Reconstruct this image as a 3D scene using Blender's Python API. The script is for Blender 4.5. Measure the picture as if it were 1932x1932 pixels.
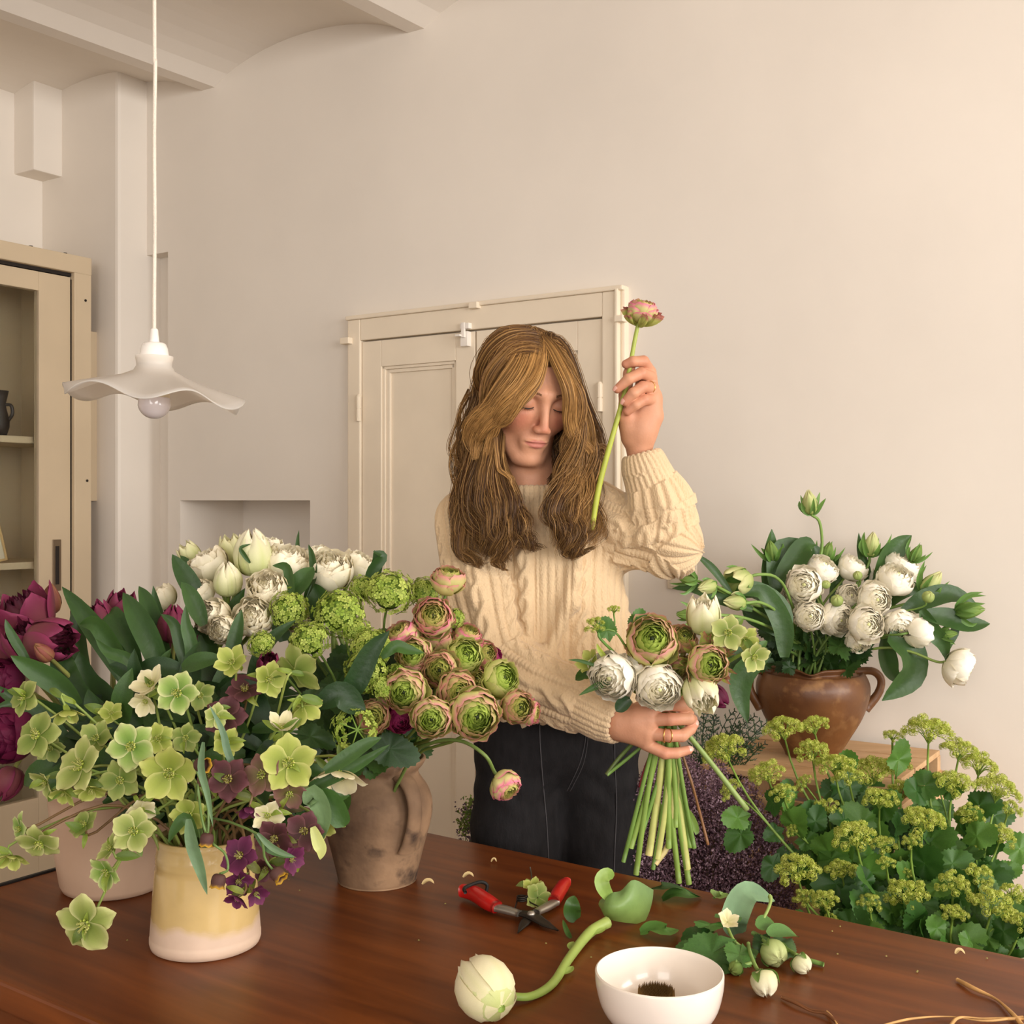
import bpy, bmesh, math, random
import numpy as np
from mathutils import Vector, Matrix, Quaternion

S = bpy.context.scene
for _o in list(bpy.data.objects):
    bpy.data.objects.remove(_o)

# ---------------------------------------------------------------- camera
F, CX, CY, H = 2200.0, 966.0, 946.0, 1.32      # focal length in px, principal column, horizon row, eye height
cam_data = bpy.data.cameras.new('camera')
cam_data.sensor_width = 36.0
cam_data.lens = 36.0 * F / 1932.0
cam_data.shift_y = -(966.0 - CY) / 1932.0
cam_data.clip_start = 0.05
cam_data.clip_end = 60
cam = bpy.data.objects.new('camera', cam_data)
cam.location = (0, 0, H)
cam.rotation_euler = (math.radians(90), 0, 0)
S.collection.objects.link(cam)
S.camera = cam

# ---------------------------------------------------------------- world, lights, exposure
world = bpy.data.worlds.new('world')
S.world = world
world.use_nodes = True
_bg = world.node_tree.nodes['Background']
_bg.inputs[0].default_value = (1.0, 0.955, 0.915, 1)
_bg.inputs[1].default_value = 0.36

def area_light(name, loc, target, sx, sy, power, col):
    d = bpy.data.lights.new(name, 'AREA')
    d.shape = 'RECTANGLE'
    d.size, d.size_y, d.energy, d.color = sx, sy, power, col
    o = bpy.data.objects.new(name, d)
    o.location = loc
    o.rotation_euler = (Vector(target) - Vector(loc)).to_track_quat('-Z', 'Y').to_euler()
    S.collection.objects.link(o)
    return o

area_light('window_light', (3.0, 0.1, 1.75), (0.2, 2.0, 1.1), 1.3, 1.5, 31, (1.0, 0.98, 0.955))
area_light('far_window_light', (2.6, -3.2, 2.2), (0.2, 2.2, 1.15), 2.2, 2.0, 66, (1.0, 0.975, 0.95))
area_light('rear_fill_light', (-0.9, -2.4, 2.0), (0.0, 2.2, 1.2), 1.6, 1.6, 24, (1.0, 0.955, 0.915))  # weak fill lamp added behind left to brighten the left wall, no window there
vs = S.view_settings
vs.view_transform = 'Standard'
vs.look = 'None'
vs.gamma = 1.0
vs.use_curve_mapping = False
vs.exposure = 1.17

# ---------------------------------------------------------------- helpers
rnd = random.Random(7)
nrng = np.random.default_rng(7)

def V3(a):
    return np.array(a, float)

def P(px, py, Y):
    """the point of the room at depth Y seen at photo column px, row py"""
    return V3(((px - CX) / F * Y, Y, H - (py - CY) / F * Y))

def T(px, py, z=0.75):
    """the point of the horizontal plane at height z seen at px, py"""
    return P(px, py, (H - z) * F / (py - CY))

def sc(px, Y):
    return px * Y / F

def D3(fx, fy, fz):
    """direction: fx to the right, fy up, fz towards the camera"""
    v = V3((fx, -fz, fy))
    return v / np.linalg.norm(v)

def col(r, g, b):
    f = lambda c: ((c / 255 + 0.055) / 1.055) ** 2.4 if c > 10 else c / 255 / 12.92
    return V3((f(r), f(g), f(b)))

def unit(v):
    return v / (np.linalg.norm(v) + 1e-12)

class MB:
    """collects geometry of ONE mesh, with a colour per vertex"""
    def __init__(s):
        s.v, s.f, s.c, s.n = [], [], [], 0
    def add(s, V, faces, C=(1, 1, 1)):
        V = np.asarray(V, float).reshape(-1, 3)
        C = np.asarray(C, float)
        if C.ndim == 1:
            C = np.tile(C, (len(V), 1))
        for fa in faces if isinstance(faces, list) else [faces]:
            s.f.append(np.asarray(fa, int) + s.n)
        s.v.append(V); s.c.append(C); s.n += len(V)
        return s
    def grid(s, G, C=(1, 1, 1), cu=False, cv=False):
        m, n = G.shape[:2]
        idx = np.arange(m * n).reshape(m, n)
        if cu: idx = np.vstack([idx, idx[:1]])
        if cv: idx = np.hstack([idx, idx[:, :1]])
        fa = np.stack([idx[:-1, :-1], idx[1:, :-1], idx[1:, 1:], idx[:-1, 1:]], -1).reshape(-1, 4)
        C = np.asarray(C, float)
        if C.ndim == 3: C = C.reshape(-1, 3)
        return s.add(G.reshape(-1, 3), fa, C)
    def tube(s, pts, rad, sides=6, C=(1, 1, 1), cap=True):
        pts = np.asarray(pts, float); n = len(pts)
        rad = np.broadcast_to(np.asarray(rad, float), (n,))
        tg = np.gradient(pts, axis=0)
        tg /= np.linalg.norm(tg, axis=1, keepdims=True) + 1e-12
        u = np.cross(tg[0], (0.31, 0.22, 0.92)); u = unit(u)
        G = np.zeros((n, sides, 3))
        an = np.arange(sides) * 2 * math.pi / sides
        for i in range(n):
            u = unit(u - tg[i] * np.dot(u, tg[i]))
            w = np.cross(tg[i], u)
            G[i] = pts[i] + rad[i] * (np.cos(an)[:, None] * u + np.sin(an)[:, None] * w)
        C = np.asarray(C, float)
        if C.ndim == 2: C = np.repeat(C, sides, 0)
        b = s.n
        s.grid(G, C, cv=True)
        if cap:
            s.f.append(np.array([[b + k for k in range(sides)][::-1]]))
            s.f.append(np.array([[b + (n - 1) * sides + k for k in range(sides)]]))
        return s
    def lathe(s, prof, segs=48, C=(1, 1, 1), fn=None, M=None):
        """prof: (r, z) rows turned about z; fn(G, angles) may reshape"""
        prof = np.asarray(prof, float)
        an = np.arange(segs) * 2 * math.pi / segs
        G = np.stack([prof[:, :1] * np.cos(an), prof[:, :1] * np.sin(an), np.repeat(prof[:, 1:2], segs, 1)], -1)
        if fn is not None: G = fn(G, an)
        return s.grid(G, C, cv=True)
    def box(s, lo, hi, C=(1, 1, 1), R=None, bev=0.0):
        bm = bmesh.new()
        bmesh.ops.create_cube(bm, size=1)
        lo, hi = V3(lo), V3(hi)
        for v in bm.verts:
            v.co = Vector(lo + (V3(v.co) + .5) * (hi - lo))
        if bev > 0:
            bmesh.ops.bevel(bm, geom=bm.edges[:], offset=bev, segments=2, affect='EDGES', profile=.6)
        V = np.array([v.co for v in bm.verts])
        if R is not None: V = V @ R.T
        byn = {}
        for f in bm.faces:
            byn.setdefault(len(f.verts), []).append([v.index for v in f.verts])
        bm.verts.index_update()
        s.add(V, [np.array(k) for k in byn.values()], C)
        bm.free()
        return s
    def mesh(s, name, off=(0, 0, 0), smooth=True):
        V = (np.vstack(s.v) - V3(off)).astype(np.float32)
        Cc = np.vstack(s.c)
        me = bpy.data.meshes.new(name)
        me.vertices.add(len(V)); me.vertices.foreach_set('co', V.ravel())
        loops = np.concatenate([f.ravel() for f in s.f]).astype(np.int32)
        lens = np.concatenate([np.full(len(f), f.shape[1]) for f in s.f])
        starts = np.concatenate([[0], np.cumsum(lens)[:-1]]).astype(np.int32)
        me.loops.add(len(loops)); me.loops.foreach_set('vertex_index', loops)
        me.polygons.add(len(starts)); me.polygons.foreach_set('loop_start', starts)
        me.polygons.foreach_set('use_smooth', np.full(len(starts), smooth))
        me.update(calc_edges=True)
        a = me.color_attributes.new('Col', 'FLOAT_COLOR', 'POINT')
        a.data.foreach_set('color', np.hstack([Cc, np.ones((len(Cc), 1))]).astype(np.float32).ravel())
        return me

def link(name, data, mat=None, parent=None, M=None):
    o = bpy.data.objects.new(name, data)
    S.collection.objects.link(o)
    if mat is not None and data is not None and len(data.materials) == 0:
        data.materials.append(mat)
    if parent is not None:
        o.parent = parent
    if M is not None:
        o.matrix_basis = M
    return o

def tag(o, label=None, cat=None, group=None, kind=None):
    for k, v in (('label', label), ('category', cat), ('group', group), ('kind', kind)):
        if v: o[k] = v
    return o

class Thing:
    """an Empty at the thing's base that parents its parts; parts are given in room coordinates"""
    def __init__(s, name, label, cat, loc, group=None):
        s.loc = V3(loc)
        s.o = link(name, None)
        s.o.location = s.loc
        s.o.empty_display_size = .02
        tag(s.o, label, cat, group)
    def part(s, name, mb, mat, label=None, kind=None, smooth=True, parent=None):
        o = link(name, mb.mesh(name, s.loc, smooth), mat, parent or s.o)
        return tag(o, label=label, kind=kind)
    def place(s, name, me, mat, M, label=None, kind=None, parent=None):
        """a part that uses the shared mesh me; M is its room matrix"""
        o = link(name, me, mat, parent or s.o, Matrix.Translation(-Vector(s.loc)) @ M)
        return tag(o, label=label, kind=kind)

def solid(name, label, cat, mb, mat, group=None, kind=None, smooth=True, loc=(0, 0, 0)):
    o = link(name, mb.mesh(name, loc, smooth), mat)
    o.location = loc
    return tag(o, label, cat, group, kind)

def struct(name, mb, mat, smooth=False, parent=None):
    o = link(name, mb.mesh(name, (0, 0, 0), smooth), mat, parent)
    if parent is None: o['kind'] = 'structure'
    return o

def basis(a, roll=0.0):
    q = Vector((0, 0, 1)).rotation_difference(Vector(a))
    return q.to_matrix() @ Matrix.Rotation(roll, 3, 'Z')

def xf(loc, a, roll=0.0, s=1.0):
    return Matrix.Translation(Vector(loc)) @ basis(a, roll).to_4x4() @ Matrix.Diagonal((s, s, s, 1))

def bez(p0, p1, p2, p3, n=12):
    t = np.linspace(0, 1, n)[:, None]
    return (1-t)**3*p0 + 3*(1-t)**2*t*p1 + 3*(1-t)*t*t*p2 + t**3*p3

def spline(pts, n=20):
    """Catmull-Rom through pts"""
    pts = np.asarray(pts, float)
    q = np.vstack([2*pts[0]-pts[1], pts, 2*pts[-1]-pts[-2]])
    m = len(pts) - 1
    out = []
    for x in np.linspace(0, m, n):
        i = min(int(x), m - 1); t = x - i
        a, b, c, d = q[i], q[i+1], q[i+2], q[i+3]
        out.append(.5*((2*b) + (-a+c)*t + (2*a-5*b+4*c-d)*t*t + (-a+3*b-3*c+d)*t**3))
    return np.array(out)

# ---------------------------------------------------------------- materials
def mat(name, base=None, rough=.6, var=.12, vscale=8., bump=0., bscale=40., spec=.4, trans=0., coat=0., detail=4., attr=False, stretch=None, metal=0., sheen=0., col2=None, sss=0.):
    m = bpy.data.materials.new(name)
    m.use_nodes = True
    nt = m.node_tree; N = nt.nodes; L = nt.links
    bs = N['Principled BSDF']; out = N['Material Output']
    bs.inputs['Roughness'].default_value = rough
    bs.inputs['Specular IOR Level'].default_value = spec
    bs.inputs['Metallic'].default_value = metal
    bs.inputs['Coat Weight'].default_value = coat
    bs.inputs['Sheen Weight'].default_value = sheen
    if sss:
        bs.inputs['Subsurface Weight'].default_value = sss
        bs.inputs['Subsurface Radius'].default_value = (.02, .008, .004)
        bs.inputs['Subsurface Scale'].default_value = .4
    tc = N.new('ShaderNodeTexCoord')
    mp = N.new('ShaderNodeMapping')
    L.new(tc.outputs['Object'], mp.inputs[0])
    if stretch: mp.inputs['Scale'].default_value = stretch
    nz = N.new('ShaderNodeTexNoise')
    nz.inputs['Scale'].default_value = vscale; nz.inputs['Detail'].default_value = detail
    L.new(mp.outputs[0], nz.inputs['Vector'])
    mx = N.new('ShaderNodeMix'); mx.data_type = 'RGBA'
    if attr:
        at = N.new('ShaderNodeAttribute'); at.attribute_name = 'Col'
        mr = N.new('ShaderNodeMapRange')
        mr.inputs[1].default_value, mr.inputs[2].default_value = .25, .75
        mr.inputs[3].default_value, mr.inputs[4].default_value = 1 - var, 1 + var
        L.new(nz.outputs[0], mr.inputs[0])
        vm = N.new('ShaderNodeVectorMath'); vm.operation = 'SCALE'
        L.new(at.outputs['Color'], vm.inputs[0]); L.new(mr.outputs[0], vm.inputs['Scale'])
        csock = vm.outputs[0]
    else:
        base = V3(base)
        c2 = V3(col2) if col2 is not None else base * (1 + var)
        c1 = base * (1 - var) if col2 is None else base
        mx.inputs[6].default_value = (*c1, 1); mx.inputs[7].default_value = (*c2, 1)
        mr = N.new('ShaderNodeMapRange')
        mr.inputs[1].default_value, mr.inputs[2].default_value = .3, .7
        L.new(nz.outputs[0], mr.inputs[0]); L.new(mr.outputs[0], mx.inputs[0])
        csock = mx.outputs[2]
    L.new(csock, bs.inputs['Base Color'])
    if bump:
        nb = N.new('ShaderNodeTexNoise'); nb.inputs['Scale'].default_value = bscale; nb.inputs['Detail'].default_value = 3
        L.new(mp.outputs[0], nb.inputs['Vector'])
        bp = N.new('ShaderNodeBump'); bp.inputs['Strength'].default_value = bump; bp.inputs['Distance'].default_value = .004
        L.new(nb.outputs[0], bp.inputs['Height']); L.new(bp.outputs[0], bs.inputs['Normal'])
    if trans:
        tr = N.new('ShaderNodeBsdfTranslucent'); ms = N.new('ShaderNodeMixShader')
        ms.inputs[0].default_value = trans
        L.new(csock, tr.inputs[0]); L.new(bs.outputs[0], ms.inputs[1]); L.new(tr.outputs[0], ms.inputs[2])
        L.new(ms.outputs[0], out.inputs[0])
    return m

M_petal = mat('petal', attr=True, rough=.55, var=.06, vscale=60, trans=.2, spec=.25, bump=.15, bscale=120)
M_white_petal = mat('white_petal', attr=True, rough=.5, var=.04, vscale=60, trans=.08, spec=.3, bump=.1, bscale=120)
M_leaf = mat('leaf_green', attr=True, rough=.42, var=.15, vscale=30, trans=.18, spec=.45, bump=.2, bscale=90)
M_stem = mat('stem_green', attr=True, rough=.45, var=.12, vscale=40, spec=.4)
M_plain = mat('painted_solid', attr=True, rough=.5, var=.05, vscale=20)

# ================================================================ the room
AW = math.radians(33.3)
dW, nW = V3((math.cos(AW), -math.sin(AW), 0)), V3((math.sin(AW), math.cos(AW), 0))
RW = np.stack([dW, nW, V3((0, 0, 1))], 1)          # room axes: s along the long wall, n away from the camera, z up
NW = 2.517                                        # the long wall
def sn(px, n):
    r = (px - CX) / F
    Y = n / (nW[0] * r + nW[1])
    return Y * (dW[0] * r + dW[1]), Y
def zz(px, py, n):
    return H - (py - CY) / F * sn(px, n)[1]
def n_of(px, s):
    r = (px - CX) / F
    Y = s / (dW[0] * r + dW[1])
    return Y * (nW[0] * r + nW[1]), Y
def W3(s, n, z):
    return s * dW + n * nW + V3((0, 0, z))

M_wall = mat('plaster', col(234, 225, 213), rough=.9, var=.035, vscale=2.2, bump=.12, bscale=18, spec=.15)
M_trim = mat('cream_paint', col(234, 219, 196), rough=.6, var=.04, vscale=6, bump=.06, bscale=30, spec=.3)
M_cab = mat('cabinet_paint', col(204, 184, 154), rough=.5, var=.04, vscale=5, spec=.35)
M_floor = mat('floor_boards', col(120, 95, 75), rough=.6, var=.15, vscale=4, stretch=(1, 8, 1))
M_dark = mat('dark_gap', col(40, 32, 26), rough=.8)

s_c = sn(277, NW)[0]                        # corner of the long wall
sN0, sN1 = sn(340, NW)[0], sn(585, NW)[0]
zN = zz(585, 944, NW)
Zc = 2.605                                         # underside of the ceiling beams
nB = n_of(222, s_c)[0]                              # face of the pilaster beside the cabinet
s_l = sn(80, nB)[0]                                # left wall
s_b1, s_b2 = sn(405, NW)[0], sn(770, NW)[0]
bay = s_b2 - s_b1
s_end = 2.6

def rbox(mb, s0, s1, n0, n1, z0, z1, bev=0, C=(1, 1, 1)):
    return mb.box((s0, n0, z0), (s1, n1, z1), C, RW, bev)

mb = MB()
zr = 1.32 + (946 - 478) / F * sn(300, NW)[1]       # top of the shallow chase in the corner
sR = sn(317, NW)[0]
rbox(mb, s_c - .02, sR, NW, NW + .4, zr, 2.95)
rbox(mb, s_c - .02, sR, NW + .055, NW + .4, 0, zr)
rbox(mb, sR, sN0, NW, NW + .4, 0, 2.95)
rbox(mb, sN0, sN1, NW, NW + .4, zN, 2.95)
rbox(mb, sN0, sN1, NW, NW + .4, 0, zN - .52)
rbox(mb, sN0, sN1, NW + .27, NW + .4, zN - .52, zN)
rbox(mb, sN1, s_end + .2, NW, NW + .4, 0, 2.95)
struct('wall_right', mb, M_wall)
mb = MB()
rbox(mb, s_l - .2, s_l, -3.5, NW + .4, 0, 2.95)
struct('wall_left', mb, M_wall)
mb = MB()
rbox(mb, s_l - .01, s_c, nB, NW + .4, 0, 2.95, .012)
struct('wall_corner', mb, M_wall)
mb = MB()
n0c = n_of(62, s_l + .10)[0]
zb = zz(62, 320, n0c)
rbox(mb, s_l - .005, s_l + .105, n0c, nB + .005, zb, 2.9, .006)
struct('trim_1', mb, M_wall)
mb = MB(); rbox(mb, s_l - .2, s_end + .2, -3.5, NW + .4, -.1, 0)
struct('floor', mb, M_floor)

# vaulted ceiling: shallow arches springing from narrow beam bottoms
mb = MB()
prof = []
def arch(s0, s1, rise):
    for t in np.linspace(0, 1, 15):
        prof.append((s0 + (s1 - s0) * t, Zc + rise * (1 - (2 * t - 1) ** 2) ** .8))
bw = .055
k0 = s_b1 - bw - bay
prof.append((k0 - .4, Zc))
arch(k0, s_b1 - bw, .085)
x = s_b1
while x < s_end + .4:
    arch(x, x + bay, .085)
    x += bay + bw
prof = np.array(prof)
G = np.stack([np.array([W3(s + .045 * (n - NW), n, z) for s, z in prof]) for n in (-3.5, NW + .02)], 0)
mb.grid(G)
G2 = G.copy(); G2[:, :, 2] = 3.0
mb.grid(G2)
o = struct('ceiling', mb, M_wall, smooth=False)

# ---------------------------------------------------------------- cupboard built into the long wall: door_1
def wbox(mb, x0, x1, y0, y1, n0, n1, bev=.0, yref=None):
    """box on the long wall between photo columns and heights (m)"""
    rbox(mb, sn(x0, NW)[0], sn(x1, NW)[0], NW + n0, NW + n1, y0, y1, bev)
zT = zz(1185, 550, NW)                              # top of the frame
zD = zz(1145, 600, NW)                              # top of the doors
zB = .12
frame = MB()
wbox(frame, 668, 691, zB, zT, -.028, .02, .003)
wbox(frame, 1146, 1172, zB, zT, -.028, .02, .003)
wbox(frame, 691, 1146, zD, zT, -.027, .02, .003)
wbox(frame, 1172, 1178, zB, zT + .004, -.036, .02, .003)
wbox(frame, 1178, 1186, zB, zT + .004, -.02, .02, .004)
wbox(frame, 666, 1186, zT, zT + .012, -.034, .02, .004)
door1 = struct('door_1', frame, M_trim)
door1['label'] = 'cream painted double cupboard door built into the long wall behind the woman'
for nm, x0, x1, p0, p1 in (('door_leaf', 692, 904, 728, 868), ('door_leaf', 907, 1145, 940, 1097)):
    mb = MB()
    z0, z1 = zB + .01, zD - .004
    zp1 = zz(728, 693, NW); zp0 = 1.02; zq = .93
    wbox(mb, x0, x1, z0, z1, -.003, .015, 0)
    wbox(mb, x0, p0, z0, z1, -.020, 0, .002)
    wbox(mb, p1, x1, z0, z1, -.020, 0, .002)
    wbox(mb, p0, p1, zp1, z1, -.020, 0, .002)
    wbox(mb, p0, p1, z0, z0 + .12, -.020, 0, .002)
    lf = struct(nm, mb, M_trim, parent=door1)
    # moulding round the panel, as a stepped frame
    mb = MB()
    for a, b, c, d, e in ((p0, p0 + 5, z0 + .12, zp1, -.015), (p0 + 5, p0 + 12, z0 + .13, zp1 - .008, -.010), (p1 - 5, p1, z0 + .12, zp1, -.015), (p1 - 11, p1 - 5, z0 + .13, zp1 - .008, -.010)):
        wbox(mb, a, b, c, d, e, 0, .002)
    for c, d, e in ((zp1 - .008, zp1, -.015), (zp1 - .018, zp1 - .008, -.010)):
        wbox(mb, p0, p1, c, d, e, 0, .002)
    struct('panel_moulding', mb, M_trim, parent=lf)
def hinge(px, py0, py1):
    mb = MB()
    c = [W3(sn(px, NW)[0], NW - .03, zz(px, py, NW)) for py in (py0, (py0 + py1) / 2 - 1, (py0 + py1) / 2 + 1, py1)]
    mb.tube([c[0], c[1]], .0075, 10); mb.tube([c[2], c[3]], .0075, 10)
    mb.tube([c[0] + V3((0, 0, .006)), c[0]], [.004, .0075], 10)
    mb.tube([c[1], c[2]], .006, 10)
    struct('hinge', mb, M_trim, parent=door1)
hinge(690, 750, 796); hinge(1143, 727, 778)
mb = MB()
wbox(mb, 883, 897, zz(890, 656, NW), zz(890, 628, NW), -.036, -.018, .002)
wbox(mb, 887, 893, zz(890, 640, NW), zz(890, 612, NW), -.042, -.034, .0015)
wbox(mb, 884, 901, zz(890, 624, NW), zz(890, 613, NW), -.04, -.02, .002)
wbox(mb, 879, 888, zz(890, 638, NW), zz(890, 634, NW), -.05, -.036, .001)
struct('latch', mb, mat('white_latch', col(236, 228, 218), rough=.35), parent=door1)
for x, y in ((909, 580), (668, 646), (1182, 605)):
    mb = MB(); wbox(mb, x - 7, x + 9, zz(x, y + 6, NW), zz(x, y - 6, NW), -.045, -.02, .002)
    struct('frame_block', mb, M_trim, parent=door1)

# white wall socket plate low on the long wall, half behind the right bouquet
mb = MB()
wbox(mb, 1262, 1316, zz(1290, 1112, NW), zz(1290, 1062, NW), -.009, .0, .003)
wbox(mb, 1268, 1310, zz(1290, 1107, NW), zz(1290, 1067, NW), -.012, -.009, .002)
solid('wall_socket', 'flat off-white socket plate on the long wall under the raised elbow', 'socket', mb, M_trim)

# ---------------------------------------------------------------- glass fronted cabinet against the left wall
sC = s_l + .33                                       # plane of its front
nE, YE = n_of(166, sC)                               # right end
zTop = H - (488 - CY) / F * YE
def cpx(px): return n_of(px, sC)[0]
cab = Thing('display_cabinet', 'tall cream painted cabinet with a sliding glass door against the left wall', 'cabinet', W3(sC - .16, nE - .6, 0))
n_left = nE - 1.3
mb = MB()
rbox(mb, s_l + .005, sC - .03, nE - .025, nE, 0, zTop - .03, .002)
rbox(mb, s_l + .005, sC - .03, n_left, n_left + .03, 0, zTop - .03, .002)
rbox(mb, s_l + .005, s_l + .02, n_left, nE, 0, zTop - .03)
rbox(mb, s_l + .005, sC - .03, n_left, nE, 0, .08)
cab.part('carcass', mb, M_cab, smooth=False)
mb = MB()
nS = cpx(136)
rbox(mb, sC - .035, sC + .012, nS, nE + .004, 0, zTop, .003)
rbox(mb, s_l + .005, sC + .014, n_left, nE + .004, zTop - .055, zTop, .004)
cab.part('face_frame', mb, M_cab, smooth=False)
mb = MB()
rbox(mb, sC - .03, sC - .002, nS - .002, nS, .1, zTop - .075)
rbox(mb, sC - .03, sC - .004, n_left + .1, nS, zTop - .0655, zTop - .055)
cab.part('door_gap', mb, M_dark, smooth=False)
nG = cpx(75)
zg1 = H - (548 - CY) / F * n_of(75, sC)[1]
zg0 = H - (1505 - CY) / F * n_of(75, sC)[1]
mb = MB()
rbox(mb, sC - .03, sC - .004, nG, nS - .003, .1, zTop - .068, .002)
rbox(mb, sC - .03, sC - .004, n_left + .02, nG, zg1, zTop - .068, .002)
rbox(mb, sC - .03, sC - .004, n_left + .02, nG, .1, zg0, .002)
door = cab.part('sliding_door', mb, M_cab, smooth=False)
M_glass = bpy.data.materials.new('glass'); M_glass.use_nodes = True
_nt = M_glass.node_tree
_b = _nt.nodes['Principled BSDF']
_b.inputs['Base Color'].default_value = (.9, .93, .9, 1); _b.inputs['Roughness'].default_value = .03
_b.inputs['Transmission Weight'].default_value = 1.0; _b.inputs['IOR'].default_value = 1.1
mb = MB(); rbox(mb, sC - .018, sC - .014, n_left + .015, nG + .005, zg0 - .005, zg1 + .005)
cab.part('glass_pane', mb, M_glass, smooth=False, parent=None)
mb = MB()
za, zb_ = (H - (p - CY) / F * n_of(107, sC)[1] for p in (1115, 1018))
rbox(mb, sC - .006, sC - .001, cpx(100), cpx(116), za, zb_, .001)
hd = cab.part('pull_plate', mb, mat('nickel', col(150, 132, 110), rough=.35, metal=.8), parent=None, smooth=False)
mb = MB(); rbox(mb, sC - .003, sC + .0005, cpx(105), cpx(112), za + .02, zb_ - .02, .001)
cab.part('finger_recess', mb, M_dark, smooth=False, parent=None)
zs1, zs2 = (H - (p - CY) / F * n_of(60, sC - .06)[1] for p in (830, 1065))
for z in (zs1, zs2, .72):
    mb = MB(); rbox(mb, s_l + .02, sC - .045, n_left + .03, nE - .026, z - .012, z + .009, .002)
    cab.part('shelf', mb, M_cab, smooth=False)
for px, py in ((161, 567), (164, 907)):
    mb = MB(); n_, Y_ = n_of(px, sC + .012)
    c = W3(sC + .0125, n_, H - (py - CY) / F * Y_)
    mb.tube([c, c + dW * .002], .004, 10)
    cab.part('screw', mb, M_dark)
for px, py in ((62, 466), (127, 478)):
    mb = MB(); n_, Y_ = n_of(px, sC)
    mb.tube([W3(sC - .01, n_, zTop), W3(sC - .01, n_, zTop + .006)], .006, 8)
    cab.part('screw', mb, M_dark)
# thin board behind the cabinet's end
mb = MB(); n_, Y_ = n_of(182, sC - .05)
rbox(mb, sC - .07, sC - .045, nE + .0, n_, H - (945 - CY) / F * Y_, H - (627 - CY) / F * Y_, .002)
cab.part('side_board', mb, M_cab, smooth=False)

# on its shelves: a dark jug and a small framed picture
M_jugd = mat('dark_stoneware', col(58, 50, 46), rough=.45, var=.2)
s_j = sC - .12; n_j, Y_j = n_of(-6, s_j)
jl = W3(s_j, n_j, zs1 + .009)
jg = Thing('stoneware_jug', 'small dark grey stoneware jug on the upper shelf of the glass cabinet', 'jug', jl)
mb = MB(); r = sc(22, Y_j); h = sc(86, Y_j)
pr = [(0, 0), (r * .75, 0), (r, h * .2), (r * 1.02, h * .35), (r * .75, h * .62), (r * .7, h * .72), (r * .95, h), (r * .88, h), (r * .62, h * .72), (0, h * .3)]
mb.lathe(pr, 28); mb.v[-1] = mb.v[-1] + jl
jg.part('body', mb, M_jugd)
mb = MB(); e = unit(V3((1, .2, 0)))
mb.tube(spline([jl + e * r * .7 + V3((0, 0, h * .7)), jl + e * r * 1.15 + V3((0, 0, h * .68)), jl + e * r * 1.25 + V3((0, 0, h * .5)), jl + e * r * .95 + V3((0, 0, h * .36))], 12), .005, 8)
jg.part('handle', mb, M_jugd)
s_p = sC - .10; n_p, Y_p = n_of(-8, s_p)
pl = W3(s_p, n_p, zs2 + .009)
pf = Thing('picture_frame', 'small pale wooden picture frame leaning on the lower cabinet shelf', 'picture frame', pl)
def leanbox(mb, x0, x1, z0, z1, y0, y1, M):
    mb.box((x0, y0, z0), (x1, y1, z1), (1, 1, 1), None, .001)
    mb.v[-1] = np.array([M @ Vector(v) for v in mb.v[-1]])
MM = Matrix.Translation(Vector(pl)) @ Matrix.Rotation(math.radians(20), 4, 'Z') @ Matrix.Rotation(math.radians(-12), 4, 'Y')
mb = MB(); w = sc(44, Y_p); h = sc(72, Y_p)
for a in ((-w/2, -w/2 + .007, 0, h), (w/2 - .007, w/2, 0, h), (-w/2, w/2, 0, .007), (-w/2, w/2, h - .007, h)):
    leanbox(mb, *a, -.006, .006, MM)
pf.part('frame', mb, mat('pale_wood', col(200, 165, 110), rough=.5), smooth=False)
mb = MB(); leanbox(mb, -w/2 + .006, w/2 - .006, .006, h - .006, -.002, .002, MM)
pf.part('print', mb, mat('print_paper', col(222, 208, 184), rough=.7), smooth=False)

# ---------------------------------------------------------------- pendant lamp
M_opal = mat('opal_glass', col(250, 246, 240), rough=.3, var=.02, trans=.62, spec=.5)
M_white = mat('white_plastic', col(240, 234, 226), rough=.4, var=.02)
YL = 1.95
lc = P(291, 720, YL)
lamp = Thing('pendant_lamp', 'white pendant lamp with a wavy opal glass shade hanging at the left', 'lamp', P(291, 640, YL))
px1 = sc(1, YL)
cz = [P(290, -80, YL), P(291.5, 60, YL), P(293, 120, YL), P(291, 260, YL), P(292, 420, YL), P(291, 560, YL), P(291, 625, YL)]
cz[0][2] = Zc + .07
mb = MB(); mb.tube(spline(cz, 40), 3.6 * px1, 10); lamp.part('cord', mb, mat('white_cord', col(238, 226, 210), rough=.7, bump=.4, bscale=400))
def lprof(rows, zc):
    return [(r * px1, P(291, y, YL)[2]) for r, y in rows]
ctr = V3((lc[0], lc[1], 0))
mb = MB(); mb.lathe(lprof([(0, 620), (5.5, 620), (7, 622), (9.5, 645), (9.5, 648), (0, 648)], 0), 24); mb.v[-1] += ctr; lamp.part('cord_grip', mb, M_white)
mb = MB(); mb.lathe(lprof([(0, 647), (18, 647), (22, 650), (25, 658), (27.5, 676), (27.5, 690), (0, 690)], 0), 32); mb.v[-1] += ctr; lamp.part('socket_cover', mb, M_white)
def wave(G, an):
    G = G.copy()
    R = np.linalg.norm(G[..., :2], axis=-1) / px1
    k = np.clip((R - 45) / 120, 0, 1) ** 1.3
    w = np.sin(6 * an + .6)[None, :] * k * 12 + np.sin(an * 1 + .5)[None, :] * k * 0
    tilt = G[..., 0] * -.085
    G[..., 2] += w * px1 + tilt * np.clip((R - 20) / 60, 0, 1)
    s = 1 + .04 * np.sin(6 * an + 2.2)[None, :] * k
    G[..., 0] *= s; G[..., 1] *= s
    return G
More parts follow.
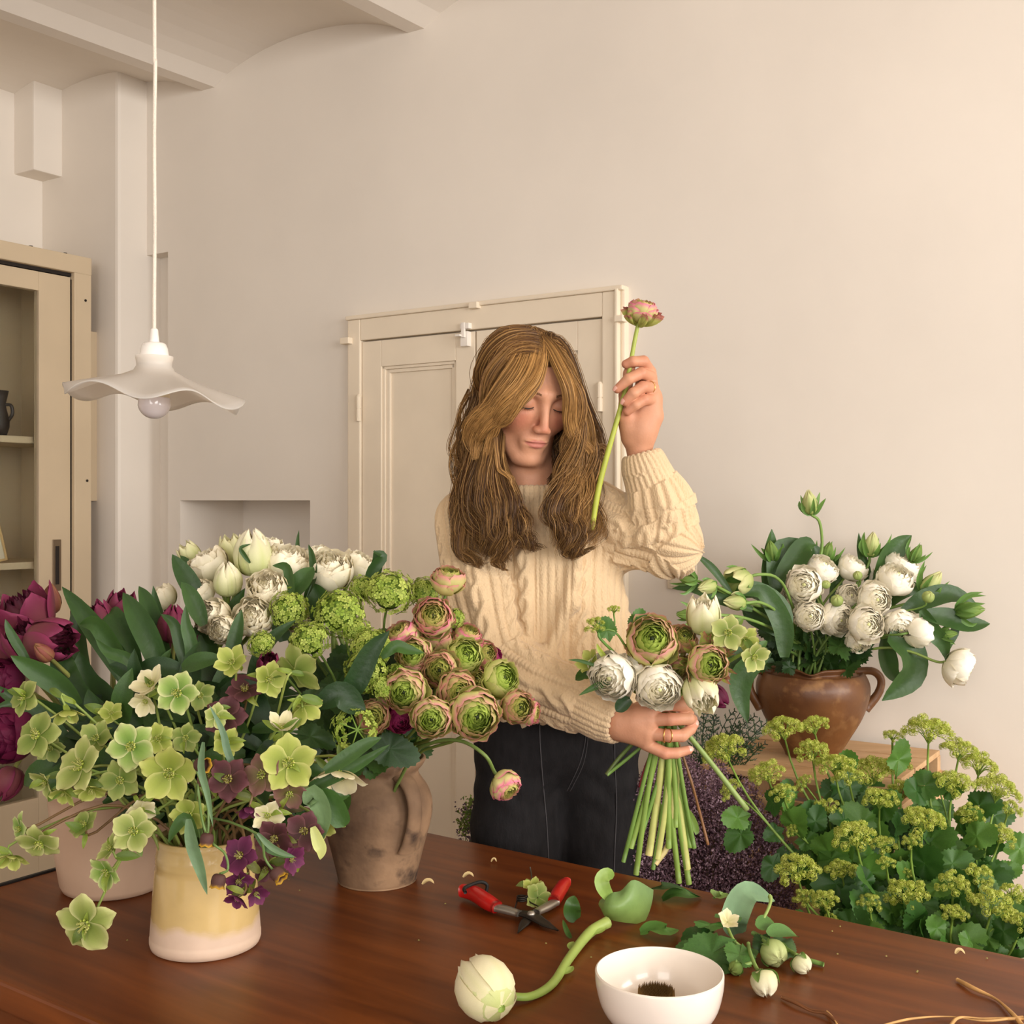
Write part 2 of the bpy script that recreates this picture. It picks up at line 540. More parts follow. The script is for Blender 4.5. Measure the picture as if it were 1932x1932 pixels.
rows = [(35, 672), (33, 680), (32, 690), (38, 700), (60, 711), (90, 722), (120, 733), (150, 744), (166, 750)]
rows = rows + [(r, y + 2.6) for r, y in rows[::-1]]
mb = MB(); mb.lathe(lprof(rows, 0), 120, fn=wave); mb.v[-1] += ctr
lamp.part('lamp_shade', mb, M_opal)
mb = MB(); mb.lathe(lprof([(24, 700), (27, 715), (28, 745), (29, 752), (0, 752)], 0), 32); mb.v[-1] += ctr
bb = lamp.part('bulb', mb, mat('bulb_base', col(232, 214, 184), rough=.5))
mb = MB(); mb.lathe(lprof([(29, 751)] + [(30.5 * math.sin(a), 760 - 30.5 * math.cos(a)) for a in np.linspace(1.75, math.pi, 14)], 0), 32); mb.v[-1] += ctr
lamp.part('bulb_globe', mb, mat('bulb_glass', col(222, 210, 208), rough=.12, var=.01, coat=.5), parent=bb)
bb.children[0].matrix_basis = Matrix.Identity(4)

# ---------------------------------------------------------------- wooden table
AT = math.radians(35.2)
dT, nT = V3((math.cos(AT), -math.sin(AT), 0)), V3((math.sin(AT), math.cos(AT), 0))
RT = np.stack([dT, nT, V3((0, 0, 1))], 1)
TZ = .75
tb = (T(820, 1578) @ nT + T(1932, 1800) @ nT) / 2
tf = (T(0, 1857) @ nT + T(203, 1932) @ nT) / 2
tl = (T(0, 1672) @ dT + T(110, 1640) @ dT) / 2
tr_ = tl + 2.0
table = Thing('wooden_table', 'long dark reddish brown wooden table in the foreground', 'table', V3(dT * (tl + 1) + nT * (tf + tb) / 2))
M_wood = bpy.data.materials.new('table_wood'); M_wood.use_nodes = True
nt = M_wood.node_tree; N = nt.nodes; L = nt.links
bs = N['Principled BSDF']; bs.inputs['Roughness'].default_value = .36; bs.inputs['Specular IOR Level'].default_value = .28
tc = N.new('ShaderNodeTexCoord'); mp = N.new('ShaderNodeMapping')
mp.inputs['Rotation'].default_value = (0, 0, AT); mp.inputs['Scale'].default_value = (1.2, 14, 14)
vr = N.new('ShaderNodeVectorRotate'); vr.rotation_type = 'Z_AXIS'; vr.inputs['Angle'].default_value = AT
L.new(tc.outputs['Object'], vr.inputs['Vector'])
mp.inputs['Rotation'].default_value = (0, 0, 0)
L.new(vr.outputs[0], mp.inputs[0])
n1 = N.new('ShaderNodeTexNoise'); n1.inputs['Scale'].default_value = 2.2; n1.inputs['Detail'].default_value = 8; n1.inputs['Distortion'].default_value = .6
L.new(mp.outputs[0], n1.inputs['Vector'])
n2 = N.new('ShaderNodeTexNoise'); n2.inputs['Scale'].default_value = 1.7; n2.inputs['Detail'].default_value = 3
L.new(vr.outputs[0], n2.inputs['Vector'])
rp = N.new('ShaderNodeValToRGB')
rp.color_ramp.elements[0].position = .30; rp.color_ramp.elements[0].color = (*col(88, 41, 13), 1)
rp.color_ramp.elements[1].position = .72; rp.color_ramp.elements[1].color = (*col(128, 68, 26), 1)
L.new(n1.outputs[0], rp.inputs[0])
mx = N.new('ShaderNodeMix'); mx.data_type = 'RGBA'; mx.blend_type = 'MULTIPLY'; mx.inputs[0].default_value = .4
rp2 = N.new('ShaderNodeValToRGB')
rp2.color_ramp.elements[0].position = .35; rp2.color_ramp.elements[0].color = (.62, .55, .5, 1)
rp2.color_ramp.elements[1].position = .65; rp2.color_ramp.elements[1].color = (1, 1, 1, 1)
L.new(n2.outputs[0], rp2.inputs[0]); L.new(rp.outputs[0], mx.inputs[6]); L.new(rp2.outputs[0], mx.inputs[7])
L.new(mx.outputs[2], bs.inputs['Base Color'])
bp = N.new('ShaderNodeBump'); bp.inputs['Strength'].default_value = .12; bp.inputs['Distance'].default_value = .002
L.new(n1.outputs[0], bp.inputs['Height']); L.new(bp.outputs[0], bs.inputs['Normal'])
def tbox(mb, s0, s1, n0, n1, z0, z1, bev=0.):
    return mb.box((s0, n0, z0), (s1, n1, z1), (1, 1, 1), RT, bev)
mb = MB(); tbox(mb, tl, tr_, tf, tb, TZ - .036, TZ, .004)
table.part('table_top', mb, M_wood, smooth=False)
mb = MB(); tbox(mb, tl - .006, tl + .001, tf + .001, tb - .001, TZ - .034, TZ + .003, .002)
table.part('edge_band', mb, mat('black_edge', col(28, 25, 22), rough=.5), label='black edging strip on the table end', smooth=False)
mb = MB()
for a, b, c, d in ((tl + .06, tr_ - .06, tf + .06, tf + .085), (tl + .06, tr_ - .06, tb - .085, tb - .06), (tl + .06, tl + .085, tf + .06, tb - .06), (tr_ - .085, tr_ - .06, tf + .06, tb - .06)):
    tbox(mb, a, b, c, d, TZ - .12, TZ - .036)
table.part('apron', mb, M_wood, smooth=False)
for a in (tl + .05, tr_ - .11):
    for c in (tf + .05, tb - .11):
        mb = MB(); tbox(mb, a, a + .06, c, c + .06, 0, TZ - .036, .004)
        table.part('leg', mb, M_wood, smooth=False)

# ---------------------------------------------------------------- bowl with a pin frog, and the three vessels on the table
YB = .0
bowl_rim_z = .815
bc = T(1244, 1832, bowl_rim_z)
px1 = bc[1] / F
rb = 121.0 * px1
bl = V3((bc[0], bc[1], TZ))
bowl = Thing('white_bowl', 'round white ceramic bowl at the front edge of the table', 'bowl', bl)
hb = bowl_rim_z - TZ
pr = [(0, .004), (rb * .42, .004), (rb * .45, 0), (rb * .50, 0), (rb * .52, .005), (rb * .72, hb * .16), (rb * .90, hb * .42), (rb * .985, hb * .75), (rb, hb * .97), (rb * .985, hb), (rb * .965, hb * .985), (rb * .94, hb * .72), (rb * .84, hb * .42), (rb * .64, hb * .22), (rb * .4, hb * .15), (0, hb * .13)]
mb = MB(); mb.lathe(spline(V3([(a, b, 0) for a, b in pr]), 60)[:, :2], 72); mb.v[-1] += bl
bowl.part('body', mb, mat('white_glaze', col(240, 228, 214), rough=.22, var=.015, coat=.35, spec=.5))
kb = bl + V3((.0, .027, hb * .16))
ken = Thing('pin_frog', 'brass pin flower frog lying in the bottom of the white bowl', 'flower frog', kb)
M_brass = mat('aged_brass', col(160, 128, 78), rough=.4, metal=.5, var=.2)
rk = 37 * px1
mb = MB(); mb.lathe([(0, 0), (rk * 1.0, 0), (rk * 1.02, .004), (rk, .007), (0, .007)], 32); mb.v[-1] += kb
ken.part('base', mb, M_brass)
mb = MB()
for i in range(-7, 8):
    for j in range(-7, 8):
        x, y = i * rk / 7.6 + (j % 2) * rk / 15, j * rk / 7.6
        if x * x + y * y < (rk * .95) ** 2:
            mb.tube([kb + V3((x, y, .006)), kb + V3((x, y, .017)), kb + V3((x * 1.02, y * 1.02, .025))], [.0014, .0012, .0002], 5)
ken.part('pins', mb, M_brass, kind='stuff')

def pot_noise(name, c1, c2, rough, vs=9, bump=.25, c3=None, bscale=35, spec=.35):
    m = mat(name, c1, rough=rough, vscale=vs, bump=bump, bscale=bscale, col2=c2, spec=spec, detail=7)
    if c3 is not None:
        nt = m.node_tree; N = nt.nodes; L = nt.links
        bs = N['Principled BSDF']; src = bs.inputs['Base Color'].links[0].from_socket
        tc = [n for n in N if n.type == 'TEX_COORD'][0]
        nz = N.new('ShaderNodeTexNoise'); nz.inputs['Scale'].default_value = 26; nz.inputs['Detail'].default_value = 6
        L.new(tc.outputs['Object'], nz.inputs['Vector'])
        mr = N.new('ShaderNodeMapRange'); mr.inputs[1].default_value, mr.inputs[2].default_value = .56, .72
        L.new(nz.outputs[0], mr.inputs[0])
        mx = N.new('ShaderNodeMix'); mx.data_type = 'RGBA'; mx.inputs[7].default_value = (*c3, 1)
        L.new(mr.outputs[0], mx.inputs[0]); L.new(src, mx.inputs[6]); L.new(mx.outputs[2], bs.inputs['Base Color'])
    return m

# yellow glazed crock
yc = T(388, 1779)
px1 = yc[1] / F
crock = Thing('glazed_crock', 'pale yellow glazed stoneware crock holding the green and purple hellebores', 'crock', yc)
z_ = lambda py: sc(1, yc[1]) * (1784 - py)
rows = [(0, 1784), (94, 1784), (100, 1781), (102.5, 1773), (102.5, 1764), (101.5, 1762), (101.5, 1758), (100, 1740), (97, 1690), (93, 1640), (91, 1628), (92, 1626), (91, 1623), (92, 1619), (91, 1616), (92, 1612), (90.5, 1609), (89, 1590), (90, 1580), (86, 1578), (84, 1590), (88, 1640), (94, 1770), (0, 1775)]
mb = MB(); mb.lathe([(a * px1, z_(b)) for a, b in rows], 72); mb.v[-1] += yc
M_crock = bpy.data.materials.new('yellow_glaze'); M_crock.use_nodes = True
nt = M_crock.node_tree; N = nt.nodes; L = nt.links; bs = N['Principled BSDF']
tc = N.new('ShaderNodeTexCoord'); sx = N.new('ShaderNodeSeparateXYZ'); L.new(tc.outputs['Object'], sx.inputs[0])
nz = N.new('ShaderNodeTexNoise'); nz.inputs['Scale'].default_value = 14; nz.inputs['Detail'].default_value = 3; L.new(tc.outputs['Object'], nz.inputs['Vector'])
ma = N.new('ShaderNodeMath'); ma.operation = 'MULTIPLY_ADD'; ma.inputs[1].default_value = .05; L.new(nz.outputs[0], ma.inputs[0]); L.new(sx.outputs[2], ma.inputs[2])
mr = N.new('ShaderNodeMapRange'); mr.inputs[1].default_value = .056; mr.inputs[2].default_value = .067; L.new(ma.outputs[0], mr.inputs[0])
mx = N.new('ShaderNodeMix'); mx.data_type = 'RGBA'
mx.inputs[6].default_value = (*col(214, 186, 162), 1); mx.inputs[7].default_value = (*col(204, 174, 116), 1)
L.new(mr.outputs[0], mx.inputs[0]); 
nz2 = N.new('ShaderNodeTexNoise'); nz2.inputs['Scale'].default_value = 40; nz2.inputs['Detail'].default_value = 5; L.new(tc.outputs['Object'], nz2.inputs['Vector'])
mr2 = N.new('ShaderNodeMapRange'); mr2.inputs[3].default_value = .86; mr2.inputs[4].default_value = 1.1; L.new(nz2.outputs[0], mr2.inputs[0])
vm = N.new('ShaderNodeVectorMath'); vm.operation = 'SCALE'; L.new(mx.outputs[2], vm.inputs[0]); L.new(mr2.outputs[0], vm.inputs['Scale']); L.new(vm.outputs[0], bs.inputs['Base Color'])
mr3 = N.new('ShaderNodeMapRange'); mr3.inputs[3].default_value = .6; mr3.inputs[4].default_value = .16; L.new(mr.outputs[0], mr3.inputs[0]); L.new(mr3.outputs[0], bs.inputs['Roughness'])
crock.part('body', mb, M_crock)

# pinkish grey bucket shaped pot
pc = T(215, 1672)
px1 = pc[1] / F
bucket = Thing('stoneware_pot', 'wide pinkish grey stoneware pot behind the yellow crock, holding purple tulips', 'pot', pc)
z_ = lambda py: px1 * (1676 - py)
rows = [(0, 1676), (84, 1676), (92, 1672), (97, 1662), (104, 1620), (112, 1560), (117, 1510), (119, 1490), (122, 1486), (124, 1478), (121, 1472), (115, 1474), (112, 1500), (96, 1660), (0, 1665)]
mb = MB(); mb.lathe([(a * px1, z_(b)) for a, b in rows], 72); mb.v[-1] += pc
bucket.part('body', mb, pot_noise('pink_stoneware', col(178, 146, 120), col(196, 164, 138), .42, 7, .12))

# brown earthen jar with a strap handle towards the camera
jc = T(712, 1658)
px1 = jc[1] / F
jar = Thing('earthen_jar', 'weathered brown earthenware jar with a strap handle, holding the green pink ranunculus', 'jar', jc)
z_ = lambda py: px1 * (1663 - py)
rows = [(0, 1663), (68, 1663), (73, 1660), (75, 1654), (78, 1640), (88, 1600), (99, 1560), (104, 1532), (102, 1508), (94, 1488), (84, 1474), (78, 1464), (78, 1456), (86, 1446), (91, 1437), (90, 1433), (84, 1434), (72, 1456), (74, 1470), (94, 1530), (66, 1650), (0, 1652)]
mb = MB(); mb.lathe(spline(V3([(a * px1, z_(b), 0) for a, b in rows]), 80)[:, :2], 72); mb.v[-1] += jc
M_jar = pot_noise('weathered_clay', col(88, 66, 50), col(164, 130, 98), .8, 11, .6, col(66, 50, 40))
jar.part('body', mb, M_jar)
mb = MB()
e = unit(V3((.66, -.75, 0)))
hp = [(78, 1458), (96, 1464), (112, 1482), (119, 1510), (115, 1540), (104, 1572), (94, 1590)]
path = spline([jc + e * a * px1 + V3((0, 0, z_(b))) for a, b in hp], 16)
sd = unit(np.cross(e, (0, 0, 1)))
tg = np.gradient(path, axis=0); tg /= np.linalg.norm(tg, axis=1, keepdims=True)
an = np.arange(12) * 2 * math.pi / 12
Gh = np.zeros((16, 12, 3))
for i in range(16):
    nn = np.cross(tg[i], sd); w = 15 + 7 * abs(i / 15 - .5) * 1.4
    Gh[i] = path[i] + px1 * (np.cos(an)[:, None] * w * sd + np.sin(an)[:, None] * 7 * nn)
mb.grid(Gh, cv=True)
jar.part('handle', mb, M_jar)

# ---------------------------------------------------------------- crate and brown jug by the long wall
YJ = 2.36
px1 = YJ / F
cr_z = H - (1424 - CY) * px1
cj = P(1533, 1424, YJ); cj[2] = cr_z
# crate aligned with the wall
s_cr = cj @ dW; n_cr = cj @ nW
crate = Thing('wooden_crate', 'pale pine slatted crate under the brown jug by the long wall', 'crate', W3(s_cr, n_cr, 0))
M_pine = mat('pine', col(196, 156, 112), rough=.7, var=.12, vscale=5, stretch=(1, 9, 9), bump=.1, col2=col(216, 178, 134))
L_, D_ = .30, NW - .01 - n_cr
c0, c1 = s_cr - .155, s_cr + .205
d0, d1 = n_cr - .21, NW - .02
for i in range(4):
    a = d0 + (d1 - d0) * i / 4
    mb = MB(); rbox(mb, c0, c1, a + .004, a + (d1 - d0) / 4 - .004, cr_z - .011, cr_z, .0015)
    crate.part('slat', mb, M_pine, smooth=False)
for k in range(6):
    za = .02 + k * (cr_z - .03) / 6
    for n_ in (d0 - .01, d1 - .0):
        mb = MB(); rbox(mb, c0, c1, n_, n_ + .01, za, za + .098, .0015); crate.part('slat', mb, M_pine, smooth=False)
    for s_ in (c0 - .01, c1):
        mb = MB(); rbox(mb, s_, s_ + .01, d0, d1, za, za + .098, .0015); crate.part('slat', mb, M_pine, smooth=False)
for s_ in (c0, c1 - .025):
    for n_ in (d0, d1 - .025):
        mb = MB(); rbox(mb, s_, s_ + .025, n_, n_ + .025, 0, cr_z - .011); crate.part('corner_post', mb, M_pine, smooth=False)

jug = Thing('clay_jug', 'round brown glazed clay jug with two side handles on the pine crate', 'jug', cj)
z_ = lambda py: px1 * (1424 - py)
rows = [(0, 1424), (46, 1424), (50, 1422), (54, 1414), (68, 1390), (90, 1352), (102, 1318), (105, 1300), (103, 1284), (94, 1268), (84, 1270), (78, 1266), (77, 1263), (80, 1259), (82, 1257), (82, 1254), (77, 1253), (73, 1258), (75, 1266), (98, 1292), (60, 1400), (0, 1412)]
def lip(G, an):
    G = G.copy()
    zt = np.clip((G[..., 2] - z_(1272)) / (z_(1254) - z_(1272)), 0, 1)
    # pouring lip towards the camera's left
    a0 = -math.pi / 2 - .30
    g = np.exp(-((np.angle(np.exp(1j * (an - a0)))) / .20) ** 2)
    G[..., 0] += np.cos(an) * zt * g * .009; G[..., 1] += np.sin(an) * zt * g * .012
    G[..., 2] -= zt * g * .008
    return G
mb = MB(); mb.lathe(spline(V3([(a * px1, z_(b), 0) for a, b in rows]), 80)[:, :2], 90, fn=lip); mb.v[-1] += cj
M_jug = pot_noise('brown_glaze', col(84, 50, 28), col(128, 84, 46), .42, 8, .3, col(142, 102, 62), spec=.45)
jug.part('body', mb, M_jug)
for sx_, pts in ((1, [(76, 1268), (112, 1266), (129, 1282), (124, 1308), (99, 1338)]), (-1, [(76, 1266), (108, 1266), (118, 1284), (116, 1306), (98, 1336)])):
    mb = MB()
    path = spline([cj + V3((sx_ * a * px1, -.0, z_(b))) for a, b in pts], 18)
    mb.tube(path, np.array([9.5, 8.5, 8, 7.5, 7.5, 7.5, 7.5, 7.5, 7.5, 7.5, 7.5, 7.5, 8, 8, 8.5, 9, 9.5, 10]) * px1, 10)
    jug.part('handle', mb, M_jug)

# ================================================================ flower kit
def mixc(a, b, t):
    t = np.clip(np.asarray(t, float), 0, 1)[..., None]
    return V3(a) * (1 - t) + V3(b) * t

G_STEM, G_STEM2 = col(128, 150, 72), col(96, 124, 58)
G_LEAF, G_DARK, G_TULIP = col(62, 96, 38), col(36, 64, 26), col(66, 98, 46)
G_LIME, G_PALE = col(160, 176, 62), col(196, 202, 120)

_cache = {}
def cached(key, fn):
    if key not in _cache: _cache[key] = fn()
    return _cache[key]

def cup_petal(W, prof, c_base, c_tip, ruffle=0., seed=0, nu=7, nv=9, tipw=.0, c_edge=None, wexp=.55, point=0.0, streak=None):
    """a petal wrapped round the bloom axis: W half-angle, prof rows (r, z) from base to tip, unit bloom"""
    r_ = np.random.default_rng(seed)
    pr = spline(V3([(a, b, 0) for a, b in prof]), nv)[:, :2]
    v = np.linspace(0, 1, nv); u = np.linspace(-1, 1, nu)
    w = W * (np.sin(math.pi * (.14 + .82 * v)) ** wexp) * (1 - tipw * v)
    ph = r_.random(3) * 6
    Gd = np.zeros((nv, nu, 3)); C = np.zeros((nv, nu, 3))
    for i in range(nv):
        th = u * w[i]
        rr = pr[i, 0] * (1 - .10 * u * u * v[i]) + ruffle * v[i] * np.sin(u * 4 + ph[0] + v[i] * 3) * .5
        zz_ = pr[i, 1] - .10 * u * u * v[i] ** 2 + ruffle * v[i] ** 2 * np.sin(u * 5 + ph[1]) - point * u * u * v[i] ** 3
        Gd[i, :, 0], Gd[i, :, 1], Gd[i, :, 2] = rr * np.cos(th), rr * np.sin(th), zz_
        t = v[i] ** 1.2 + 0 * u
        cc = mixc(c_base, c_tip, t)
        if c_edge is not None:
            e = np.clip((np.abs(u) ** 3 + v[i] ** 6) , 0, 1)
            cc = mixc(0, 1, 0 * e)[..., :0] if False else cc * (1 - e[:, None]) + V3(c_edge) * e[:, None]
        if streak is not None:
            s_ = np.clip(1 - np.abs(u) * 3, 0, 1) * (1 - v[i])
            cc = cc * (1 - s_[:, None]) + V3(streak) * s_[:, None]
        C[i] = cc
    return Gd, C

def petal_mesh(key, *a, **k):
    def make():
        Gd, C = cup_petal(*a, **k)
        return MB().grid(Gd, C).mesh('petal')
    return cached(('cup',) + tuple(key), make)

def rot_grid(Gd, ang):
    c, s = math.cos(ang), math.sin(ang)
    R = V3(((c, -s, 0), (s, c, 0), (0, 0, 1)))
    return Gd @ R.T

# tulip: unit bloom about 2 wide and 2.3 tall, base at the origin
TUL_PROF = {
    'closed': [(.12, 0), (.75, .22), (1.0, .85), (.93, 1.5), (.60, 2.05), (.22, 2.38)],
    'cup': [(.12, 0), (.78, .2), (1.0, .8), (1.02, 1.4), (.92, 1.9), (.74, 2.25)],
    'open': [(.12, 0), (.75, .15), (1.05, .6), (1.25, 1.15), (1.38, 1.65), (1.42, 2.05)],
    'bud': [(.12, 0), (.6, .25), (.78, .9), (.62, 1.6), (.34, 2.1), (.08, 2.4)],
}
def tulip_bloom(t, head, face, size, kind, c_base, c_tip, c_edge=None, heart=None, n=6, roll=0., streak=None, ruffle=.07):
    """six petal parts; double blooms get a heart of inner petals"""
    M = xf(head, face, roll, size)
    for i in range(n):
        inner = i % 2
        key = ('tul', kind, inner, i % 3, tuple(np.round(c_tip, 4)), tuple(np.round(c_base, 4)), c_edge is None)
        k = .9 if inner else 1.0
        prof = [(a * k, b * (1.0 if inner else .97)) for a, b in TUL_PROF[kind]]
        me = petal_mesh(key, .74, prof, c_base, c_tip, ruffle, i % 3 + 10 * inner, c_edge=c_edge, wexp=.5, point=.22, streak=streak)
        t.place('petal', me, M_petal, M @ Matrix.Rotation(i * 2 * math.pi / n + .3, 4, 'Z'))
    if heart is not None:
        def make():
            mb = MB(); r_ = np.random.default_rng(5)
            for ring, (k, cnt) in enumerate(((.82, 6), (.66, 6), (.48, 5), (.3, 4), (.14, 3))):
                for j in range(cnt):
                    prof = [(a * k + .02, b * (.80 + .08 * r_.random())) for a, b in TUL_PROF['cup']]
                    Gd, C = cup_petal(.75, prof, c_base, heart, .12, int(r_.integers(1e6)), 5, 7, wexp=.45)
                    mb.grid(rot_grid(Gd, j * 2 * math.pi / cnt + ring * .6 + r_.random() * .4), C)
            return mb.mesh('heart_petals')
        me = cached(('tulheart', tuple(np.round(heart, 4))), make)
        t.place('heart_petals', me, M_petal, M, kind='stuff')

# peony-like double tulip: a full round ball of ruffled petals
def double_bloom(t, head, face, size, c_base, c_tip, c_out, roll=0., var=0):
    M = xf(head, face, roll, size) @ Matrix.Diagonal((1, 1, 1.12, 1))
    def outer():
        out = []
        for q in range(3):
            Gd, C = ran_shell(1.02 + .03 * q, 2.12 - .14 * q, .86, c_out, c_tip, c_tip, 7 * q + var + 300, .045)
            out.append(MB().grid(Gd, C).mesh('petal'))
        return out
    def heart():
        mb = MB(); r_ = np.random.default_rng(50 + var)
        for q, k in enumerate(np.linspace(.93, .10, 11)):
            f = q / 10; cnt = 5 if k > .4 else 4
            for j in range(cnt):
                Gd, C = ran_shell(k * (1 + .05 * r_.normal()), 2.02 + .45 * f + .12 * r_.normal(), .92, c_base, c_tip, c_tip, int(r_.integers(1e6)), .11, 8, 7)
                mb.grid(rot_grid(Gd, j * 2 * math.pi / cnt + q * .8 + r_.random() * .7), C)
        mb.lathe([(0, .1), (.4, .3), (.46, .8), (.3, 1.0), (0, 1.06)], 12, c_tip)
        return mb.mesh('heart_petals')
    key = (var, tuple(np.round(c_tip, 4)), tuple(np.round(c_out, 4)))
    mt = M_white_petal if c_tip[1] > .5 else M_petal
    outs = cached(('dbl',) + key, outer)
    for i in range(6):
        t.place('petal', outs[i % 3], mt, M @ Matrix.Rotation(i * 2 * math.pi / 6, 4, 'Z'))
    t.place('heart_petals', cached(('dblheart',) + key, heart), mt, M, kind='stuff')

# ranunculus: concentric shells of thin petals, unit radius 1, base at origin
def ran_shell(k, alpha, half, c0, c1, c2, seed, wav=.05, nu=9, nv=7):
    """petal of the shell of radius k about (0,0,zc); c0 base, c1 blade, c2 rim"""
    r_ = np.random.default_rng(seed)
    v = np.linspace(.12, 1, nv); u = np.linspace(-1, 1, nu)
    ph = r_.random(4) * 6.3
    al = alpha * (1 + .05 * r_.normal())
    Gd = np.zeros((nv, nu, 3)); C = np.zeros((nv, nu, 3))
    zc = .80 + .38 * (1 - k)
    for i in range(nv):
        a = al * v[i] * (1 - .10 * u ** 4)
        rr = k * (1 + wav * v[i] * np.sin(3 * u + ph[0]) + .8 * wav * v[i] ** 3 * np.sin(7 * u + ph[1]))
        w = half * (.55 + .45 * math.sin(math.pi * (.1 + .75 * v[i])))
        th = u * w
        Gd[i, :, 0] = rr * np.sin(a) * np.cos(th)
        Gd[i, :, 1] = rr * np.sin(a) * np.sin(th)
        Gd[i, :, 2] = zc - rr * .85 * np.cos(a) + .03 * v[i] * np.sin(5 * u + ph[2])
        e = np.clip((v[i] - .86) / .14, 0, 1) ** 1.3 + 0 * u
        cc = mixc(c0, c1, v[i] + 0 * u)
        C[i] = cc * (1 - e[:, None]) + V3(c2) * e[:, None]
    return Gd, C

RAN = {  # kind: outer base, outer blade, outer rim, inner blade, inner rim, eye
    'white': (col(250, 242, 216), col(254, 247, 228), col(255, 249, 234), col(252, 244, 214), col(254, 247, 226), col(226, 226, 160)),
    'green': (col(190, 200, 104), col(214, 212, 130), col(238, 160, 166), col(140, 168, 58), col(176, 194, 90), col(44, 54, 24)),
    'pink': (col(190, 194, 104), col(220, 206, 144), col(240, 122, 164), col(164, 176, 78), col(206, 190, 112), col(70, 74, 34)),
    'lime': (col(192, 204, 104), col(210, 216, 126), col(220, 214, 144), col(162, 190, 68), col(194, 212, 104), col(70, 84, 32)),
    'bronze': (col(188, 190, 108), col(210, 196, 130), col(230, 150, 150), col(134, 158, 58), col(184, 176, 92), col(40, 48, 22)),
    'magenta': (col(150, 60, 96), col(178, 50, 110), col(186, 60, 124), col(150, 36, 90), col(170, 60, 110), col(60, 30, 30)),
}
def ran_parts(kind, var):
    c = RAN[kind]
    def outer():
        out = []
        for q in range(3):
            Gd, C = ran_shell(1.0 + .05 * q, 1.72 - .12 * q, .78, c[0], c[1], c[2], 11 * q + var, .07)
            Gd[-1, :, 0] *= 1.0
            out.append(MB().grid(Gd, C).mesh('petal'))
        return out
    def heart():
        mb = MB(); r_ = np.random.default_rng(900 + var)
        ks = np.linspace(.95, .14, 11)
        for q, k in enumerate(ks):
            f = q / (len(ks) - 1)
            cnt = 6 if k > .4 else 4
            c1 = mixc(c[1], c[3], min(1, f * 2.2)); c2 = mixc(c[2], c[4], min(1, f * 2.4))
            for j in range(cnt):
                Gd, C = ran_shell(k, 2.12 + .40 * f, .84, c[0], c1, c2, int(r_.integers(1e6)), .06, 7, 6)
                mb.grid(rot_grid(Gd, j * 2 * math.pi / cnt + q * .55 + r_.random() * .5), C)
        # the eye
        mb.lathe([(0, 1.24), (.06, 1.23), (.10, 1.18), (.12, 1.0)], 10, c[5])
        return mb.mesh('heart_petals')
    return cached(('ran', kind, var), lambda: (outer(), heart()))

def ran_bloom(t, head, face, size, kind, roll=0., var=0, ruff=False):
    outer, heart = ran_parts(kind, var % 3)
    M = xf(head, face, roll, size); mt = M_white_petal if kind == 'white' else M_petal
    for i in range(7):
        t.place('petal', outer[i % 3], mt, M @ Matrix.Rotation(i * 2 * math.pi / 7, 4, 'Z'))
    t.place('heart_petals', heart, mt, M, kind='stuff')
    if ruff:
        def mk():
            mb = MB(); r_ = np.random.default_rng(3); c = RAN[kind]
            for j in range(16):
                Gd, C = ran_shell(1.12 + .2 * r_.random(), 1.3 + .3 * r_.random(), .3, c[0], c[0], col(190, 100, 110), j + 70, .22, 6, 6)
                mb.grid(rot_grid(Gd, j * .9), C)
            return mb.mesh('ruffled_bracts')
        t.place('ruffled_bracts', cached(('ruff', kind), mk), M_petal, M, kind='stuff')

# hellebore: five broad sepals, a crown of nectaries and stamens
HEL = {
    'pale': (col(122, 144, 56), col(158, 170, 88), col(204, 202, 140)),
    'green': (col(104, 130, 50), col(134, 150, 70), col(172, 174, 108)),
    'lime': (col(138, 156, 58), col(168, 180, 80), col(200, 200, 120)),
    'fresh': (col(104, 146, 52), col(150, 180, 84), col(212, 212, 154)),
    'cream': (col(214, 208, 140), col(236, 226, 178), col(240, 230, 196)),
    'purple': (col(74, 54, 36), col(92, 50, 58), col(116, 72, 74)),
    'plum': (col(84, 40, 62), col(104, 40, 78), col(122, 58, 92)),
    'bronze': (col(120, 116, 58), col(120, 84, 74), col(140, 100, 92)),
}
def hel_petal(kind, q, cup):
    c = HEL[kind]
    def mk():
        nv, nu = 8, 7
        v = np.linspace(0, 1, nv); u = np.linspace(-1, 1, nu)
        r_ = np.random.default_rng(q)
        Gd = np.zeros((nv, nu, 3)); C = np.zeros((nv, nu, 3))
        W = (.37 + .05 * q)
        for i in range(nv):
            w = W * (math.sqrt(max(0, 1 - ((v[i] - .56) / .47) ** 2)) + .18 * (1 - v[i])) if v[i] > .1 else W * .30
            x = 1.0 * v[i]
            z = cup * v[i] ** 1.6 - .12 * v[i] ** 6
            Gd[i, :, 0] = x - .13 * u * u * v[i] ** 3
            Gd[i, :, 1] = u * w
            Gd[i, :, 2] = z + .22 * (u * w) ** 2 + .03 * v[i] * np.sin(4 * u + q * 2)
            e = np.clip(np.abs(u) ** 4 * .9 + v[i] ** 5, 0, 1)
            cc = mixc(c[0] * .80, c[1], np.clip(v[i] * 1.25, 0, 1) + 0 * u) * (1 - .10 * np.clip(1 - np.abs(np.sin(u * 6)) * 3, 0, 1))[:, None]
            C[i] = cc * (1 - e[:, None]) + V3(c[2]) * e[:, None]
        return MB().grid(Gd, C).mesh('petal')
    return cached(('help', kind, q, cup), mk)
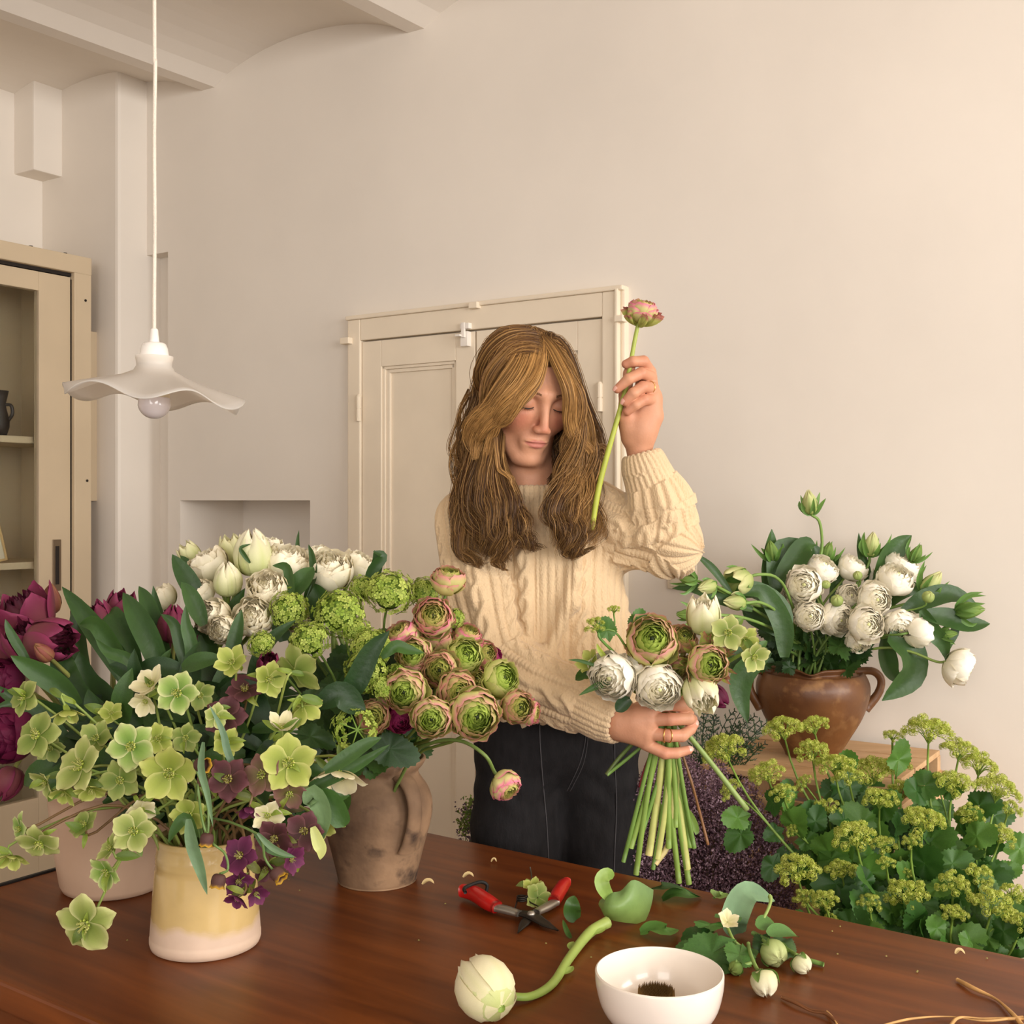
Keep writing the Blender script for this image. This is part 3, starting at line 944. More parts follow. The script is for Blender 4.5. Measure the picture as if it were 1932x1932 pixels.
def hel_centre(kind):
    def mk():
        mb = MB(); r_ = np.random.default_rng(4)
        gc = col(176, 190, 80) if kind not in ('purple', 'plum') else col(150, 140, 60)
        for j in range(9):
            a = j * 2 * math.pi / 9
            p0 = V3((.10 * math.cos(a), .10 * math.sin(a), .02)); p1 = V3((.17 * math.cos(a), .17 * math.sin(a), .15))
            mb.tube([p0, p1], [.03, .045], 5, gc)
        for j in range(16):
            a = r_.random() * 6.28; q = .13 * r_.random() ** .5 + .02
            p0 = V3((q * .5 * math.cos(a), q * .5 * math.sin(a), .02)); p1 = V3((q * 1.6 * math.cos(a), q * 1.6 * math.sin(a), .26 + .08 * r_.random()))
            mb.tube([p0, p1 * .9, p1], [.008, .008, .024], 4, mixc(gc, col(232, 222, 150), .6))
        return mb.mesh('stamens')
    return cached(('helc', kind in ('purple', 'plum')), mk)
def hel_bloom(t, head, face, size, kind, roll=0., cup=.35, centre=True):
    M = xf(head, face, roll, size)
    for i in range(5):
        tilt = (.08 if i % 2 else -.06)
        t.place('petal', hel_petal(kind, i % 3, round(cup, 2)), M_petal, M @ Matrix.Rotation(i * 2 * math.pi / 5 * (2 if False else 1), 4, 'Z') @ Matrix.Rotation(tilt, 4, 'Y') @ Matrix.Translation((.04, 0, .012 * i)))
    if centre: t.place('stamens', hel_centre(kind), M_petal, M)

# viburnum snowball
def vib_mesh(var, ring=False):
    def mk():
        mb = MB(); r_ = np.random.default_rng(60 + var)
        N_ = 190
        for i in range(N_):
            z = 1 - 2 * (i + .5) / N_; a = i * 2.39996
            q = math.sqrt(1 - z * z)
            n_ = V3((q * math.cos(a), q * math.sin(a), z))
            if z < -.75: continue
            if ring and z > .62: continue
            rr = 1 + .09 * r_.normal()
            n2 = unit(n_ + r_.normal(0, .22, 3))
            B = V3(basis(n2, r_.random() * 6))
            base = n_ * V3((1, 1, .82)) * rr * .92
            s_ = .150 * (1 + .15 * r_.normal())
            cA = mixc(col(148, 174, 62), col(196, 208, 104), r_.random())
            for k in range(5):
                b = k * 1.2566
                p = [V3((0, 0, 0)), V3((math.cos(b - .52) * .75, math.sin(b - .52) * .75, .22)), V3((math.cos(b) * 1.05, math.sin(b) * 1.05, .10)), V3((math.cos(b + .52) * .75, math.sin(b + .52) * .75, .22))]
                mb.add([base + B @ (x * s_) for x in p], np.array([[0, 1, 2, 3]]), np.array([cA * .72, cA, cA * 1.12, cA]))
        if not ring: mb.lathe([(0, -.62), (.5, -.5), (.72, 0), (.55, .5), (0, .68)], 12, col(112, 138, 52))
        return mb.mesh('floret_ball')
    return cached(('vib', var, ring), mk)

# leaves
def leaf_strip(pts, width, c0, c1=None, fold=.35, hint=(0, -1, .2), n=14, exp=.75, roll_end=0., c_rib=None, peak=.9):
    """long leaf along a curve; hint = side that shows its face"""
    path = spline(pts, n)
    tg = np.gradient(path, axis=0); tg /= np.linalg.norm(tg, axis=1, keepdims=True)
    v = np.linspace(0, 1, n); u = np.linspace(-1, 1, 7)
    w = width * .5 * np.sin(math.pi * np.clip(.10 + .90 * v ** peak, 0, 1)) ** exp
    w[-1] = width * .01
    hint = unit(V3(hint))
    Gd = np.zeros((n, 7, 3)); C = np.zeros((n, 7, 3))
    c1 = c0 if c1 is None else c1
    for i in range(n):
        sd = unit(np.cross(tg[i], hint)); nn = np.cross(sd, tg[i])
        if roll_end:
            a = roll_end * v[i]; sd, nn = sd * math.cos(a) + nn * math.sin(a), nn * math.cos(a) - sd * math.sin(a)
        Gd[i] = path[i] + (u * w[i])[:, None] * sd + (np.abs(u) ** 1.4 * w[i] * fold)[:, None] * nn
        cc = mixc(c0, c1, v[i] + 0 * u)
        C[i] = cc * (1 - .10 * np.clip(1 - np.abs(u) * 3, 0, 1))[:, None]
        C[i, 0] *= 1.15; C[i, -1] *= 1.15
    return MB().grid(Gd, C)

def toothed_mesh(var, lobes=3, tooth=.06, c=None, round_=False):
    """flat-ish lobed, toothed leaflet from the origin along +X, unit length"""
    c = G_LEAF if c is None else c
    def mk():
        r_ = np.random.default_rng(200 + var)
        nb = 44
        t = np.linspace(-1, 1, nb)
        ang = t * 2.75
        rad = (.40 + .12 * np.cos(ang)) * (1 + (.13 if lobes else 0) * np.cos(ang * lobes)) + tooth * np.abs(np.sin(np.arange(nb) * math.pi / 2)) * .5
        ctr = V3((.52, 0, 0))
        rim = np.stack([ctr[0] + rad * np.cos(ang) * 1.05, rad * np.sin(ang) * (1.0 if round_ else .82), 0 * ang], 1)
        rim[0] = rim[-1] = (0, 0, 0)
        rings = []
        for k in (0.02, .35, .7, 1.0):
            pts = ctr * (1 - k) + rim * k
            x, y = pts[:, 0], pts[:, 1]
            pts[:, 2] = -.10 * (x - .4) ** 2 + .16 * np.abs(y) - .20 * y * y * k + .03 * np.sin(x * 7 + var) + .035 * k * np.sin(ang * 5 + var * 2)
            rings.append(pts)
        Gd = np.stack(rings, 0)
        C = np.zeros(Gd.shape) + c
        C[0] *= 1.2; C[3] *= 1.08
        return MB().grid(Gd, C).mesh('leaf')
    return cached(('tooth', var, lobes, tooth, tuple(np.round(c, 4)), round_), mk)

def lance_mesh(var, c=None, w=.30, bend=.2):
    """leaflet from the origin along +X, unit length"""
    c = G_DARK if c is None else c
    def mk():
        pts = [(0, 0, 0), (.35, 0, .05), (.7, 0, .02), (1, 0, -bend)]
        return leaf_strip(pts, w, c, c * 1.1, .3, (0, 0, 1), 9, .8).mesh('leaf')
    return cached(('lance', var, w, bend, tuple(np.round(c, 4))), mk)

def aim(loc, d, up=(0, -1, .3), s=1.0, roll=0.):
    """matrix that puts +X along d and lets +Z look towards up"""
    x = unit(V3(d)); z = V3(up) - x * np.dot(up, x); z = unit(z); y = np.cross(z, x)
    R = Matrix(np.stack([x, y, z], 1).tolist()).to_4x4()
    return Matrix.Translation(Vector(loc)) @ R @ Matrix.Rotation(roll, 4, 'X') @ Matrix.Diagonal((s, s, s, 1))

def stem_to(t, base, head, face, r0, r1=None, c0=G_STEM2, c1=G_STEM, up=(0, 0, 1), k0=.45, k1=.35, name='stem', n=12, sides=6):
    base, head, face = V3(base), V3(head), V3(face)
    L_ = np.linalg.norm(head - base)
    path = bez(base, base + V3(up) * L_ * k0, head - face * L_ * k1, head, n)
    r1 = r0 if r1 is None else r1
    t.part(name, MB().tube(path, np.linspace(r0, r1, n), sides, mixc(c0, c1, np.linspace(0, 1, n))), M_stem)
    return path

# ================================================================ the big arrangement on the table
def jit(a): return rnd.uniform(-a, a)
def in_pot(c, r, z):
    a = rnd.random() * 6.28; q = r * rnd.random() ** .5
    return V3((c[0] + q * math.cos(a), c[1] + q * math.sin(a), z))
LK = .9                                                # the vessels stand at this share of the depths listed below
PURP, PURP_D, PURP_E = col(104, 24, 60), col(74, 15, 40), col(138, 52, 86)

# --- purple tulips standing in the stoneware pot: x, y, width px, kind, facing, depth, label
rows = [
    (62, 1178, 88, 'open', (-.35, .9, .3), 1.86, 'tall wide open purple tulip with a flaring petal, topmost in the left bunch'),
    (97, 1146, 44, 'bud', (.1, 1, .3), 1.92, 'small brownish purple tulip bud beside the topmost open purple tulip'),
    (62, 1228, 78, 'cup', (-.3, .8, .5), 1.80, 'rounded purple tulip under the topmost purple tulip, above a pinkish bud'),
    (80, 1208, 84, 'cup', (.95, .05, .45), 1.77, 'large purple tulip lying sideways with its petals pointing right'),
    (90, 1238, 36, 'bud', (-.35, .65, .7), 1.73, 'pinkish green tulip bud half opened below the purple tulips'),
    (14, 1232, 80, 'cup', (-.5, .7, .4), 1.84, 'purple tulip cut by the left photo edge, beside the pinkish bud'),
    (18, 1290, 72, 'double', (-.5, .4, .7), 1.80, 'dark ruffled double purple tulip under the one cut by the left edge'),
    (30, 1386, 92, 'double', (-.5, .1, .85), 1.72, 'large dark ruffled purple tulip low at the left edge, over the grey cabinet glass'),
    (22, 1462, 56, 'closed', (-.35, -.9, .2), 1.74, 'purple tulip hanging head down, lowest at the left edge'),
    (190, 1186, 62, 'cup', (-.25, .9, .25), 1.88, 'pink based purple tulip tipped back on a yellowish stem'),
    (226, 1164, 60, 'cup', (.25, .95, .2), 1.94, 'purple tulip with two clear petals right of the pink based one'),
    (328, 1196, 62, 'closed', (.05, 1, .15), 1.86, 'upright closed purple tulip in front of the white tulips'),
    (338, 1222, 56, 'cup', (.4, .6, .4), 1.93, 'purple tulip half hidden behind the upright closed purple one'),
    (218, 1392, 62, 'cup', (-.1, .8, .6), 1.76, 'dull purple tulip sunk between green hellebores in the middle of the left bunch'),
    (505, 1262, 44, 'cup', (.2, .7, .6), 1.80, 'small dark purple tulip sunk beside the big pale green hellebore'),
]
for k, (x, y, w, kind, fc, Y, lab) in enumerate(rows):
    Y *= LK
    face = D3(*fc); size = sc(w, Y) / 2
    head = P(x, y, Y) - face * size * .55
    base = in_pot(pc, .05, TZ + .03)
    t = Thing('tulip', lab, 'tulip', base, 'purple tulips')
    stem_to(t, base, head, face, .0036, .0032, c0=col(110, 128, 66), c1=col(150, 150, 80))
    if kind == 'double':
        double_bloom(t, head, face, size * 1.1, PURP_D, PURP, PURP_D, k, 2)
    elif kind == 'bud':
        tulip_bloom(t, head, face, size * 1.15, 'bud', col(150, 96, 70), mixc(PURP, col(150, 70, 70), .5), col(150, 110, 70), None, 6, k)
    else:
        tulip_bloom(t, head, face, size, kind, mixc(PURP, col(170, 120, 90), .35), PURP, PURP_E, PURP_D, 6, k * .7)

# --- tulip leaves of the left bunch: each leaf belongs to one of the tulips standing in the pot
def lone_leaf(t, pts, w, c, Ys, fold=.3, hint=(0, -1, .2), label=None, roll_end=0.):
    Ys = [y * LK for y in Ys]
    q = [P(x, y, Y) for (x, y), Y in zip(pts, Ys)]
    t.part('leaf', leaf_strip(q, sc(w, Ys[0]), c * .9, c * 1.05, fold, hint, roll_end=roll_end), M_leaf, label=label)
purple_tulips = [o for o in S.objects if o.name.startswith('tulip')]
class _W:                                             # wraps an existing thing to give it more parts
    def __init__(s, o): s.o = o; s.loc = V3(o.location)
    part = Thing.part; place = Thing.place
lv = [
    (9, [(285, 1345), (215, 1235), (160, 1160), (117, 1107)], 46, 1.80, 1.86),
    (9, [(262, 1320), (225, 1240), (185, 1180), (150, 1178)], 44, 1.76, 1.80),
    (10, [(318, 1300), (285, 1210), (255, 1155), (232, 1118)], 48, 1.78, 1.83),
    (10, [(325, 1290), (300, 1210), (280, 1140), (262, 1106)], 40, 1.84, 1.88),
    (9, [(262, 1270), (235, 1200), (212, 1160), (208, 1150)], 44, 1.83, 1.88),
    (11, [(345, 1290), (322, 1230), (300, 1170), (289, 1105)], 34, 1.90, 1.93),
    (11, [(368, 1300), (345, 1230), (330, 1180), (303, 1158)], 26, 1.78, 1.80),
    (11, [(360, 1290), (362, 1220), (352, 1180), (350, 1142)], 26, 1.77, 1.78),
    (3, [(150, 1330), (110, 1290), (60, 1260), (20, 1237)], 44, 1.72, 1.70),
    (5, [(60, 1260), (35, 1220), (18, 1190), (10, 1168)], 18, 1.72, 1.72),
    (9, [(215, 1360), (150, 1320), (120, 1250), (128, 1215)], 60, 1.75, 1.78),
    (3, [(180, 1380), (110, 1350), (50, 1330), (-20, 1290)], 40, 1.76, 1.76),
    (9, [(240, 1380), (190, 1330), (160, 1290), (150, 1230)], 70, 1.80, 1.84),
    (10, [(310, 1330), (270, 1290), (240, 1260), (222, 1210)], 60, 1.82, 1.84),
    (8, [(130, 1400), (80, 1360), (40, 1330), (-10, 1335)], 40, 1.74, 1.72),
    (12, [(400, 1330), (395, 1260), (385, 1200), (375, 1175)], 50, 1.90, 1.93),
    (0, [(170, 1300), (150, 1220), (148, 1160), (154, 1130)], 34, 1.90, 1.92),
    (10, [(268, 1310), (250, 1250), (205, 1230), (180, 1205)], 24, 1.72, 1.74),
]
for i, pts, w, y0, y1 in lv:
    lone_leaf(_W(purple_tulips[i]), pts, w, mixc(G_TULIP, G_DARK, rnd.random() * .6), np.linspace(y0, y1, 4), hint=(jit(.5), -1, .2 + jit(.2)))

# --- white double tulips standing behind: x, y, width, kind, facing, depth, label
WT, WB, WG = col(250, 240, 214), col(236, 228, 180), col(206, 214, 138)
rows = [
    (395, 1066, 72, 'd', (-.4, .85, .3), 2.06, 'large white double tulip leaning left in the white bunch, behind a dark pointed leaf'),
    (362, 1050, 44, 'g', (-.5, .8, .3), 2.14, 'greenish white tulip at the upper left end of the white bunch'),
    (438, 1044, 52, 'g', (-.1, 1, .2), 2.12, 'green flushed white tulip between the two largest white blooms'),
    (479, 1058, 76, 'c', (-.05, 1, .2), 2.02, 'large egg shaped white tulip at the top of the white bunch'),
    (512, 1032, 44, 'd', (.05, 1, .1), 2.12, 'white tulip whose tip rises highest behind the white bunch'),
    (540, 1066, 84, 'd', (.25, .9, .3), 2.04, 'large full white double tulip next to a curved dark leaf'),
    (430, 1104, 56, 'c', (.0, 1, .25), 1.98, 'narrow closed white tulip below the egg shaped one'),
    (504, 1114, 74, 'd', (.0, .6, .8), 1.95, 'round peony like white tulip in the middle of the white bunch'),
    (382, 1118, 48, 'd', (-.5, .6, .6), 2.0, 'small white double tulip with a green side near the purple upright tulip'),
    (308, 1128, 52, 'd', (-.6, .7, .3), 2.04, 'white tulip farthest left of the white bunch, behind a purple tulip'),
    (404, 1164, 68, 'd', (-.4, .4, .8), 1.92, 'white double tulip low in the bunch, above its smaller twin'),
    (422, 1188, 54, 'd', (-.2, .1, 1), 1.88, 'lowest cream double tulip of the white bunch, above a grey stem'),
    (477, 1166, 76, 'd', (.1, .35, .9), 1.90, 'round cream double tulip left of the first green snowball'),
    (624, 1078, 84, 'd', (.1, .8, .6), 2.03, 'large white double tulip with an orange mark, standing right of dark leaves'),
    (674, 1068, 66, 'd', (.5, .85, .2), 2.10, 'rightmost white tulip, touching the lime green snowballs'),
    (596, 1048, 46, 'd', (-.1, 1, .2), 2.14, 'white tulip half hidden behind the one with an orange mark'),
    (562, 1172, 44, 'd', (.2, .3, .9), 1.92, 'white tulip peeping out under the first green snowball'),
]
jar_mouth = jc + V3((0, 0, .17))
for k, (x, y, w, kind, fc, Y, lab) in enumerate(rows):
    Y *= LK
    face = D3(*fc); size = sc(w, Y) / 2
    head = P(x, y, Y) - face * size * .75
    left = x < 480
    base = in_pot(pc, .05, TZ + .03) if left else in_pot(jc, .035, TZ + .03)
    t = Thing('tulip', lab, 'tulip', base, 'white double tulips')
    stem_to(t, base, head, face, .0038, .0034, k0=.5)
    if kind == 'd': double_bloom(t, head, face, size, WB, WT, mixc(WB, WG, .5), k * .9, k % 2)
    elif kind == 'c': tulip_bloom(t, head, face, size, 'closed', WG, WT, None, WT, 6, k, streak=WG, ruffle=.05)
    else: tulip_bloom(t, head, face, size * .95, 'cup', WG, col(238, 232, 190), None, WB, 6, k, streak=WG)
white_tulips = [o for o in S.objects if o.get('group') == 'white double tulips']
lv = [
    (0, [(385, 1160), (362, 1110), (342, 1075), (325, 1046)], 38, 1.98, 2.0), (0, [(380, 1130), (372, 1100), (355, 1065), (340, 1048)], 22, 2.08, 2.1),
    (8, [(385, 1180), (372, 1150), (358, 1120), (342, 1098)], 34, 1.88, 1.9), (5, [(552, 1130), (548, 1095), (540, 1070), (514, 1067)], 22, 1.95, 1.97),
    (5, [(566, 1130), (566, 1070), (562, 1030), (564, 1000)], 12, 2.08, 2.1), (13, [(575, 1130), (592, 1090), (590, 1050), (582, 1027)], 18, 2.0, 2.0),
    (13, [(548, 1130), (560, 1110), (580, 1085), (592, 1070)], 44, 1.96, 1.98), (12, [(430, 1250), (442, 1215), (450, 1180), (456, 1150)], 30, 1.84, 1.85),
    (7, [(535, 1210), (530, 1180), (545, 1150), (560, 1120)], 40, 1.98, 1.98), (12, [(470, 1290), (490, 1240), (520, 1200), (558, 1170)], 30, 1.86, 1.86),
    (13, [(600, 1180), (602, 1140), (598, 1120), (590, 1100)], 50, 2.0, 2.0), (6, [(455, 1250), (440, 1190), (445, 1150), (462, 1110)], 44, 1.98, 1.98),
    (14, [(688, 1130), (700, 1080), (722, 1050), (704, 1040)], 22, 2.02, 2.02), (14, [(690, 1120), (703, 1092), (712, 1060), (706, 1038)], 26, 2.04, 2.03),
    (3, [(472, 1062), (462, 1048), (455, 1034), (474, 1026)], 10, 1.98, 1.98), (10, [(410, 1260), (385, 1220), (380, 1190), (372, 1170)], 40, 1.92, 1.92),
]
for i, pts, w, y0, y1 in lv:
    lone_leaf(_W(white_tulips[i]), pts, w, mixc(G_TULIP * .9, G_DARK, rnd.random() * .7), np.linspace(y0, y1, 4), hint=(jit(.6), -1, .2))

# --- viburnum snowballs in the earthen jar: x, y, width, depth, ring?, label
rows = [
    (545, 1152, 78, 1.90, 0, 'lime green snowball bloom nearest the white tulips, its white neighbour showing beneath'),
    (640, 1156, 98, 1.88, 0, 'largest lime green snowball bloom, upright in the middle of the arrangement'),
    (672, 1190, 54, 1.86, 0, 'small lime snowball tucked against the lower right side of the largest one'),
    (736, 1118, 92, 1.93, 0, 'pale lime snowball reaching up right towards the sleeve'),
    (684, 1110, 52, 1.98, 0, 'lime snowball half behind the one that reaches for the sleeve'),
    (800, 1118, 64, 1.99, 0, 'shaded mid green snowball under the topmost ranunculus, by the sleeve'),
    (492, 1214, 52, 1.80, 0, 'small yellow green snowball low left, among the hellebores'),
    (584, 1208, 76, 1.84, 0, 'loose lime snowball below the largest one'),
    (700, 1222, 80, 1.82, 0, 'lime snowball above the droop of pale florets, left of the pink ranunculus'),
    (690, 1266, 84, 1.78, 0, 'pale lime snowball drooping in the middle right of the arrangement'),
    (722, 1296, 48, 1.76, 0, 'lime floret cluster at the lowest tip of the drooping snowball'),
    (858, 1166, 40, 1.95, 0, 'small bright green snowball pressed against the knitted sleeve'),
    (670, 1376, 84, 1.70, 1, 'open ring shaped lime snowball hanging over the earthen jar'),
    (748, 1270, 40, 1.84, 0, 'small lime snowball wedged between ranunculus blooms'),
]
for k, (x, y, w, Y, ring, lab) in enumerate(rows):
    Y *= LK
    face = D3(jit(.4) + (x - 680) / 400, .7 + jit(.2), .7) if not ring else D3(-.1, .25, 1)
    size = sc(w, Y) / 2
    ctr = P(x, y, Y)
    base = in_pot(jc, .035, TZ + .03)
    t = Thing('viburnum', lab, 'flower', base, 'green snowball blooms')
    path = stem_to(t, base, ctr - face * size * .5, face, .0026, .0018, c0=col(96, 110, 60), c1=col(120, 150, 70))
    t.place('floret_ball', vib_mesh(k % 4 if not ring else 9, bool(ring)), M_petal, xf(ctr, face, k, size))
    if ring:
        mb = MB()
        for a in range(7):
            e = V3(basis(face)) @ V3((math.cos(a * .9), math.sin(a * .9), .1))
            mb.tube([ctr - face * size * .5, ctr + e * size * .8], [.0012, .0008], 5, col(130, 160, 70))
        t.part('floret_stalks', mb, M_stem, kind='stuff')
    for j in range(2):
        d = D3(rnd.uniform(-1, 1), rnd.uniform(-.9, .1), rnd.uniform(-.1, .7))
        t.place('leaf', toothed_mesh(j + 2 * (k % 3), 3, .09, mixc(G_LEAF, G_DARK, rnd.random())), M_leaf, aim(path[7 + j], d, (jit(.4), -1, .5), sc(rnd.uniform(70, 105), Y)))

# --- ranunculus in the earthen jar: x, y, width, kind, facing, depth, label
rows = [
    (847, 1092, 68, 'bronze', (.25, .95, .3), 1.93, 'rose edged green ranunculus topmost on the right, seen from the side against the sleeve'),
    (818, 1164, 78, 'pink', (.05, .35, 1), 1.90, 'yellow green ranunculus with a frilled pink rim, second from the top on the right'),
    (757, 1200, 72, 'pink', (-.4, .8, .4), 1.90, 'pink frilled ranunculus turned away to the left, beside the snowballs'),
    (822, 1205, 66, 'bronze', (0, .6, .6), 1.94, 'bronze ranunculus half hidden below the frilled pink rimmed one'),
    (883, 1198, 56, 'pink', (.4, .7, .4), 1.96, 'bright pink edged ranunculus against the sleeve, behind a lime one'),
    (877, 1238, 72, 'lime', (.3, .35, .9), 1.88, 'lime ranunculus with a small dark eye, in the upper right of the bunch'),
    (914, 1234, 56, 'pink', (.6, .3, .7), 1.93, 'pink rimmed ranunculus squeezed between the lime one and the sleeve'),
    (934, 1236, 34, 'magenta', (.8, .3, .4), 1.98, 'dark magenta ranunculus sliver touching the sleeve'),
    (782, 1236, 72, 'green', (-.15, .3, 1), 1.86, 'green ranunculus under the pink one that is turned away'),
    (830, 1264, 74, 'bronze', (.0, .1, 1), 1.84, 'green hearted ranunculus with a black eye in the middle of the bunch'),
    (862, 1303, 78, 'bronze', (.35, -.05, .9), 1.80, 'brownish green ranunculus turned half right, above the largest bloom'),
    (765, 1304, 86, 'green', (-.1, .0, 1), 1.76, 'broad yellow green ranunculus with rosy rim at the left side of the bunch'),
    (945, 1280, 76, 'lime', (.5, .3, .8), 1.84, 'plump bright green ranunculus standing out at the right side of the bunch'),
    (896, 1348, 100, 'green', (.25, -.1, 1), 1.73, 'largest ranunculus, deep green heart with wide yellow pink petals'),
    (976, 1334, 66, 'bronze', (.45, .1, .9), 1.80, 'green ranunculus with brownish petals farthest right over the jeans'),
    (1003, 1345, 48, 'pink', (.9, -.1, .3), 1.85, 'hot pink ranunculus back, rightmost of the bunch'),
    (815, 1354, 80, 'green', (.0, -.05, 1), 1.72, 'ruffled pale bronze green ranunculus left of the largest bloom'),
    (704, 1352, 66, 'bronze', (.2, .2, .9), 1.76, 'brown edged ranunculus half behind the ring shaped snowball'),
    (755, 1358, 56, 'magenta', (.3, -.2, .9), 1.80, 'magenta ranunculus in the shade under the rosy rimmed one'),
    (900, 1282, 56, 'pink', (.1, .3, .8), 1.92, 'pinkish ranunculus deep between the lime and the plump green ones'),
    (955, 1484, 62, 'pink', (.55, -.55, .6), 1.74, 'single drooping yellow pink ranunculus on an arched stem in front of the jeans'),
]
for k, (x, y, w, kind, fc, Y, lab) in enumerate(rows):
    Y *= LK
    face = D3(*fc); size = sc(w, Y) / 2 * .98
    head = P(x, y, Y) - face * size * .8
    base = in_pot(jc, .035, TZ + .03)
    t = Thing('ranunculus', lab, 'ranunculus', base, 'green and pink ranunculus')
    if k == 20:
        path = spline([base, P(770, 1440, 1.68), P(815, 1402, 1.62), P(870, 1398, 1.59), P(915, 1425, 1.57), head - face * .012, head], 26)
        t.part('stem', MB().tube(path, .0026, 7, col(104, 124, 60)), M_stem)
    else:
        neck = jar_mouth + V3((.02 + jit(.03), jit(.03), .0))
        path = spline([base, neck + V3((0, 0, .01)), (neck + head) / 2 + V3((0, .0, .0)), head - face * .02, head], 16)
        t.part('stem', MB().tube(path, .0024, 6, mixc(G_STEM2, col(110, 120, 50), rnd.random())), M_stem)
    ran_bloom(t, head, face, size, kind, k * 1.3, k)

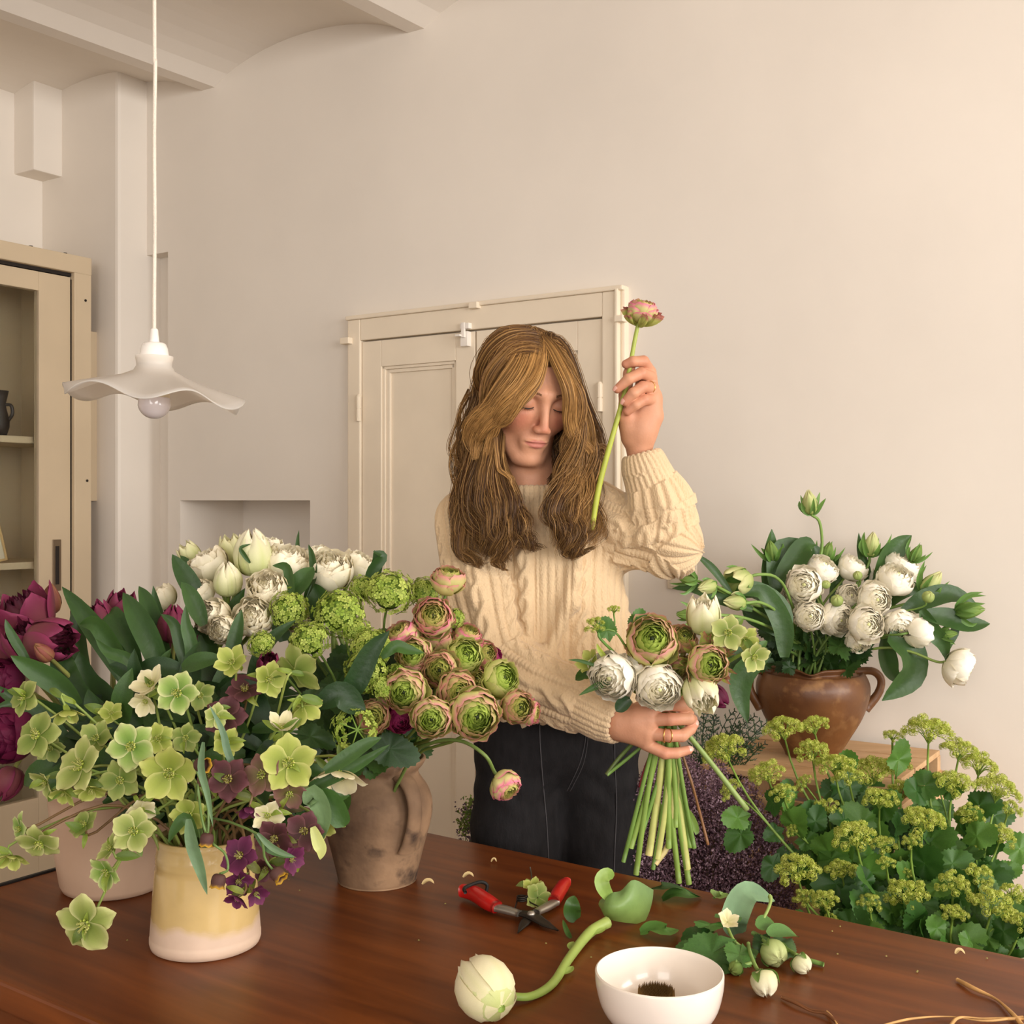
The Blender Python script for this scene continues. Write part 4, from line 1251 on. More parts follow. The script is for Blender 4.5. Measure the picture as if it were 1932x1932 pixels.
# --- hellebores in the yellow crock: x, y, width, colour, facing, cup, depth, label
crock_mouth = yc + V3((0, 0, .145))
rows = [
    (335, 1308, 72, 'fresh', (0, .1, 1), .25, 1.62, 'fresh hellebore with a dark green eye facing straight out, upper middle of left bunch'),
    (282, 1288, 62, 'cream', (-.2, .7, .6), .6, 1.66, 'cream white hellebore cup above the open green eyed one'),
    (272, 1326, 46, 'cream', (-.3, -.6, .7), .7, 1.64, 'white hellebore hanging beside the curved thick green stem'),
    (378, 1312, 50, 'green', (.5, .2, .8), .35, 1.66, 'green hellebore half turned, just right of the green eyed one'),
    (248, 1408, 80, 'fresh', (-.1, .2, 1), .15, 1.55, 'light green hellebore with pale rims in the centre of the left bunch'),
    (46, 1316, 62, 'green', (-.4, .3, .85), .05, 1.62, 'flat green hellebore nearest the left edge, over the dark ruffled tulips'),
    (70, 1388, 78, 'green', (-.35, .1, .9), .05, 1.60, 'wide dusty green hellebore beside the large dark purple tulip'),
    (126, 1348, 54, 'lime', (-.1, -.8, .5), .7, 1.62, 'small hanging yellow green hellebore above the dusty green one'),
    (94, 1412, 48, 'green', (.2, .2, .9), .3, 1.63, 'green hellebore tucked right of the wide dusty green one'),
    (150, 1444, 96, 'pale', (-.1, .55, .8), .28, 1.55, 'large pale rimmed hellebore with three raised petals, left of centre'),
    (172, 1492, 54, 'lime', (.05, -.6, .8), .4, 1.55, 'lime hellebore hanging under the large pale rimmed one'),
    (82, 1478, 54, 'pale', (-.5, -.2, .8), .5, 1.57, 'pale hellebore leaning out to the left over the stoneware pot'),
    (180, 1392, 58, 'green', (.1, .6, .8), .45, 1.60, 'green hellebore behind the large pale rimmed one'),
    (226, 1472, 66, 'green', (0, .1, 1), .3, 1.56, 'shaded green hellebore under the light green central one'),
    (318, 1460, 92, 'lime', (.2, -.25, .9), .5, 1.53, 'big yellow green hellebore opening downwards above the crock'),
    (298, 1394, 52, 'lime', (.3, .4, .8), .55, 1.60, 'spiky lime hellebore right of the light green central one'),
    (408, 1352, 44, 'pale', (.5, .1, .8), .2, 1.63, 'small pale hellebore beside the loop of a slender stem'),
    (428, 1402, 52, 'lime', (.3, .3, .9), .5, 1.60, 'yellow green hellebore cup near the purple ones'),
    (268, 1528, 48, 'cream', (.3, -.2, .9), .4, 1.55, 'small white hellebore low over the mouth of the crock'),
    (38, 1564, 56, 'fresh', (-.5, .3, .8), .1, 1.55, 'smooth green hellebore farthest left above the black table edge'),
    (74, 1590, 74, 'pale', (-.3, -.35, .85), .1, 1.53, 'wide pale hellebore low left, just below the smooth green one'),
    (22, 1622, 52, 'lime', (-.2, -.7, .6), .6, 1.55, 'hanging lime hellebore lowest at the left edge'),
    (158, 1556, 52, 'green', (-.5, .4, .7), .3, 1.56, 'dark green hellebore on a brown twig in front of the stoneware pot'),
    (252, 1568, 72, 'pale', (.1, .5, .8), .35, 1.52, 'pale rimmed hellebore at the left shoulder of the crock'),
    (206, 1600, 50, 'pale', (-.4, .4, .8), .4, 1.52, 'small hellebore left of the crock, in front of the stoneware pot'),
    (198, 1646, 60, 'fresh', (-.1, .1, 1), .45, 1.52, 'bright green hellebore hanging just above the lowest one'),
    (162, 1742, 100, 'pale', (-.05, -.4, .9), .05, 1.50, 'lowest hellebore of all, hanging over the table left of the crock'),
    (436, 1248, 56, 'lime', (-.2, .6, .7), .6, 1.66, 'yellow hellebore cup high above the dark purple foliage'),
    (508, 1282, 60, 'lime', (.4, .2, .9), .4, 1.66, 'pointed yellow green hellebore left of the big pale green one'),
    (562, 1264, 88, 'green', (.2, .7, -.65), .35, 1.66, 'big smooth pale green hellebore seen from behind, in the middle of the arrangement'),
    (574, 1338, 64, 'lime', (.3, -.4, -.4), .5, 1.66, 'pale green hellebore hanging under the big smooth one'),
    (545, 1440, 92, 'lime', (.1, .05, 1), .35, 1.56, 'large lime hellebore with a green centre right of the purple pair'),
    (533, 1366, 50, 'cream', (.1, .9, .4), .9, 1.64, 'cream bud like hellebore standing above the large lime one'),
    (640, 1466, 88, 'cream', (.2, -.85, .4), .6, 1.60, 'large cream hellebore bell hanging in front of the earthen jar'),
    (604, 1474, 48, 'cream', (-.2, -.8, .5), .7, 1.64, 'cream hellebore petal cup behind the large cream bell'),
    (505, 1540, 54, 'cream', (.1, -.3, .9), .5, 1.56, 'cream hellebore low in the shade above the plum cluster'),
    (604, 1560, 50, 'lime', (.3, -.3, .8), .5, 1.60, 'yellow green hellebore in front of the lower left of the jar'),
    (356, 1538, 60, 'lime', (-.2, -.3, .9), .45, 1.55, 'wrinkled yellow green hellebore just over the crock rim'),
    (120, 1500, 46, 'lime', (-.2, -.7, .7), .6, 1.56, 'small fringed lime hellebore hanging over the stoneware pot'),
    (210, 1345, 40, 'lime', (.2, .5, .8), .6, 1.66, 'small closed lime hellebore under the tulip leaves'),
    (350, 1392, 50, 'green', (.1, .3, 1), .3, 1.62, 'mid green hellebore between the central ones and the stem loop'),
    (398, 1462, 50, 'bronze', (.2, .2, 1), .3, 1.60, 'greenish bronze hellebore above the hanging fritillary leaf'),
    (431, 1470, 72, 'purple', (-.1, .05, 1), .2, 1.55, 'dusky purple hellebore facing out, left one of the purple pair'),
    (494, 1462, 70, 'bronze', (.05, .2, 1), .2, 1.56, 'dusky purple green hellebore, right one of the purple pair'),
    (425, 1352, 70, 'purple', (.1, .6, .6), .2, 1.66, 'brown purple hellebore in deep shade above the purple pair'),
    (462, 1300, 60, 'purple', (.2, .7, .5), .3, 1.68, 'dark purple hellebore amid brownish leaves in the upper middle'),
    (546, 1498, 58, 'bronze', (.3, -.2, .9), .3, 1.57, 'mauve hellebore below the large lime one'),
    (470, 1530, 40, 'plum', (.2, -.7, .6), .8, 1.56, 'plum hellebore bud above the hanging plum cluster'),
    (452, 1614, 66, 'plum', (-.2, .3, .9), .3, 1.50, 'bright plum hellebore on top of the cluster in front of the crock'),
    (450, 1664, 48, 'plum', (.0, -.2, 1), .5, 1.50, 'plum hellebore in the middle of the hanging cluster'),
    (446, 1698, 42, 'plum', (-.2, -.7, .7), .6, 1.49, 'lowest plum hellebore hanging on the glazed crock'),
    (484, 1688, 40, 'plum', (.3, -.4, .8), .7, 1.49, 'round plum hellebore bud right of the lowest plum one'),
    (552, 1622, 48, 'plum', (.7, .1, .6), .5, 1.52, 'magenta plum hellebore pointing right, away from the crock'),
    (574, 1568, 64, 'purple', (.2, .1, 1), .3, 1.56, 'dark maroon hellebore in front of the jar foot'),
    (518, 1582, 64, 'purple', (.0, -.1, 1), .3, 1.55, 'nearly black purple hellebore between the crock and the jar'),
    (500, 1640, 46, 'purple', (.2, -.3, .9), .5, 1.53, 'dark hellebore behind the hanging plum cluster'),
]
crown = crock_mouth + V3((0, 0, .02))
for k, (x, y, w, kind, fc, cup, Y, lab) in enumerate(rows):
    Y *= LK
    face = unit(D3(*fc) + V3((jit(.35), jit(.25), jit(.35)))); size = sc(w, Y) / 2 * 1.18
    ctr = P(x, y, Y)
    head = ctr - face * size * cup * .4
    base = in_pot(yc, .04, TZ + .03)
    purple = kind in ('purple', 'plum', 'bronze')
    t = Thing('hellebore', lab, 'hellebore', base, 'purple hellebores' if purple else 'green hellebores')
    m0 = crock_mouth + V3((jit(.035) + (x - 388) * 8e-5, jit(.035), 0))
    back = -face if face[2] < -.2 or True else face
    mid = m0 * .45 + head * .55 + V3((0, .03, .035 if y > 1450 else .0))
    cst = col(120, 92, 60) if purple or k in (22, 19, 20) else mixc(G_STEM, col(150, 160, 80), rnd.random())
    path = spline([base, m0, mid, head - face * .018, head], 16)
    t.part('stem', MB().tube(path, np.linspace(.0024, .0014, 16), 6, cst), M_stem)
    hel_bloom(t, head, face, size, kind, k * .83, cup)
    nl = 2
    for j in range(nl):
        lc_ = mixc(G_LEAF, G_DARK, rnd.random()) if not purple else mixc(G_DARK, col(84, 70, 44), rnd.random())
        if j == 0:
            for q_ in range(2):
                t.place('bract', lance_mesh(q_, mixc(lc_, G_LIME, .55), .34, .25), M_leaf, aim(path[13 + q_], D3(rnd.uniform(-1, 1), rnd.uniform(-.8, .6), rnd.uniform(-.5, .5)), (jit(.5), -1, .5), sc(rnd.uniform(24, 44), Y)))
            d = D3(rnd.uniform(-1, 1), rnd.uniform(-.6, .4), rnd.uniform(-.4, .3))
            t.place('leaf', lance_mesh(j, mixc(lc_, G_LIME, .25), .42, .15), M_leaf, aim(path[13], d, (jit(.5), -1, .5), sc(rnd.uniform(28, 50), Y)))
        else:
            d = D3(rnd.uniform(-1, 1), rnd.uniform(-.7, .5), rnd.uniform(-1, -.2))
            t.place('leaf', lance_mesh(j + 3, lc_, .30, .2), M_leaf, aim(path[rnd.choice((5, 6, 8))] + V3((0, .03, 0)), d, (jit(.5), -1, .5), sc(rnd.uniform(40, 75), Y)))
hellebores = [o for o in S.objects if o.name.startswith('hellebore')]
# collar of dark foliage round the mouth of the crock and the jar, parts of the flowers that stand there
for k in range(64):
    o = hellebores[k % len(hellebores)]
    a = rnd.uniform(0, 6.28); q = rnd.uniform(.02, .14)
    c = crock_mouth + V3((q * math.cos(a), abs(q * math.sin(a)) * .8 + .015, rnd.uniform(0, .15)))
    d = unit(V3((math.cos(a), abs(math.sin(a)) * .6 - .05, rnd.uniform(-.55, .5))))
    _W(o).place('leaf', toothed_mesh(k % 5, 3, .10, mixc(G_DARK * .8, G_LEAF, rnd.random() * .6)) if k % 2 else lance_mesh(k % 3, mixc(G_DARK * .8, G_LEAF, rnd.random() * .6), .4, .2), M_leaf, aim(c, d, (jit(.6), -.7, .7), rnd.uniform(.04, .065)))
rans = [o for o in S.objects if o.get('group') == 'green and pink ranunculus']
for k in range(34):
    o = rans[k % len(rans)]
    a = rnd.uniform(0, 6.28); q = rnd.uniform(.01, .09)
    c = jar_mouth + V3((q * math.cos(a) - .03, abs(q * math.sin(a)) * .7 + .01, rnd.uniform(.01, .17)))
    d = unit(V3((math.cos(a), abs(math.sin(a)) * .6 + .05, rnd.uniform(-.2, .6))))
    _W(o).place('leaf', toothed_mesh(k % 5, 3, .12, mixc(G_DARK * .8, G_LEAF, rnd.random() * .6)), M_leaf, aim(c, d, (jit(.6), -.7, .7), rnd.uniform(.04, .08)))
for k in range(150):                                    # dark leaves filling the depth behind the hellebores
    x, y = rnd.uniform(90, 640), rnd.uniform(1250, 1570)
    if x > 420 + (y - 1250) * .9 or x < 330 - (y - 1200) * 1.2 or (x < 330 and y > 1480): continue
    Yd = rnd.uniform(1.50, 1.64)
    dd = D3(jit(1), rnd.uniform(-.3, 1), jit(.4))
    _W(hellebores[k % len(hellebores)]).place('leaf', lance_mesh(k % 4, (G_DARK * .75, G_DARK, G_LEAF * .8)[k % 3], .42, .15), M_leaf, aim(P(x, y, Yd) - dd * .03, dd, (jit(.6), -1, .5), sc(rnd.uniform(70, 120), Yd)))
# single leaves that read on their own
for i, pts, w, c, Y in (
    (31, [(612, 1455), (650, 1432), (690, 1405), (720, 1392)], 30, G_TULIP, 1.58),
    (33, [(580, 1520), (592, 1500), (612, 1540), (606, 1590)], 40, col(112, 140, 92), 1.57),
    (33, [(600, 1495), (625, 1515), (645, 1550), (650, 1560)], 44, G_LEAF, 1.58),
    (36, [(590, 1560), (600, 1590), (606, 1605), (604, 1622)], 24, G_PALE, 1.55),
    (17, [(455, 1480), (430, 1420), (420, 1380), (395, 1330)], 14, col(100, 130, 96), 1.57),
    (35, [(560, 1500), (620, 1470), (680, 1440), (735, 1405)], 26, G_TULIP, 1.60),
    (14, [(372, 1580), (352, 1545), (330, 1565), (318, 1590)], 24, G_LEAF, 1.53),
    (41, [(480, 1570), (505, 1600), (535, 1612), (556, 1618)], 14, G_TULIP, 1.50),
    (53, [(500, 1540), (498, 1500), (520, 1470), (560, 1480)], 26, G_TULIP, 1.62),
    (30, [(640, 1330), (670, 1290), (700, 1230), (735, 1190)], 44, G_DARK, 1.74),
    (30, [(600, 1330), (640, 1310), (670, 1330), (690, 1340)], 50, G_DARK, 1.70),
    (29, [(720, 1240), (745, 1220), (770, 1226), (800, 1232)], 24, G_LEAF, 1.76),
):
    lone_leaf(_W(hellebores[i]), pts, w, c, [Y] * 4, fold=.25, hint=(jit(.4), -1, .3))

# --- fritillaries: little brown bells with yellow rims
def frit_mesh():
    mb = MB()
    pr = [(.1, 0), (.55, .06), (.8, .35), (.86, .9), (.8, 1.35), (.92, 1.6), (.84, 1.58), (.7, 1.3), (.74, .9), (.4, .2)]
    v = np.linspace(0, 1, 24)
    prs = spline(V3([(a, b, 0) for a, b in pr]), 24)[:, :2]
    C = mixc(col(92, 62, 56), col(196, 150, 40), np.clip((prs[:, 1] - 1.25) / .3, 0, 1))
    def scal(G, an):
        G = G.copy(); G[..., 2] += np.where(G[..., 2] > 1.2, .09 * np.cos(6 * an)[None, :], 0); return G
    mb.lathe(prs, 24, np.repeat(C[:, None], 24, 1), fn=scal)
    return mb.mesh('bell')
rows = [
    (390, 1584, 30, (-.1, -1, .2), [(372, 1480), (380, 1540), (388, 1570)], 1.48, 'brown and yellow fritillary bell on the left shoulder of the crock'),
    (412, 1662, 32, (-.15, -1, .25), [(400, 1590), (424, 1610), (430, 1640)], 1.47, 'fritillary bell hanging in the middle of the glazed crock'),
    (524, 1650, 32, (.75, -.6, .4), [(480, 1570), (500, 1620), (514, 1640)], 1.48, 'fritillary bell pointing right past the crock side'),
    (380, 1443, 32, (.9, .0, .45), [(388, 1600), (392, 1520), (366, 1440)], 1.50, 'fritillary turned sideways with its yellow mouth showing, above the crock'),
]
for k, (x, y, w, fc, via, Y, lab) in enumerate(rows):
    Y *= LK
    face = D3(*fc); size = sc(w, Y) / 2
    base = in_pot(yc, .03, TZ + .03)
    head = P(x, y, Y) - face * size * .8
    t = Thing('fritillary', lab, 'flower', base, 'fritillary bells')
    path = spline([base, crown + V3((0, -.04, .0))] + [P(a, b, Y + .015) for a, b in via] + [head], 20)
    t.part('stem', MB().tube(path, .0015, 6, col(104, 130, 70)), M_stem)
    t.place('bell', cached('frit', frit_mesh), M_petal, xf(head, face, k, size))
    for q in (([(356, 1545), (362, 1590), (378, 1640), (391, 1688)], 24), ([(384, 1400), (380, 1450), (392, 1500), (402, 1560)], 14)) if k == 0 else ((([(486, 1572), (510, 1596), (535, 1610), (556, 1616)], 12),) if k == 2 else ()):
        lone_leaf(t, q[0], q[1], col(104, 132, 92), [Y / LK] * 4, fold=.3)

LK = 1.0

# ================================================================ the clay jug's flowers by the wall
jug_mouth = cj + V3((0, 0, .178))
def jug_stem(t, head, face, r, c, droop=0):
    base = in_pot(cj, .03, cj[2] + .02)
    t.o.location = base; t.loc = base
    neck = jug_mouth + V3((jit(.05), jit(.04), 0))
    mid = neck * .45 + head * .55 + V3((0, .0, .02 + droop))
    path = spline([base, neck, mid, head - face * .022, head], 18)
    t.part('stem', MB().tube(path, r, 6, c), M_stem)
    return path
rows = [
    (1517, 1104, 66, (-.2, .15, 1), 2.28, 'big white ranunculus at the upper left of the jug bouquet, facing out'),
    (1552, 1072, 56, (.35, .7, .5), 2.34, 'white ranunculus tilted up, topmost on the left of the jug bouquet'),
    (1610, 1070, 54, (.5, .75, .35), 2.38, 'white ranunculus seen edge on, at the top middle of the jug bouquet'),
    (1662, 1092, 44, (.0, .6, .7), 2.40, 'white ranunculus half hidden at the top behind two right hand ones'),
    (1703, 1066, 62, (.35, .75, .45), 2.38, 'white ranunculus highest on the right side of the jug bouquet'),
    (1690, 1092, 66, (.2, .7, .55), 2.32, 'white ranunculus seen from the side, just under the highest right hand one'),
    (1650, 1131, 62, (.2, .05, 1), 2.26, 'round white ranunculus facing out in the middle of the jug bouquet'),
    (1604, 1125, 46, (.0, .3, .9), 2.32, 'cream ranunculus with a green heart behind a round green bud'),
    (1580, 1168, 62, (.3, -.1, .9), 2.27, 'cream ranunculus turned right, beside a round green bud'),
    (1634, 1178, 66, (.1, .1, 1), 2.22, 'frilly white ranunculus with a tiny black eye low in the middle'),
    (1528, 1163, 54, (-.1, .1, 1), 2.26, 'white ranunculus below the big upper left one'),
    (1495, 1130, 52, (-.6, .3, .6), 2.33, 'white ranunculus peeping out at the left behind the big one'),
    (1620, 1210, 48, (.1, -.5, .8), 2.26, 'white ranunculus hanging lowest in the middle, near the jug rim'),
    (1700, 1182, 62, (-.2, -.4, .8), 2.27, 'cream ranunculus on the right, pressed to one seen from the back'),
    (1735, 1190, 58, (.8, .1, -.3), 2.26, 'white ranunculus turned away to the right, its stem joining from behind'),
    (1814, 1260, 66, (.8, -.35, .45), 2.22, 'lone white ranunculus drooping farthest right against the bare wall'),
]
for k, (x, y, w, fc, Y, lab) in enumerate(rows):
    face = D3(*fc); size = sc(w, Y) / 2 * 1.06
    head = P(x, y, Y) - face * size * .8
    t = Thing('ranunculus', lab, 'ranunculus', cj, 'white ranunculus in the clay jug')
    if k == 15:
        base = in_pot(cj, .03, cj[2] + .02); t.o.location = base; t.loc = base
        path = spline([base, jug_mouth, P(1650, 1224, 2.28), P(1712, 1228, 2.26), P(1765, 1248, 2.24), head], 22)
        t.part('stem', MB().tube(path, .0026, 7, col(120, 140, 66)), M_stem)
    else:
        jug_stem(t, head, face, .0025, mixc(G_STEM2, G_STEM, rnd.random()))
    ran_bloom(t, head, face, size, 'white', k * 1.1, k)
jr = [o for o in S.objects if o.get('group') == 'white ranunculus in the clay jug']
for k in range(54):                                    # finely cut foliage low in the bouquet
    a = rnd.uniform(0, 6.28); q = rnd.uniform(.0, .085)
    c = jug_mouth + V3((q * math.cos(a), q * math.sin(a), rnd.uniform(-.005, .075)))
    d = unit(V3((math.cos(a), math.sin(a) * .6 - .2, rnd.uniform(-.5, .8))))
    _W(jr[k % len(jr)]).place('leaf', toothed_mesh(k % 5, 5, .22, mixc(G_DARK * .8, G_LEAF, rnd.random() * .7)), M_leaf, aim(c, d, (jit(.6), -.8, .5), rnd.uniform(.035, .06)))
# round green ranunculus buds
def bud_mesh():
    mb = MB()
    for i in range(5):
        Gd, C = cup_petal(.75, [(.1, 0), (.8, .3), (1.0, .9), (.7, 1.55), (.1, 1.8)], col(110, 142, 60), col(186, 196, 120), .03, i)
        mb.grid(rot_grid(Gd, i * 1.2566), C)
    mb.lathe([(0, .1), (.8, .4), (.93, .95), (.6, 1.5), (0, 1.72)], 12, col(206, 206, 140))
    return mb.mesh('bud')
for x, y, w, Y, lab in ((1559, 1102, 17, 2.27, 'small round green ranunculus bud between two upper left white blooms'), (1579, 1132, 24, 2.25, 'round green ranunculus bud in front of a cream bloom in the jug'), (1752, 1125, 24, 2.24, 'round green ranunculus bud standing right of the jug bouquet on a slanting stem'), (1618, 1085, 18, 2.33, 'green ranunculus bud under the edge on white bloom at the top')):
    face = D3(jit(.3), .6, .6); head = P(x, y, Y) - face * sc(w, Y) / 2
    t = Thing('ranunculus_bud', lab, 'flower bud', cj, 'green buds in the jug bouquet')
    jug_stem(t, head, face, .0018, col(112, 142, 64))
    t.place('bud', cached('bud', bud_mesh), M_petal, xf(head, face, 0, sc(w, Y) / 2))

# parrot tulips: pale buds with long green bracts
def parrot(x, y, w, fc, Y, lab, kind, nb, blen, via=None):
    face = D3(*fc); size = sc(w, Y) / 2
    head = P(x, y, Y) - face * size * 1.0
    t = Thing('parrot_tulip', lab, 'tulip', cj, 'green and cream tulips in the clay jug')
    if via:
        base = in_pot(cj, .03, cj[2] + .02); t.o.location = base; t.loc = base
        path = spline([base, jug_mouth + V3((jit(.04), 0, 0))] + [P(a, b, c) for a, b, c in via] + [head], 22)
        t.part('stem', MB().tube(path, .0030, 7, col(118, 148, 72)), M_stem)
    else:
        jug_stem(t, head, face, .0030, col(112, 142, 70))
    gb, gt = col(160, 180, 92), col(228, 224, 168)
    if kind == 'leafy': gb, gt = col(84, 122, 52), col(134, 160, 78)
    tulip_bloom(t, head, face, size, 'bud' if kind != 'open' else 'cup', gb, gt, None, None, 6, x * .1, streak=col(150, 175, 90), ruffle=.05)
    B = V3(basis(face, x * .3))
    for j in range(nb):
        a = j * 2 * math.pi / nb + jit(.3); L_ = size * blen * rnd.uniform(.8, 1.2)
        o = B @ V3((math.cos(a), math.sin(a), 0)); 
        pts = [head, head + o * L_ * .30 + face * L_ * .15, head + o * L_ * .62 + face * L_ * .55, head + o * L_ * (.75 + jit(.2)) + face * L_ * (1.0 + jit(.2))]
        t.part('bract', leaf_strip(pts, size * .50, col(84, 122, 54), col(110, 148, 70), .35, tuple(o * .4 + V3((0, -1, 0))), 9), M_leaf)
    return t
par = [
    parrot(1528, 951, 40, (-.15, 1, .15), 2.34, 'pale tulip bud standing highest over the jug bouquet on a thin stem', 'bud', 6, 1.7, [(1545, 1090, 2.36), (1551, 1030, 2.36), (1546, 985, 2.35)]),
    parrot(1391, 1097, 56, (-.6, -.1, .7), 2.16, 'open cream tulip on a level stem at the left of the jug bouquet', 'open', 5, 1.3, [(1490, 1130, 2.28), (1465, 1090, 2.22), (1430, 1084, 2.18)]),
    parrot(1335, 1107, 38, (-.75, -.1, .6), 2.10, 'small cream tulip at the far left tip of the jug bouquet, under the raised elbow', 'bud', 4, 1.4, [(1490, 1160, 2.28), (1420, 1140, 2.18)]),
    parrot(1388, 1137, 40, (-.9, .1, .4), 2.13, 'greenish tulip bud on an arched stem at the left of the jug bouquet', 'bud', 4, 1.2, [(1472, 1215, 2.28), (1468, 1160, 2.22), (1435, 1137, 2.16)]),
    parrot(1300, 1094, 30, (-.95, .1, .3), 2.10, 'leafy green tulip bud pointing left towards the held bouquet', 'leafy', 6, 2.6, [(1480, 1190, 2.28), (1390, 1130, 2.16)]),
    parrot(1295, 1160, 30, (-.95, .05, .3), 2.08, 'leafy green tulip bud just above the held white tulip', 'leafy', 5, 2.0, [(1480, 1200, 2.28), (1400, 1165, 2.14)]),
    parrot(1644, 1030, 40, (.1, 1, .25), 2.38, 'green tulip bud with long spreading bracts at the top right of the jug bouquet', 'bud', 6, 2.0),
    parrot(1456, 1042, 34, (-.2, 1, .2), 2.36, 'leafy tulip bud beside the folded leaf at the top left of the jug bouquet', 'leafy', 6, 2.0),
    parrot(1560, 1045, 34, (.25, 1, .2), 2.40, 'leafy tulip bud close under the highest pale one', 'leafy', 6, 2.2),
    parrot(1728, 1046, 30, (.4, .9, .2), 2.36, 'small leafy tulip bud beside the dark leaf at the upper right', 'leafy', 6, 2.0),
    parrot(1756, 1102, 44, (.5, .75, .35), 2.30, 'green and cream tulip bud at the right of the jug bouquet, above a round bud', 'bud', 6, 1.8),
    parrot(1826, 1152, 44, (.95, .12, .3), 2.24, 'spiky green tulip bud lying level at the far right of the jug bouquet', 'leafy', 7, 2.2, [(1680, 1190, 2.30), (1760, 1155, 2.26)]),
    parrot(1788, 1196, 26, (.7, .1, .4), 2.24, 'tiny green bud between two hanging leaves on the right of the jug', 'leafy', 5, 1.8),
]
lv = [
    (7, [(1490, 1180), (1455, 1110), (1452, 1050), (1456, 998)], 50, 2.38), (7, [(1500, 1160), (1478, 1100), (1480, 1040), (1540, 1028)], 60, 2.36),
    (7, [(1470, 1090), (1500, 1060), (1520, 1030), (1538, 1027)], 46, 2.34), (8, [(1540, 1150), (1530, 1090), (1540, 1050), (1534, 1026)], 40, 2.40),
    (0, [(1570, 1150), (1575, 1110), (1580, 1060), (1585, 1045)], 26, 2.40), (1, [(1480, 1210), (1470, 1150), (1420, 1115), (1392, 1128)], 48, 2.22),
    (3, [(1480, 1240), (1476, 1180), (1440, 1120), (1400, 1122)], 40, 2.20), (3, [(1490, 1200), (1450, 1170), (1420, 1160), (1400, 1150)], 46, 2.26),
    (2, [(1420, 1150), (1360, 1130), (1310, 1110), (1268, 1110)], 24, 2.14), (4, [(1380, 1120), (1350, 1080), (1330, 1060), (1312, 1046)], 16, 2.14),
    (9, [(1650, 1110), (1672, 1060), (1695, 1030), (1720, 1010)], 44, 2.38), (6, [(1640, 1130), (1634, 1080), (1622, 1040), (1620, 1005)], 20, 2.40),
    (11, [(1700, 1160), (1750, 1130), (1800, 1122), (1850, 1150)], 40, 2.28), (11, [(1740, 1160), (1790, 1168), (1830, 1178), (1868, 1177)], 42, 2.24),
    (12, [(1740, 1150), (1760, 1190), (1780, 1215), (1786, 1245)], 32, 2.24), (12, [(1760, 1160), (1800, 1180), (1785, 1220), (1784, 1250)], 22, 2.26),
    (13, [(1676, 1200), (1712, 1225), (1716, 1275), (1664, 1322)], 70, 2.26), (13, [(1668, 1205), (1672, 1240), (1682, 1270), (1705, 1290)], 40, 2.30),
    (5, [(1450, 1225), (1402, 1270), (1396, 1310), (1411, 1364)], 46, 2.22), (5, [(1440, 1220), (1400, 1230), (1380, 1250), (1370, 1240)], 46, 2.24),
    (10, [(1650, 1160), (1690, 1120), (1720, 1110), (1748, 1125)], 34, 2.36), (3, [(1470, 1180), (1480, 1140), (1500, 1090), (1490, 1070)], 50, 2.40),
]
for i, pts, w, Y in lv:
    o = par[i] if i < 13 else _W(jr[13])
    lone_leaf(o, pts, w, mixc(G_TULIP, G_DARK, rnd.random() * .5), [Y] * 4, fold=.3, hint=(jit(.6), -1, .3 + jit(.3)))

# ================================================================ alexanders massed in a white bucket at the right, in front of the crate
bk = V3((.711, 1.90, 0))
wb = Thing('white_bucket', 'white bucket behind the table edge, under the mass of yellow green alexanders', 'bucket', bk)
mb = MB(); mb.lathe([(0, 0), (.12, 0), (.125, .01), (.152, .61), (.160, .615), (.160, .63), (.150, .63), (.12, .02), (0, .02)], 48); mb.v[-1] += bk
wb.part('body', mb, M_white)

def umbellet(var):
    def mk():
        mb = MB(); r_ = np.random.default_rng(300 + var)
        for i in range(30):
            z = 1 - 1.5 * (i + .5) / 30; a = i * 2.39996; q = math.sqrt(max(0, 1 - z * z))
            n_ = V3((q * math.cos(a), q * math.sin(a), z * .75)); n2 = unit(n_ + r_.normal(0, .25, 3))
            B = V3(basis(n2, r_.random() * 6)); b_ = n_ * (.85 + .2 * r_.random())
            cA = mixc(col(168, 184, 62), col(222, 224, 120), r_.random())
            for k in range(4):
                w = k * 1.5708; s_ = .36
                p = [V3((0, 0, 0)), V3((math.cos(w - .45) * .7, math.sin(w - .45) * .7, .35)), V3((math.cos(w), math.sin(w), .25)), V3((math.cos(w + .45) * .7, math.sin(w + .45) * .7, .35))]
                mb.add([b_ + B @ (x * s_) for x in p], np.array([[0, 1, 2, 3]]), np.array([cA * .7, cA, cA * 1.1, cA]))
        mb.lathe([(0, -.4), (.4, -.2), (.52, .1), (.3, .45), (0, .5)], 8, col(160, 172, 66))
        return mb
    return cached(('uml', var), mk)
